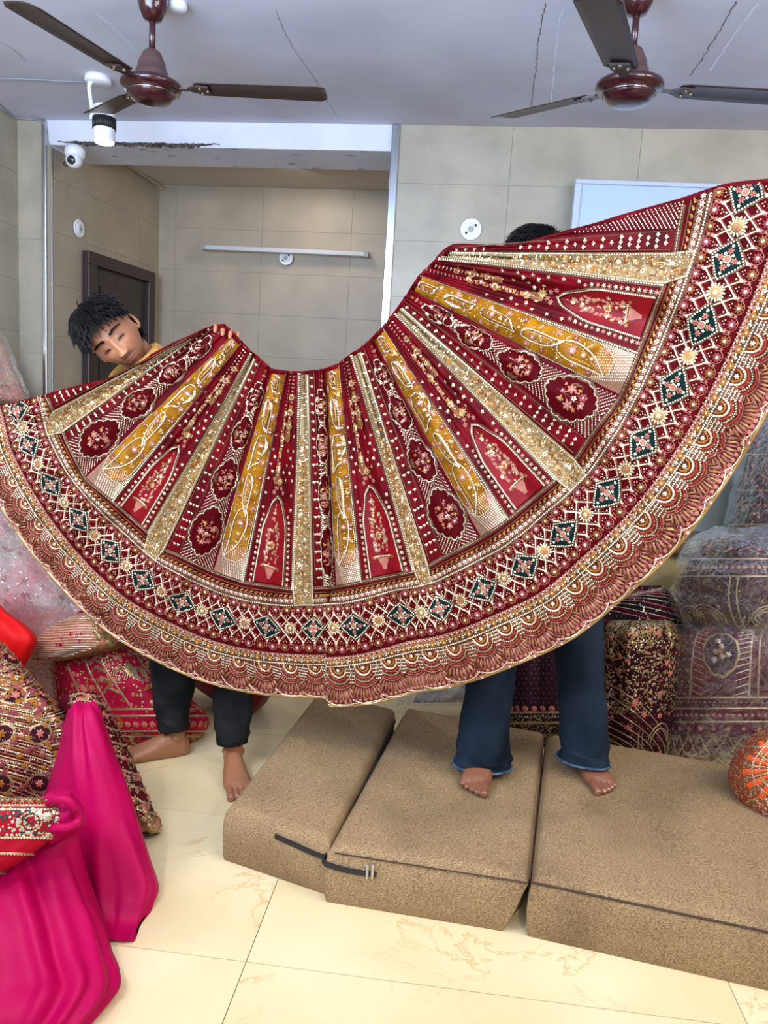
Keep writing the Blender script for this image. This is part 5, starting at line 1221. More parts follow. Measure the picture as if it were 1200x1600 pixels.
def hair_mesh(c, Fm, sc, seed, parent, curly=False, n=1900, fringe=True):
    r_ = np.random.RandomState(seed); Vs, Fs, o = [], [], 0
    # cap
    nu, nv = 60, 30; T, P = np.meshgrid(np.arange(nu)*2*PI/nu, np.linspace(-.35, PI/2-.01, nv), indexing='ij')
    def line(T):  # hairline elevation by azimuth (0 = face)
        ff = np.cos(T); return np.where(ff > -.15, .16+.46*np.clip(ff, 0, 1)**1.2, .16-.75*np.clip((-ff-.15)/.4, 0, 1))
    lo = line(T[:, 0])[:, None]; Pp = lo+(PI/2-.01-lo)*np.linspace(0, 1, nv)[None]
    X = np.sin(T)*np.cos(Pp)*.083; Y = -np.cos(T)*np.cos(Pp)*.103; Z = np.sin(Pp)*.127+.008
    cap = (np.stack([X, Y, Z], -1).reshape(-1, 3), [grid_faces(nu, nv, True)])
    parts = [cap]
    for i in range(n):
        t = r_.uniform(0, 2*PI); l0 = float(line(np.array([t]))[0]); p = l0+(PI/2-l0)*r_.uniform(0, 1)**.8
        d = np.array([math.sin(t)*math.cos(p)*.082, -math.cos(t)*math.cos(p)*.102, math.sin(p)*.126+.008]); nrm = d/np.linalg.norm(d)
        front = math.cos(t) > .1
        ln = r_.uniform(.034, .055)*(1.1 if math.cos(t) > .35 or p > .75 else (.42 if p < .45 else .7))
        # growth direction: from the crown, forward and down
        g_ = np.array([math.sin(t)*.7, -.9 if fringe and math.cos(t) > -.3 else .3, -.55-.3*(1-math.sin(max(p, 0)))]); g_ += r_.normal(0, .28, 3); g_ -= nrm*np.dot(g_, nrm)*.85; g_ /= np.linalg.norm(g_)
        k = 6; P_ = []
        side = np.cross(g_, nrm)
        for j in range(k):
            f = j/(k-1); q = d+g_*ln*f+nrm*((.012 if p > .5 or front else .004)*math.sin(f*PI*.9)+(.006*f if not curly else .012*f))
            if curly: q = q+side*math.sin(f*7+i)*.010+nrm*math.cos(f*7+i)*.008
            else: q = q+side*math.sin(f*2.2+i)*.004
            e = (q[0]/.086)**2+(q[1]/.106)**2+((q[2]-.008)/.130)**2
            if e < 1: q = q/math.sqrt(e)
            P_.append(q)
        parts.append(tube_vf(P_, np.array([.0026, .0030, .0028, .0022, .0014, .0004])*(.8 if not curly else .55), 4, caps=False))
    V, F = merge(parts); return mesh_obj('hair', head_to_world(V, c, Fm, sc), F, m_hair, parent, smooth=True)
# ---- person with the yellow shirt
HC = at_y(182, 530, 2.47)
FR = np.zeros((3, 3)); ff = cam2w(np.array([.30, .44, -.86])); ff /= np.linalg.norm(ff); uu_ = cam2w(np.array([-.66, -.58, -.50])); uu_ -= ff*np.dot(ff, uu_); uu_ /= np.linalg.norm(uu_)
FR[2] = uu_; FR[1] = -ff; FR[0] = np.cross(FR[1], FR[2])
p1 = empty('person', (-.86, 2.55, 0), 'barefoot person in mustard shirt and black trousers, head tilted, holding up the skirt', 'person')
skm = skin_mat('brown_skin', None, None, None)
parts = [(head_to_world(V, HC, FR), F) for V, F in head_vf()]
nb = np.array([-1.02, 2.62, 1.34]); skull = HC+FR[2]*-.06+FR[1]*.03
parts.append(tube_vf(catmull([nb+(0, .0, -.06), nb, (nb+skull)/2+(0, .01, 0), skull], 10), np.interp(np.linspace(0, 1, 10), [0, .4, 1], [.075, .058, .055]), 18))
pel = np.array([-.87, 2.66, .88])
parts.append(tube_vf(catmull([pel+(0, 0, -.10), pel, (-.92, 2.65, 1.05), (-.98, 2.66, 1.22), nb+(0, .02, -.02)], 16), np.interp(np.linspace(0, 1, 16), [0, .2, .5, .75, .93, 1], [.12, .15, .125, .15, .11, .06]), 22, flat=.72))
HR = at_y(352, 520, 2.42); hl = at_y(62, 650, 2.46)
sR, sL = np.array([-.83, 2.64, 1.30]), np.array([-1.19, 2.66, 1.28])
wR = HR+np.array([.01, .06, -.08]); elR = np.array([-.62, 2.64, 1.17])
parts.append(tube_vf(catmull([nb+(.05, .02, -.05), sR, elR, wR], 18), np.interp(np.linspace(0, 1, 18), [0, .33, .66, 1], [.06, .055, .042, .028]), 14))
wL = hl+np.array([.06, .04, -.05]); elL = np.array([-1.34, 2.66, 1.06])
parts.append(tube_vf(catmull([nb+(-.05, .02, -.05), sL, elL, wL], 18), np.interp(np.linspace(0, 1, 18), [0, .33, .66, 1], [.06, .055, .042, .028]), 14))
# hand over the gathered waist: fingers show above the cloth
pc = at_y(356, 522, 2.425)
fing = [[at_y(348+k*7, 530-k*1, 2.42), at_y(342+k*9, 515+k*3, 2.41), at_y(338+k*11.5, 509+k*4.0, 2.385), at_y(336+k*11.5, 513+k*5, 2.355)] for k in range(4)]
fing = [[a, b, c, d+np.array([0, 0, -.012])] for a, b, c, d in fing]
parts += hand_parts(wR, pc+np.array([0, .02, -.03]), fing, [pc+np.array([-.03, .01, -.05]), pc+np.array([-.05, -.01, -.03]), pc+np.array([-.045, -.02, -.005])])
fing2 = [[hl+np.array([.03-.018*k, .02, .0]), hl+np.array([.02-.018*k, .02, .022]), hl+np.array([.018-.018*k, -.01, .03]), hl+np.array([.016-.018*k, -.03, .015])] for k in range(4)]
parts += hand_parts(wL, hl+np.array([.02, .03, -.02]), fing2, [hl+np.array([.04, .0, -.04]), hl+np.array([.02, -.02, -.03]), hl+np.array([.0, -.03, -.015])])
aL1, aR1 = at_z(272, 1146, .085), at_z(365, 1170, .085)
f1, tips1 = foot_parts(aL1, (-.87, -.50), 1); f2, tips2 = foot_parts(aR1, (.40, -.92), -1)
parts += f1+f2
for hip, kn, an in (((-.96, 2.66, .86), (-.985, 2.62, .48), aL1), ((-.79, 2.66, .86), (-.765, 2.62, .48), aR1)):
    parts.append(tube_vf(catmull([np.array(hip), np.array(kn), np.array(an)+(0, 0.01, .05)], 18), np.interp(np.linspace(0, 1, 18), [0, .45, .7, 1], [.085, .052, .048, .034]), 16))
body = remesh(parts, 'body', skm, .0030, p1, 1)
B1 = np.array(s2l(168, 112, 78))
def col1(P, HC=HC, FR=FR, base=B1, face=True):
    q = (P-HC)@FR.T; x, y, z = q.T; C = np.tile(base, (len(P), 1))
    near = (np.abs(q) < .15).all(1)&(y < .05)
    def mixc(w, c):
        nonlocal C
        w = (w*near)[:, None]; C = C*(1-w)+np.array(c)*w
    if face:
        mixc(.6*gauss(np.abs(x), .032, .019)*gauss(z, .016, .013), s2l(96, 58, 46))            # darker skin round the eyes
        mixc(.9*gauss(np.abs(x), .032, .0165)*gauss(z, .0095-.18*(np.abs(x)-.032)**2/.012, .0032)*(y < -.05), (.01, .007, .006))  # lash line
        mixc(.92*np.clip(1-(np.abs(x)/.025)**4, 0, 1)*gauss(z, -.0600, .0085)*(y < -.07), s2l(140, 74, 66))
        st = .85*gauss(np.abs(x), .014, .018)*gauss(z, -.0465, .0055)*(y < -.06)+.6*gauss(np.abs(x), 0, .026)*gauss(z, -.094, .020)*(y < -.02)
        mixc(np.clip(st, 0, .75), s2l(40, 28, 24))
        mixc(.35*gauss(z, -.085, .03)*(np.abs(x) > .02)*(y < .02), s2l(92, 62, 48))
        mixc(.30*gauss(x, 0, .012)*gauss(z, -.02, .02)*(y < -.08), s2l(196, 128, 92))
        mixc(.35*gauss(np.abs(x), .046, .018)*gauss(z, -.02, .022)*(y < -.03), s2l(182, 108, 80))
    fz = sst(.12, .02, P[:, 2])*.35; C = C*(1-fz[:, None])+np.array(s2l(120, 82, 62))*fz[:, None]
    return C
colour(body, col1)
hair_mesh(HC, FR, 1.0, 3, p1, n=2300)
# brows
for s in (-1, 1):
    parts = []; r_ = np.random.RandomState(5+s)
    for i in range(340):
        f = r_.uniform(0, 1); x = s*(.012+.043*f); z = .0375+.007*math.sin(f*2.4)-.006*f+r_.normal(0, .0021)*(1-.5*f); y = -.0945+.010*f**2+.008*(abs(x)/.05)**3
        P0 = np.array([x, y, z]); P1 = P0+np.array([s*.006, .0015, .0022*(1-f)-.001]); parts.append(tube_vf([P0, (P0+P1)/2+(0, -.0012, 0), P1], [.0009, .0008, .0002], 3, caps=False))
    V, F = merge(parts); mesh_obj('eyebrow', head_to_world(V, HC, FR), F, m_hair, p1)
parts = []
for s in (-1, 1):
    for i in range(40):
        f = i/39; x = s*(.0185+.027*f); z = .0100-.18*(abs(x)-.032)**2/.012; y = -.0905+.010*((abs(x)-.028)/.02)**2
        P0 = np.array([x, y, z]); parts.append(tube_vf([P0, P0+(s*.001, -.003, -.0012), P0+(s*.002, -.0052, -.0016)], [.0006, .0005, .0002], 3, caps=False))
V, F = merge(parts); mesh_obj('eyelashes', head_to_world(V, HC, FR), F, m_hair, p1)
# toenails
m_nail = mat('toenail', s2l(176, 128, 108), 0.3)
def nails(tips, parent):
    for c, d, p, r in tips:
        a = np.array([d[0], d[1], -.35]); b = np.array([p[0], p[1], 0]); V = [c+a*r*.55*i_+b*r*.62*j_+np.array([0, 0, r*(.10-.22*j_*j_)]) for i_ in (-1, 0, 1) for j_ in (-1, -.5, 0, .5, 1)]
        o = mesh_obj('toenail', V, grid_faces(3, 5), m_nail, parent, smooth=True); md = o.modifiers.new('s', 'SOLIDIFY'); md.thickness = .0015
nails(tips1+tips2, p1)
# clothing
m_shirt = mat('mustard_cotton', s2l(196, 148, 66), 0.8, col2=s2l(170, 120, 46), scale=40, bump=.3, bscale=30); m_trs = mat('black_trouser', (0.008, 0.0085, 0.009), 0.85, spec=.12, bump=.3, bscale=18, col2=(0.022, 0.023, 0.024), scale=12)
m_in = mat('shirt_inside', s2l(150, 112, 52), 0.85)
parts = [tube_vf(catmull([pel+(0, 0, -.06), pel+(0, 0, .06), (-.92, 2.65, 1.05), (-.98, 2.66, 1.22), nb+(0, .03, -.03)], 20), np.interp(np.linspace(0, 1, 20), [0, .2, .5, .75, .93, 1], [.165, .165, .15, .175, .13, .075]), 26, flat=.75)]
for P, e in (([nb+(.04, .03, -.07), sR, elR, (elR+wR)/2], 0), ([nb+(-.04, .03, -.07), sL, elL, (elL+wL)/2], 0)):
    parts.append(tube_vf(catmull(P, 16), np.interp(np.linspace(0, 1, 16), [0, .3, .66, 1], [.075, .075, .062, .052]), 16))
remesh(parts, 'shirt', m_shirt, .008, p1, 3)
# collar: open folded band round the neck
def collar(c, ax, r0, parent, m):
    z = np.array(ax)/np.linalg.norm(ax); x = np.cross([0, 1.0, 0], z); x /= np.linalg.norm(x); y = np.cross(z, x); V = []; n = 40
    for i in range(n):
        a = -PI/2+.25+(2*PI-.5)*i/(n-1); rr = r0*(1+.10*abs(math.sin(a)))
        for k, (dr, h) in enumerate(((0.0, -.012), (.002, .022), (.008, .032), (.020, .026), (.030, .000), (.036, -.022))):
            V.append(c+x*math.cos(a)*(rr+dr)+y*math.sin(a)*(rr*1.0+dr)+z*h)
    o = mesh_obj('collar', V, grid_faces(n, 6), m, parent, smooth=True); md = o.modifiers.new('s', 'SOLIDIFY'); md.thickness = .003; return o
cc = at_y(215, 577, 2.53); collar(cc, HC+(-.0, .05, 0)-nb, .082, p1, m_shirt)
def trouser(hip, kn, an, r, parent, m, name='trouser_leg', flare=1.0, seed=0, zend=.09, flat=1.0, bottom=None):
    an = np.array(an, float); P = catmull([np.array(hip), np.array(kn), np.array([an[0]*.97+kn[0]*.03, an[1]+.015, zend+.10]), np.array([an[0], an[1]+.01, zend])], 40)
    R = np.interp(np.linspace(0, 1, 40), np.linspace(0, 1, len(r)), r); V, F = tube_vf(P, R, 40, caps=False, flat=flat)
    V = V.reshape(40, 40, 3); C = P[None]; r_ = np.random.RandomState(seed); a = (np.arange(40)*2*PI/40)[:, None]; t = np.linspace(0, 1, 40)[None]
    wv = .06*np.sin(2*a+9*t+seed)*t+.05*np.sin(3*a-14*t+seed*2)+.022*np.sin(5*a+37*t+seed)*t+.03*np.sin(a*1+26*t+seed)*gauss(t, .55, .15)+.05*np.sin(30*t+2*np.sin(a+seed))*gauss(t, .93, .1)*.6
    V = C+(V-C)*(1+wv[..., None]); o = mesh_obj(name, V.reshape(-1, 3), F[0], m, parent, smooth=True); md = o.modifiers.new('s', 'SOLIDIFY'); md.thickness = .004; return o, V
# (trouser legs end in clean hems just above the ankles)
trouser((-.95, 2.66, .88), (-.985, 2.62, .48), (aL1[0]-.004, aL1[1]-.02, 0), [.11, .095, .078, .064, .058], p1, m_trs, seed=1, zend=.112)
trouser((-.80, 2.66, .88), (-.765, 2.62, .48), (aR1[0]-.004, aR1[1]-.02, 0), [.11, .095, .078, .062, .054], p1, m_trs, seed=4, zend=.118)
parts = [tube_vf([pel+(0, 0, -.10), pel+(0, 0, -.02), pel+(0, 0, .07)], [.14, .165, .15], 26, flat=.75)]; V, F = merge(parts); mesh_obj('trouser_seat', V, F, m_trs, p1, smooth=True)
# ---- person in jeans
p2 = empty('person', (.33, 2.42, ZC), 'barefoot person in blue flared jeans standing on the mattresses, hidden behind the skirt', 'person')
skm2 = skm
H2 = at_y(832, 436, 2.50); F2_ = np.array([[1, 0, 0], [0, 1, 0], [0, 0, 1.0]])
parts = [(head_to_world(V, H2, F2_), F) for V, F in head_vf()]
nb2 = H2+(0, .03, -.20); pel2 = np.array([.33, 2.55, 1.02])
parts.append(tube_vf([nb2, nb2+(0, -.005, .06), H2+(0, .02, -.05)], [.062, .057, .056], 18))
parts.append(tube_vf(catmull([pel2+(0, 0, -.10), pel2, (.30, 2.55, 1.2), (.26, 2.55, 1.42), nb2], 16), np.interp(np.linspace(0, 1, 16), [0, .2, .5, .75, .93, 1], [.12, .15, .125, .155, .11, .06]), 22, flat=.72))
gr = at_y(700, 415, 2.22); gl = at_y(1050, 345, 2.02)
for sx, el, wr in ((-.17, (-.02, 2.5, 1.42), gr+(.02, .05, -.04)), (.19, (.50, 2.45, 1.50), gl+(-.03, .07, -.06))):
    sh = nb2+np.array([sx, .02, -.05]); parts.append(tube_vf(catmull([nb2+(sx*.3, .02, -.03), sh, np.array(el), wr], 18), np.interp(np.linspace(0, 1, 18), [0, .33, .66, 1], [.06, .055, .042, .028]), 14))
    c = np.array(wr); t_ = np.array([-1 if sx < 0 else 1, 0, 0]); fg = [[c+t_*.03+(0, -.0, .012-.018*k), c+t_*.055+(0, -.012, .012-.018*k), c+t_*.06+(0, -.026, .010-.018*k), c+t_*.045+(0, -.030, .008-.018*k)] for k in range(4)]
    parts += hand_parts(c-t_*.02, c+t_*.02, fg, [c+(0, -.01, .02), c+t_*.025+(0, -.02, .028), c+t_*.045+(0, -.028, .022)])
aA, aB = at_z(750, 1192, ZC+.085), at_z(916, 1190, ZC+.085)
aA = np.array([.150, 2.475, ZC+.085]); aB = np.array([.500, 2.56, ZC+.085])
f1, tp1 = foot_parts(aA, (-.12, -1), 1, toes=True); f2, tp2 = foot_parts(aB, (.24, -1), -1); parts += f1+f2
for hip, kn, an in (((.23, 2.55, 1.0), (.17, 2.50, .62), aA), ((.43, 2.55, 1.0), (.43, 2.50, .64), aB)):
    parts.append(tube_vf(catmull([np.array(hip), np.array(kn), np.array(an)+(0, 0.01, .05)], 18), np.interp(np.linspace(0, 1, 18), [0, .45, .7, 1], [.085, .055, .052, .036]), 16))
body2 = remesh(parts, 'body', skm2, .0035, p2, 1); colour(body2, lambda P: col1(P, H2, F2_, np.array(s2l(132, 84, 62))))
nails(tp1+tp2, p2)
hair_mesh(H2, F2_, 1.0, 9, p2, curly=True, n=1500)
def denim():
    m = mat('blue_denim', s2l(16, 24, 34), 0.85, spec=.08, col2=s2l(44, 58, 72), scale=5, detail=8, pos=(.35, .75), bump=.35, bscale=260, bdist=.002, stretch=(1, 1, .5)); return m
m_den = denim(); m_hemd = mat('denim_hem', s2l(84, 110, 134), 0.85, col2=s2l(30, 52, 80), scale=60)
def jeans(hip, kn, hem_px, hem_y, wid, seed, kr=.075):
    a = at_y(hem_px[0], hem_px[1], hem_y); o, V = trouser(hip, kn, (a[0], hem_y+.0, 0), [.11, .088, kr, wid*1.0, wid*1.02], p2, m_den, 'jeans_leg', seed=seed, zend=a[2], flat=1.0)
    rim = V[:, -1]; up = V[:, -3]; k = len(rim); Vh = []
    c = rim.mean(0)
    ring = np.vstack([rim, rim[:1]]); tube('jeans_hem', c+(ring-c)*1.025+(0, 0, .004), .0042, m_hemd, p2, 6)
    return o
jeans((.23, 2.55, 1.02), (.160, 2.46, .64), (754, 1196), 2.42, .088, 3, .080)
jeans((.43, 2.55, 1.02), (.425, 2.46, .66), (911, 1189), 2.48, .083, 6, .072)
parts = [tube_vf([pel2+(0, 0, -.10), pel2+(0, 0, -.02), pel2+(0, 0, .07)], [.14, .165, .15], 26, flat=.75)]; V, F = merge(parts); mesh_obj('jeans_seat', V, F, m_den, p2, smooth=True)
parts = [tube_vf(catmull([pel2+(0, 0, -.02), (.30, 2.55, 1.2), (.26, 2.55, 1.42), nb2+(0, .02, -.03)], 16), np.interp(np.linspace(0, 1, 16), [0, .4, .75, .93, 1], [.16, .15, .17, .13, .075]), 22, flat=.75)]
remesh(parts, 'shirt', mat('dark_tee', (0.03, 0.03, 0.035), .85), .01, p2, 3)
# ------------------------------------------------------------------ bundles and draped cloth
def blob(rows, seed=0, wr=.012, nu=60, nv=56, ridges=5, slant=0.0, pw=.5, back=.6):
    """rows: (y, xL, xR, Yc, Ye) outline rows in view, with real distances; returns Surf and closed mesh data"""
    R_ = np.array(rows, float); D = catmull(R_, nv); D[:, 1] = np.minimum(D[:, 1], D[:, 2]-1)
    t = np.linspace(-1, 1, nu); s = np.sin(t*PI/2*.96)/math.sin(PI/2*.96)
    x = (D[:, 1]+D[:, 2])/2+np.outer(s, (D[:, 2]-D[:, 1])/2); y = np.broadcast_to(D[:, 0], x.shape).copy(); y = y+slant*np.abs(s)[:, None]**2
    prof = np.sqrt(np.clip(1-s**2, 0, 1))[:, None]**(2*pw)
    vv = np.linspace(0, 1, nv)[None]; tt = t[:, None]; r_ = np.random.RandomState(seed); ph = r_.uniform(0, 6, 8)
    w_ = wr*(np.sin(ridges*tt*1.7+ph[0]+2*vv)*.8+np.sin(ridges*2.3*tt+ph[1]-3*vv)*.5+.5*np.sin(7*vv+ph[2]+3*tt)+.35*np.sin(ridges*4.1*tt+5*vv+ph[3]))
    Yf = D[None, :, 4]-(D[None, :, 4]-D[None, :, 3])*prof-w_*np.minimum(1, prof*1.5)
    G = at_y(x, y, Yf); Yb = D[None, :, 4]+(D[None, :, 4]-D[None, :, 3])*prof*back
    xb = x.mean(0)+(x-x.mean(0))*.97; yb = y+(D[:, 0].mean()-y)*.03; Gb = at_y(xb, yb, Yb)
    S = Surf(G, 0, 1, 0, 1, 1)
    if S.N[..., 1].mean() > 0: S.N *= -1
    V = np.vstack([G.reshape(-1, 3), Gb.reshape(-1, 3)]); f = grid_faces(nu, nv); n = nu*nv
    i = np.arange(nv-1); j = np.arange(nu-1); F = [f, f[:, ::-1]+n, np.stack([i, i+n, i+1+n, i+1], -1), np.stack([i+(nu-1)*nv, i+1+(nu-1)*nv, i+1+(nu-1)*nv+n, i+(nu-1)*nv+n], -1),
         np.stack([j*nv, (j+1)*nv, (j+1)*nv+n, j*nv+n], -1), np.stack([j*nv+nv-1, j*nv+nv-1+n, (j+1)*nv+nv-1+n, (j+1)*nv+nv-1], -1)]
    V[:, 2] = np.maximum(V[:, 2], .002)
    return S, V, F
def plastic_mat():
    m = bpy.data.materials.new('clear_plastic'); m.use_nodes = True; nt = m.node_tree; L = nt.links.new; N = nt.nodes.new
    out = nt.nodes['Material Output']; nt.nodes.remove(nt.nodes['Principled BSDF'])
    tr = N('ShaderNodeBsdfTransparent'); tr.inputs[0].default_value = (.95, .96, .97, 1); gl = N('ShaderNodeBsdfGlossy'); gl.inputs['Roughness'].default_value = .06; gl.inputs[0].default_value = (1, 1, 1, 1)
    df = N('ShaderNodeBsdfTranslucent'); df.inputs[0].default_value = (.8, .82, .86, 1); d2 = N('ShaderNodeBsdfDiffuse'); d2.inputs[0].default_value = (.75, .77, .82, 1)
    tc = N('ShaderNodeTexCoord'); n1 = N('ShaderNodeTexNoise'); n1.inputs['Scale'].default_value = 20; n1.inputs['Detail'].default_value = 7; n1.inputs['Distortion'].default_value = 2.2; L(tc.outputs['Object'], n1.inputs['Vector'])
    bp = N('ShaderNodeBump'); bp.inputs['Strength'].default_value = 1; bp.inputs['Distance'].default_value = .02; L(n1.outputs['Fac'], bp.inputs['Height']); L(bp.outputs[0], gl.inputs['Normal'])
    fr = N('ShaderNodeLayerWeight'); fr.inputs[0].default_value = .25; L(bp.outputs[0], fr.inputs['Normal'])
    r = N('ShaderNodeMapRange'); r.inputs['To Min'].default_value = .05; r.inputs['To Max'].default_value = .55; L(fr.outputs['Fresnel'], r.inputs['Value'])
    m0 = N('ShaderNodeMixShader'); m0.inputs[0].default_value = .025; L(tr.outputs[0], m0.inputs[1]); L(d2.outputs[0], m0.inputs[2])
    m1 = N('ShaderNodeMixShader'); L(r.outputs[0], m1.inputs[0]); L(m0.outputs[0], m1.inputs[1]); L(gl.outputs[0], m1.inputs[2]); L(m1.outputs[0], out.inputs[0])
    return m
m_pla = plastic_mat()
def plastic(S, parent, off=.012, seed=0):
    r_ = np.random.RandomState(seed); nu, nv = 90, 80; U, Vv = np.meshgrid(np.linspace(0, 1, nu), np.linspace(0, 1, nv), indexing='ij')
    n = sum(np.abs(np.sin(a*U*b+c+Vv*d+1.5*np.sin(e*Vv+f_*U)))*g_ for a, b, c, d, e, f_, g_ in [(9, 1, *r_.uniform(0, 6, 1), r_.uniform(-9, 9), 4, 5, .4), (14, 1, *r_.uniform(0, 6, 1), r_.uniform(-14, 14), 7, 3, .3), (23, 1, *r_.uniform(0, 6, 1), r_.uniform(-20, 20), 6, 9, .2), (37, 1, *r_.uniform(0, 6, 1), r_.uniform(-30, 30), 11, 9, .12)])
    P = S.at(U, Vv, off*(.5+1.2*n)); P[..., 2] = np.maximum(P[..., 2], .001)
    o = mesh_obj('plastic_cover', P.reshape(-1, 3), grid_faces(nu, nv), m_pla, parent, smooth=True); return o
def item(rows, name, label, cat, m, group=None, part='cloth_body', **k):
    S, V, F = blob(rows, **k); c = V.mean(0); t = empty(name, (c[0], c[1], V[:, 2].min()), label, cat, group)
    mesh_obj(part, V, F, m, t, smooth=True); return t, S
def path_local_S(S, u0, v0, pts):
    pts = np.asarray(pts, float); return S.offs(np.full(len(pts), float(u0)), np.full(len(pts), float(v0)), pts[:, 0], pts[:, 1])
class Emb:
    def __init__(s, S, k=1.0): s.S, s.a, s.k = S, Acc(), k
    def band(s, v, wd, m, bead=None, u0=.02, u1=.98, wav=0, step=.007):
        u = np.linspace(u0, u1, 60); vv = v+wav*np.sin(u*9); ribbon(s.a, s.S, u, vv, wd, m, .002, .002, .012)
        if bead: beads(s.a, s.S, u, vv, step*s.k, .0026*s.k, bead, .0035)
    def vband(s, u, wd, m, bead=None, v0=.03, v1=.97):
        v = np.linspace(v0, v1, 50); uu = np.full(50, u); ribbon(s.a, s.S, uu, v, wd, m, .002, .002, .012)
        if bead: beads(s.a, s.S, uu, v, .007*s.k, .0026*s.k, bead, .0035)
    def row(s, v, T, step, size, m, u0=.03, u1=.97, bead=None, rot=0):
        uu, vv, L = resample(s.S, np.linspace(u0, u1, 30), np.full(30, v), step); place(s.a, s.S, T, uu, vv, size, m, h=.002, rot=rot if rot else np.arange(len(uu))*1.0)
        if bead: place(s.a, s.S, BEAD, uu, vv, size*.3, bead, h=.005)
    def scatter(s, n, T, size, m, u0=.03, u1=.97, v0=.03, v1=.97, h=.002, vary=.4):
        u, v = rng.uniform(u0, u1, n), rng.uniform(v0, v1, n); place(s.a, s.S, T, u, v, size*rng.uniform(1-vary, 1+vary, n), m, rot=rng.uniform(0, 6.3, n), h=h)
    def arcs(s, u, v, radii, m, bead=None, a0=-PI/2, a1=PI/2, wd=.004, sx=1, sy=1):
        for r in radii:
            th = np.linspace(a0, a1, 22); uu, vv = s.S.offs(np.full(22, u), np.full(22, v), np.sin(th)*r*sx, -np.cos(th)*r*sy); ribbon(s.a, s.S, uu, vv, wd, m, .002, .002, .008)
            if bead: beads(s.a, s.S, uu, vv, .007*s.k, .0024, bead, .004)
    def poly(s, u, v, pts, m, h=.003, **k): poly(s.a, s.S, u, v, pts, m, h, 2, **k)
    def chevrons(s, u0, u1, v0, v1, dv, m, rise=.05, wd=.005, bead=None):
        for v in np.arange(v0, v1, dv):
            uc = (u0+u1)/2; ribbon(s.a, s.S, np.array([u0, uc, u1]), np.array([v+rise, v, v+rise]), wd, m, .002, .002, .01)
            if bead: beads(s.a, s.S, np.array([u0, uc, u1]), np.array([v+rise, v, v+rise]), .007, .002, bead, .004)
    def build(s, parent, name='embroidery'):
        o = s.a.build(name, parent)
        if o: o['kind'] = 'stuff'
        return o
def oval(W, L, n=20, p=1): t = np.arange(n)*2*PI/n; return np.stack([np.sin(t)*W, np.cos(t)*L], -1)
def scallop(W, L, n=48, k=8, a=.08): t = np.arange(n)*2*PI/n; r = 1+a*np.abs(np.sin(t*k/2)); return np.stack([np.sin(t)*W*r, np.cos(t)*L*r], -1)
m_plum = mat('plum_velvet', s2l(58, 12, 26), .7, col2=s2l(42, 8, 20), scale=12, spec=.1); m_black = mat('black_velvet', (0.010, 0.007, 0.008), .8, spec=.1)
m_wine = mat('wine_velvet', s2l(92, 8, 30), .65, col2=s2l(66, 4, 20), scale=14, spec=.1); m_aub = mat('aubergine', s2l(54, 24, 38), .6, col2=s2l(36, 16, 26), scale=40, spec=.15)
m_dgold = mat('dull_gold_thread', s2l(140, 112, 66), .35, .6, col2=s2l(176, 150, 98), scale=60); m_sil = mat('silver_bead', s2l(205, 190, 165), .22, .6)
m_mag = mat('magenta_satin', s2l(180, 0, 78), .5, col2=s2l(164, 0, 68), scale=5, spec=.12, bump=.12, bscale=9, bdist=.02)
m_mag2 = mat('magenta_lining', s2l(170, 6, 78), .5, spec=.3); m_redc = mat('scarlet_cloth', s2l(205, 8, 10), .6, spec=.2, bump=.15, bscale=12)
m_cerise = mat('cerise_velvet', s2l(176, 8, 50), .6, col2=s2l(150, 6, 40), scale=20, spec=.15); m_maro = mat('maroon_satin', s2l(126, 2, 44), .45, col2=s2l(104, 0, 34), scale=6, spec=.25)
m_orng = mat('orange_thread', s2l(214, 84, 30), .45, spec=.3); m_sal = mat('salmon_thread', s2l(206, 120, 96), .5, col2=s2l(180, 92, 74), scale=50)
m_palepink = mat('pale_pink_cloth', s2l(206, 110, 120), .6, col2=s2l(176, 150, 140), scale=6, detail=6, spec=.2)
m_greent = mat('green_embroidery', s2l(22, 52, 44), .5); m_multi = mat('rose_bead', s2l(200, 110, 110), .35, .2)
# --- right: pack on the counter
t, S = item([(632, 1192, 1330, 3.52, 3.66), (680, 1168, 1335, 3.42, 3.64), (740, 1155, 1340, 3.38, 3.63), (790, 1146, 1340, 3.36, 3.62), (835, 1138, 1340, 3.36, 3.61), (850, 1150, 1335, 3.46, 3.60)],
    'packed_skirt', 'plastic-wrapped dark plum embroidered bundle standing on the brown counter at far right', 'bundle', m_aub, 'plastic-wrapped bundles', seed=1)
e = Emb(S); 
for v in (.12, .3, .5, .72, .9): e.band(v, .006, m_dgold, m_sil)
for v in (.2, .4, .6, .8): e.row(v, FL6, .03, .012, m_brn, bead=m_multi)
for u in (.15, .3, .5, .7): e.vband(u, .005, m_brn, None)
e.chevrons(.18, .5, .1, .45, .035, m_brn); e.scatter(420, BEAD, .0030, m_dgold); e.scatter(90, FL5, .009, m_sal); e.build(t); plastic(S, t, .02, 1)
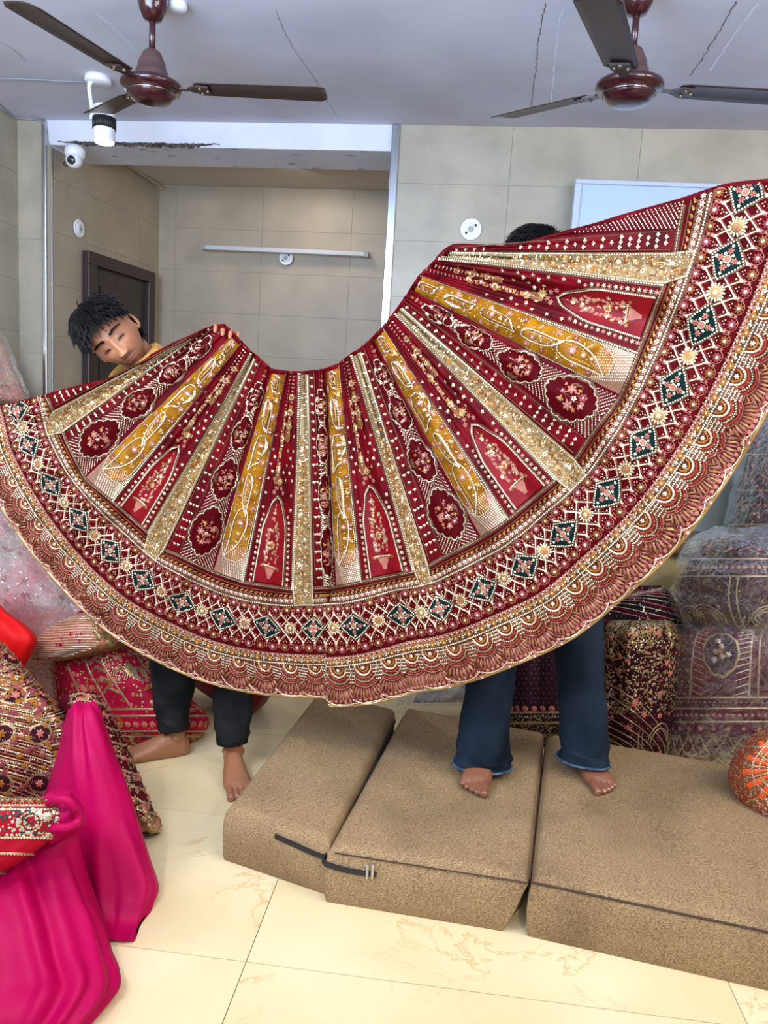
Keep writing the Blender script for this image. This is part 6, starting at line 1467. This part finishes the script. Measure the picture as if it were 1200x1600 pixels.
# --- right: wrapped bundle lying on top of the stack
t, S = item([(838, 1120, 1330, 3.06, 3.20), (850, 1095, 1350, 2.92, 3.18), (880, 1074, 1360, 2.86, 3.17), (920, 1062, 1365, 2.84, 3.16), (955, 1066, 1365, 2.85, 3.15), (985, 1090, 1350, 2.92, 3.14), (992, 1110, 1340, 3.0, 3.14)],
    'packed_skirt', 'plastic-wrapped plum bundle with gold paisley, lying on top of the floor stack', 'bundle', m_plum, 'plastic-wrapped bundles', seed=2)
e = Emb(S)
for v in (.30, .42, .84, .93): e.band(v, .007, m_dgold, m_sil)
e.row(.36, FL6, .022, .009, m_sal, bead=m_sil); e.row(.88, FL5, .018, .008, m_dgold)
for u in (.33, .36): e.vband(u, .006, m_dgold, m_sil, .42, .9)
e.arcs(.22, .72, (.03, .04, .055, .07), m_dgold, m_sil); e.poly(.22, .66, oval(.02, .03), m_wine, .004)
for u in (.12, .45, .6): e.arcs(u, .7, (.02, .035, .05), m_dgold, m_sil, -2.4, 2.4)
e.scatter(500, BEAD, .0026, m_dgold); e.scatter(110, LEAF, .010, m_dgold); e.scatter(60, FL5, .008, m_sal, v0=.02, v1=.3); e.build(t); plastic(S, t, .03, 2)
# --- right: big wrapped bundle at the bottom of the stack
t, S = item([(978, 1085, 1330, 2.98, 3.14), (990, 1060, 1345, 2.88, 3.12), (1030, 1050, 1350, 2.84, 3.11), (1090, 1046, 1350, 2.83, 3.10), (1150, 1042, 1350, 2.83, 3.08), (1185, 1038, 1350, 2.86, 3.05), (1205, 1045, 1345, 2.94, 3.02)],
    'packed_skirt', 'large plastic-wrapped wine bundle with medallion and gold lattice band, beneath the plum bundle', 'bundle', m_wine, 'plastic-wrapped bundles', seed=3, ridges=3, wr=.008)
e = Emb(S)
for v in (.50, .545, .60): e.band(v, .007, m_dgold, m_sil)
e.row(.572, FL6, .022, .008, m_sal, bead=m_sil); e.row(.52, LEAF, .018, .010, m_dgold, rot=1.5)
for u in (.20, .44, .47): e.vband(u, .007, m_dgold, m_sil, .04, .5)
e.poly(.325, .29, scallop(.062, .078, k=10), m_dgold, .003); e.poly(.325, .29, scallop(.055, .070, k=10), m_plum, .0045)
for i in range(16): a = i*.7; uu, vv = S.offs(np.array([.325]), np.array([.29]), np.array([math.sin(a)*.028*(i % 3)/2]), np.array([math.cos(a)*.042*(i % 3)/2])); place(e.a, S, FL6, uu, vv, .013, (m_sal, m_dgold, m_sil)[i % 3], h=.006); place(e.a, S, BEAD6, uu, vv, .004, m_sil, h=.009)
for i in range(15): ribbon(e.a, S, np.array([.21, .26]), np.array([.05+i*.03, .07+i*.03]), .0035, m_sal, .002, .002, .02); ribbon(e.a, S, np.array([.39, .44]), np.array([.07+i*.03, .05+i*.03]), .0035, m_sil, .002, .002, .02)
for i in range(9):
    for j in range(4): place(e.a, S, BUTI, .05+j*.04+.02*(i % 2), .08+i*.05, .009, m_sil, h=.002)
e.poly(.56, .30, oval(.03, .10), mat('ochre_panel', s2l(150, 96, 20), .6, spec=.15), .003); e.arcs(.56, .40, (.02, .03, .04), m_sil, m_sil, -2.6, 2.6)
n_ = 10
for i in range(n_):
    u = .04+i*.055
    for sg in (-1, 1): ribbon(e.a, S, np.array([u, u+sg*.05]), np.array([.66, .80]), .006, m_dgold, .002, .002, .02); ribbon(e.a, S, np.array([u, u+sg*.05]), np.array([.90, .78]), .006, m_dgold, .002, .002, .02)
    place(e.a, S, FL8, u, .63, .010, m_sal, h=.002); place(e.a, S, FL8, u+.027, .92, .010, m_dgold, h=.002)
for u in (.14, .36, .56): place(e.a, S, FL8, u, .79, .020, m_dgold, h=.004); place(e.a, S, RING, u, .79, .013, m_sil, h=.006)
e.band(.955, .008, m_sal, m_sil); e.scatter(260, BEAD, .0026, m_dgold); e.build(t); plastic(S, t, .022, 3)
# --- right: black striped folded piece behind, beaded bundle in front
t, S = item([(915, 985, 1035, 3.14, 3.20), (930, 955, 1050, 3.06, 3.19), (955, 930, 1062, 3.02, 3.18), (985, 915, 1068, 3.0, 3.17), (1020, 905, 1068, 3.02, 3.16), (1120, 900, 1068, 3.05, 3.15), (1172, 905, 1060, 3.08, 3.12)],
    'folded_skirt', 'black velvet bundle with silvery swirling lines, behind the gold-beaded bundle', 'bundle', m_black, 'unwrapped bundles by the wall', seed=4)
e = Emb(S)
for i in range(13): 
    u = np.linspace(.08, .92, 20); v = .05+i*.028+.07*np.sin(u*4+i*.35); beads(e.a, S, u, v, .0065, .0026, m_sil if i % 3 else m_multi, .003)
for i in range(5): u = np.linspace(.1, .9, 20); v = .1+i*.07+.07*np.cos(u*5+i); ribbon(e.a, S, u, v, .010, m_wine, .002, .002)
e.scatter(160, BEAD, .003, m_sil, v1=.5); e.build(t)
t, S = item([(968, 955, 1045, 2.98, 3.10), (980, 945, 1056, 2.90, 3.08), (1010, 940, 1062, 2.87, 3.06), (1070, 938, 1060, 2.86, 3.04), (1130, 938, 1052, 2.86, 3.02), (1165, 940, 1046, 2.88, 3.0), (1190, 945, 1040, 2.92, 2.98)],
    'folded_skirt', 'maroon bundle crusted with gold beads and concentric arcs, right of the jeans', 'bundle', m_plum, 'unwrapped bundles by the wall', seed=5, wr=.008)
e = Emb(S)
e.scatter(1900, BEAD, .0036, m_dgold, v1=.62); e.scatter(600, BEAD6, .0040, m_sil, v1=.62); e.scatter(70, FL6, .010, m_dgold, v1=.55); e.scatter(26, FL6, .011, m_sal, v0=.15, v1=.75, h=.004); e.scatter(30, BEAD6, .004, m_orng, v0=.1, v1=.6)
e.arcs(.16, .93, (.03, .05, .07, .09, .11, .13, .15, .17, .19), m_dgold, m_sil, -.5, 1.45); e.arcs(.74, .80, (.035, .045), m_dgold, m_sil, -1.57, 1.57, sy=1.5)
for u in (.52, .56, .92): e.vband(u, .005, m_dgold, m_sil, .72, .97)
e.poly(.74, .86, oval(.022, .04), m_plum, .003); place(e.a, S, FL8, .74, .90, .013, m_sal, h=.006); e.arcs(.2, .94, (.012, .02), m_dgold, m_sil, -3, 3); e.band(.96, .007, m_dgold, m_sil); e.scatter(420, BEAD, .0026, m_dgold, v0=.55); e.build(t)
# --- right: aubergine bundle behind the jeans
t, S = item([(985, 800, 935, 3.08, 3.16), (1010, 790, 940, 2.98, 3.15), (1050, 786, 945, 2.94, 3.14), (1100, 784, 948, 2.93, 3.12), (1140, 786, 948, 2.94, 3.10), (1165, 795, 940, 3.0, 3.08)],
    'folded_skirt', 'aubergine feather-pattern bundle with silver border between the denim legs', 'bundle', m_aub, 'unwrapped bundles by the wall', seed=6, wr=.008)
e = Emb(S)
for i in range(11):
    for j in range(22): place(e.a, S, LEAF, .04+j*.043+.02*(i % 2), .30+i*.030, .012, mat('plum_feather', s2l(98, 52, 70), .35, .2), h=.002, rot=PI+(.5 if j % 2 else -.5))
e.band(.24, .012, m_wine); e.band(.18, .006, m_dgold, m_sil); e.band(.66, .008, m_dgold, m_sil); e.band(.74, .012, m_dgold, m_sil); e.row(.70, LEAF, .012, .010, m_sil, rot=3.1)
e.row(.63, FL8, .035, .014, m_sal, bead=m_cerise); e.row(.86, FL8, .035, .014, m_dgold, bead=m_cerise); e.scatter(900, BEAD, .0027, m_dgold, v0=.66, v1=.97); e.scatter(300, BEAD6, .003, m_sil, v0=.66, v1=.97); e.build(t)
# --- empty clear plastic behind the mattresses
t = empty('plastic_sheet', (.0, 3.1, 0), 'crumpled clear plastic lying on the floor behind the middle mattress', 'plastic')
S, V, F = blob([(1052, 655, 775, 3.12, 3.22), (1072, 635, 790, 3.04, 3.2), (1090, 622, 792, 3.0, 3.16), (1103, 618, 792, 3.0, 3.10)], seed=7, wr=.02, ridges=7); mesh_obj('plastic_film', V, F, m_pla, t, smooth=True)
S, V, F = blob([(1060, 675, 765, 3.14, 3.22), (1078, 655, 780, 3.08, 3.2), (1098, 645, 785, 3.05, 3.12)], seed=8, wr=.01); mesh_obj('folded_cloth', V, F, mat('grey_brown_cloth', s2l(96, 84, 74), .7), t, smooth=True)
# --- right: orange fan-shaped piece on the mattress
t, S = item([(1140, 1188, 1400, 2.40, 2.46), (1158, 1166, 1440, 2.36, 2.46), (1190, 1142, 1470, 2.32, 2.46), (1220, 1138, 1480, 2.31, 2.45), (1248, 1152, 1470, 2.30, 2.43), (1268, 1176, 1440, 2.27, 2.40), (1279, 1196, 1400, 2.29, 2.37)],
    'folded_blouse', 'orange and gold embroidered scalloped piece lying on the right end of the mattress', 'blouse', mat('bronze_cloth', s2l(120, 72, 48), .5, col2=s2l(150, 52, 34), scale=50, spec=.2), seed=9, wr=.006)
e = Emb(S)
cu, cv = .34, .40
for i in range(40):
    a = i*2*PI/40; P = np.stack([np.sin(a)*np.array([.03, .06, .10, .15]), np.cos(a)*np.array([.03, .06, .10, .15])], -1); uu, vv = path_local_S(S, cu, cv, P); ribbon(e.a, S, np.clip(uu, .02, .98), np.clip(vv, .02, .98), .008 if i % 2 else .005, m_orng if i % 2 else m_dgold, .002, .003, .01, wd2=.018 if i % 2 else .006)
for r in (.032, .058, .085, .112): e.arcs(cu, cv, (r,), m_sal if r > .1 else m_dgold, m_sil, -PI, PI, .006)
for i in range(18):
    a = i*2*PI/18; uu, vv = path_local_S(S, cu, cv, [(math.sin(a)*.098, math.cos(a)*.098)]); place(e.a, S, BEAD6, uu, vv, .009, m_orng, h=.004)
e.poly(.27, .12, [(-.05, -.03), (.10, -.03), (.10, .03), (-.02, .03)], m_cerise, .004); e.band(.22, .008, m_dgold, m_sil); e.band(.88, .008, m_sal, m_sil); e.band(.96, .007, m_dgold, m_sil)
e.scatter(900, LEAF, .008, m_dgold); e.scatter(700, BEAD6, .0026, m_sal); e.arcs(.60, .60, (.02, .03, .042, .055), m_sal, m_sil, -3, 3); e.scatter(420, BEAD, .0026, m_sil); e.scatter(220, LEAF, .009, m_dgold); e.build(t)
# --- left: pack on the ledge
t, S = item([(515, -70, -8, 3.82, 3.88), (535, -90, 6, 3.76, 3.88), (570, -95, 20, 3.74, 3.88), (600, -98, 32, 3.73, 3.87), (622, -98, 40, 3.73, 3.86), (630, -95, 34, 3.76, 3.84)],
    'packed_skirt', 'plastic-wrapped pale gold and rose bundle on the ledge at far left', 'bundle', mat('pale_gold_cloth', s2l(176, 150, 120), .5, col2=s2l(190, 120, 110), scale=20), 'plastic-wrapped bundles', seed=10, wr=.006)
e = Emb(S); e.scatter(260, BEAD6, .004, m_sil); e.scatter(160, FL5, .010, m_sal, v0=.6); e.scatter(120, LEAF, .012, m_ros, v0=.55); e.band(.6, .008, m_sil, m_bead); e.band(.9, .01, m_ros, m_bead); e.build(t); plastic(S, t, .015, 4)
# --- left: pink bag
t, S = item([(775, -130, -20, 2.86, 2.98), (800, -140, 22, 2.78, 2.97), (850, -140, 66, 2.72, 2.96), (900, -140, 108, 2.70, 2.95), (940, -140, 148, 2.70, 2.94), (975, -140, 168, 2.72, 2.93), (1100, -140, 120, 2.75, 2.9), (1200, -140, 90, 2.76, 2.84)],
    'packed_skirt', 'crinkled clear plastic bag of pale pink cloth behind the left hem of the skirt', 'bundle', m_palepink, 'plastic-wrapped bundles', seed=11, wr=.02)
e = Emb(S); e.scatter(220, LEAF, .012, m_sil, v1=.6); e.scatter(120, FL5, .012, m_pink, v1=.6); e.build(t); plastic(S, t, .03, 5)
# --- left: scarlet cloth
t, S = item([(945, -140, 0, 2.50, 2.56), (958, -140, 14, 2.45, 2.56), (980, -140, 44, 2.43, 2.55), (1000, -140, 58, 2.42, 2.54), (1025, -140, 48, 2.42, 2.53), (1060, -140, 36, 2.43, 2.52), (1200, -140, 30, 2.44, 2.51), (1330, -140, 20, 2.45, 2.48)],
    'folded_cloth', 'plain scarlet folded cloth at the left edge under the pink bag', 'cloth', m_redc, seed=12, wr=.005, pw=.3)
# --- left: rose and gold bundle behind the bare foot
t, S = item([(960, 110, 150, 2.80, 2.90), (985, 85, 200, 2.72, 2.89), (1010, 72, 225, 2.68, 2.88), (1040, 68, 246, 2.65, 2.87), (1080, 78, 285, 2.63, 2.85), (1120, 88, 325, 2.62, 2.83), (1148, 105, 318, 2.63, 2.81), (1165, 150, 292, 2.66, 2.78), (1172, 185, 275, 2.69, 2.74)],
    'folded_skirt', 'cerise bundle covered in gold embroidery behind the black trousers', 'bundle', m_cerise, None, seed=13, wr=.010, ridges=4)
e = Emb(S)
for u in (.30, .42, .52, .78): e.vband(u, .008, m_dgold, m_sil, .15, .58)
e.chevrons(.43, .51, .18, .52, .05, m_dgold, .03, .010, m_sil)
for v in (.585, .62, .72, .76, .96): e.band(v, .008, m_dgold, m_sil)
e.row(.67, FL8, .032, .015, m_sal, bead=m_org); e.scatter(420, LEAF, .014, m_dgold, v0=.1, v1=.58); e.scatter(160, FL6, .012, m_sal, v0=.1, v1=.6); e.scatter(500, LEAF, .012, m_dgold, v0=.74, v1=.97); e.scatter(420, BEAD, .003, m_sil); e.scatter(60, FL6, .010, m_org, h=.004)
e.poly(.66, .40, oval(.016, .03), m_dgold, .004); e.arcs(.58, .42, (.014, .022, .03), m_dgold, m_sil, -2.8, 2.8); e.arcs(.70, .42, (.014, .022, .03), m_dgold, m_sil, -2.8, 2.8)
for u in (.55, .18, .82): e.poly(u, .85, scallop(.058, .048, k=6), m_dgold, .003); e.poly(u, .85, scallop(.046, .037, k=6), m_cerise, .0045); e.arcs(u, .86, (.01, .02, .03), m_dgold, None, -3, 3); place(e.a, S, FL8, u, .85, .02, m_dgold, h=.006)
e.build(t)
S2, V, F = blob([(957, 128, 152, 2.66, 2.72), (972, 92, 172, 2.60, 2.72), (990, 66, 188, 2.57, 2.71), (1008, 52, 200, 2.56, 2.70), (1022, 48, 150, 2.57, 2.69), (1032, 50, 92, 2.60, 2.68)], seed=14, wr=.006)
fl = mesh_obj('folded_flap', V, F, m_sal, t, smooth=True); e = Emb(S2)
for v in np.arange(.10, .9, .045): e.band(v, .0035, m_dgold if int(v*100) % 2 else m_sil, m_bead, .05, .62, .02)
e.scatter(170, FL5, .010, m_dgold, u0=.62); e.scatter(120, BEAD6, .004, m_org, u0=.6); e.scatter(26, BEAD6, .007, m_cerise, u0=.15, u1=.6, v0=.4); e.band(.97, .010, m_dgold, m_sil); e.build(fl)
S2, V, F = blob([(955, 122, 140, 2.70, 2.76), (966, 122, 168, 2.66, 2.75), (985, 132, 182, 2.65, 2.74), (1000, 150, 178, 2.68, 2.73)], seed=15, wr=.016, ridges=9); mesh_obj('magenta_lining', V, F, m_mag2, t, smooth=True)
# --- left: maroon satin heap behind the legs
t, S = item([(1010, 262, 395, 3.06, 3.16), (1040, 272, 425, 2.98, 3.15), (1070, 300, 428, 2.95, 3.13), (1095, 335, 418, 2.95, 3.12), (1112, 352, 400, 2.98, 3.10), (1118, 360, 390, 3.03, 3.08)],
    'folded_cloth', 'smooth maroon satin bundle on the floor behind the black trousers', 'cloth', m_maro, seed=16, wr=.006)
# --- left: dark embroidered skirt, with its hem strip at right
t, S = item([(985, -160, -30, 2.14, 2.24), (1010, -160, 8, 2.08, 2.24), (1050, -160, 42, 2.02, 2.23), (1090, -160, 78, 1.98, 2.21), (1130, -160, 118, 1.96, 2.19), (1180, -160, 130, 1.95, 2.17), (1240, -160, 120, 1.94, 2.15), (1330, -160, 90, 1.95, 2.1)],
    'embroidered_drape', 'dark wine skirt thick with gold and rose embroidery, heaped above the magenta lining', 'skirt', m_wine, None, seed=17, wr=.016, ridges=4, pw=.4)
e = Emb(S)
def diag(u0, v0, u1, v1, wd, m, bead=None):
    ribbon(e.a, S, np.linspace(u0, u1, 12), np.linspace(v0, v1, 12), wd, m, .003, .002, .01)
    if bead: beads(e.a, S, np.linspace(u0, u1, 12), np.linspace(v0, v1, 12), .007, .0028, bead, .005)
for k in range(60):
    f = k/60; diag(.46+.5*f*.0+.0, .02+f*.86, .74, .10+f*.86, .0045 if k % 4 else .009, m_dgold if k % 2 else m_brn, m_sil if k % 3 == 0 else None)
    diag(.74, .10+f*.86, .99, -.02+f*.90+.06, .0045 if k % 4 else .009, m_brn if k % 2 else m_dgold, m_sil if k % 3 == 1 else None)
e.scatter(150, FL5, .0075, m_sal, u0=.42, v1=.97); e.scatter(130, FL6, .0075, m_dgold, u0=.42, v1=.97); e.scatter(160, FL6, .010, m_ros, u0=.42, h=.005, v1=.97); e.scatter(90, FL6, .009, m_org, u0=.42, h=.006, v1=.97); e.scatter(1500, BEAD, .0026, m_sil, u0=.42, v1=.97)
for v in (.22, .42, .62, .82):
    for u in (.55, .70, .86): e.poly(u, v, scallop(.035, .028, k=6), m_dgold, .005); e.poly(u, v, scallop(.028, .022, k=6), m_plum, .0065); place(e.a, S, FL6, u, v, .014, m_org if u < .6 else m_sal, h=.008)
e.build(t)
S2, V, F = blob([(1082, 100, 150, 2.10, 2.16), (1110, 92, 170, 2.04, 2.17), (1160, 105, 196, 2.03, 2.19), (1210, 130, 217, 2.05, 2.19), (1260, 165, 238, 2.05, 2.17), (1288, 200, 251, 2.06, 2.15), (1302, 222, 250, 2.08, 2.13)], seed=18, wr=.006)
hs = mesh_obj('hem_border', V, F, m_wine, t, smooth=True); e = Emb(S2)
for v in np.arange(.03, 1, .075): e.band(v, .006, m_dgold, m_sil, .3, .99, .02)
e.scatter(500, BEAD, .003, m_sil, u0=.3); e.scatter(120, FL5, .009, m_dgold, u0=.3); e.scatter(80, FL5, .009, m_sal, u0=.3)
ribbon(e.a, S2, np.linspace(.45, .98, 12), np.full(12, .78), .030, m_greent, .003, .001); ribbon(e.a, S2, np.linspace(.6, .98, 12), np.full(12, .52), .022, m_greent, .003, .001); e.row(.78, FL6, .02, .012, m_dgold, u0=.5, bead=m_sal); e.row(.52, FL6, .02, .010, m_sal, u0=.6)
e.build(hs)
# --- left: magenta lining cloths in front
mg = empty('magenta_skirt', (-.85, 1.75, 0), 'shiny magenta satin skirt lining standing in folds at lower left', 'skirt')
def sheet(rows, name, m, parent, seed, folds, nu=110, nv=90, amp=.02, back=.5):
    S, V, F = blob(rows, seed=seed, nu=nu, nv=nv, wr=0, pw=.38, back=back); U, Vv = np.meshgrid(np.linspace(0, 1, nu), np.linspace(0, 1, nv), indexing='ij')
    d = np.zeros_like(U)
    for (u0, u1, wd, a, v0, v1) in folds:
        c = u0+(u1-u0)*Vv; env = sst(v0-.08, v0+.08, Vv)*(1-sst(v1-.06, v1+.10, Vv)); q = (U-c)/wd; a = a*.62; d += a*np.exp(-q**2)*env-a*.45*np.exp(-((q-1.7)/.8)**2)*env
    d += .002*np.sin(26*U+4*np.sin(5*Vv+seed)+seed)+.0035*np.sin(9*Vv+6*U+seed)
    edge = np.minimum(1, np.minimum(U, 1-U)*14+.05); P = S.at(U, Vv, d*edge); P[..., 2] = np.maximum(P[..., 2], .002); V[:nu*nv] = P.reshape(-1, 3)
    return mesh_obj(name, V, F, m, parent, smooth=True)
sheet([(1096, 120, 146, 2.00, 2.04), (1108, 108, 156, 1.96, 2.04), (1130, 100, 164, 1.93, 2.03), (1180, 88, 182, 1.88, 2.01), (1240, 70, 204, 1.84, 1.98), (1300, 50, 222, 1.80, 1.95), (1345, 40, 236, 1.78, 1.92), (1385, 40, 248, 1.76, 1.89), (1415, 60, 240, 1.74, 1.84), (1445, 90, 226, 1.71, 1.78), (1470, 110, 212, 1.655, 1.68)],
      'lining_fold', m_mag, mg, 21, [(.30, .60, .05, .022, .0, .34), (.45, .35, .05, .012, .5, 1), (.60, .52, .04, .016, .55, 1), (.75, .80, .05, .020, .52, .9), (.86, .90, .04, .012, .3, .9), (.2, .3, .06, .012, .3, .8)], back=.2)
sheet([(1300, -190, 124, 1.66, 1.76), (1340, -190, 130, 1.62, 1.76), (1390, -190, 146, 1.56, 1.74), (1440, -190, 164, 1.50, 1.70), (1490, -190, 176, 1.45, 1.63), (1530, -190, 187, 1.41, 1.57), (1558, -190, 175, 1.38, 1.52), (1600, -190, 143, 1.34, 1.44), (1640, -190, 112, 1.32, 1.38), (1690, -190, 60, 1.29, 1.33)],
      'lining_front', m_mag, mg, 22, [(.60, .66, .030, .020, .0, .75), (.66, .70, .035, -.018, .1, .8), (.80, .86, .03, .016, .1, .9), (.90, .95, .03, .014, .3, 1), (.50, .52, .05, .014, .3, 1), (.76, .98, .03, .008, .28, .5), (.73, .76, .02, .010, .5, 1)], nu=150, back=.2)
kn = sheet([(1238, 78, 112, 1.66, 1.70), (1250, 58, 124, 1.62, 1.70), (1268, 44, 132, 1.59, 1.69), (1288, 40, 131, 1.59, 1.68), (1302, 50, 118, 1.60, 1.67), (1318, 62, 92, 1.62, 1.66)], 'knotted_fold', m_mag, mg, 23, [(.35, .55, .10, .012, .0, 1), (.7, .6, .08, .014, .1, .9), (.85, .8, .05, .008, .2, 1)], nu=60, nv=50)
tube('knotted_fold', at_y(np.array([60, 85, 108, 122, 127]), np.array([1300, 1294, 1292, 1284, 1272]), np.array([1.59, 1.575, 1.575, 1.58, 1.60])), [.004, .010, .011, .010, .004], m_mag, mg, 14, 30)
tube('knotted_fold', at_y(np.array([64, 84, 104, 116, 112]), np.array([1262, 1250, 1250, 1262, 1280]), np.array([1.60, 1.585, 1.58, 1.585, 1.60])), [.004, .009, .010, .009, .004], m_mag, mg, 14, 30)
S2, V, F = blob([(1247, 10, 60, 1.60, 1.64), (1256, -60, 84, 1.57, 1.64), (1272, -120, 98, 1.55, 1.63), (1295, -120, 92, 1.54, 1.62), (1318, -120, 72, 1.53, 1.61), (1342, -120, 40, 1.52, 1.60), (1372, -120, -8, 1.52, 1.58)], seed=24, wr=.003, pw=.3)
bd_ = mesh_obj('embroidered_waistband', V, F, mat('red_velvet_band', s2l(168, 6, 34), .6, spec=.15), mg, smooth=True); e = Emb(S2)
for v in (.05, .20, .27, .60, .78, .95): e.band(v, .006, m_dgold, m_sil if v != .6 else m_bead, .2, .99)
e.row(.125, FL6, .018, .009, m_dgold, u0=.3, u1=.96, bead=m_bead); e.arcs(.70, .42, (.015, .024), m_dgold, m_sil, -3, 3); place(e.a, S2, FL8, .80, .36, .012, m_sil, h=.004)
e.scatter(160, BEAD6, .0034, m_sil, u0=.4, v0=.25, v1=.6); e.scatter(60, LEAF, .010, m_greent, u0=.4, v0=.25, v1=.6); e.row(.95, BEAD6, .012, .004, m_greent, u0=.3); e.build(bd_)
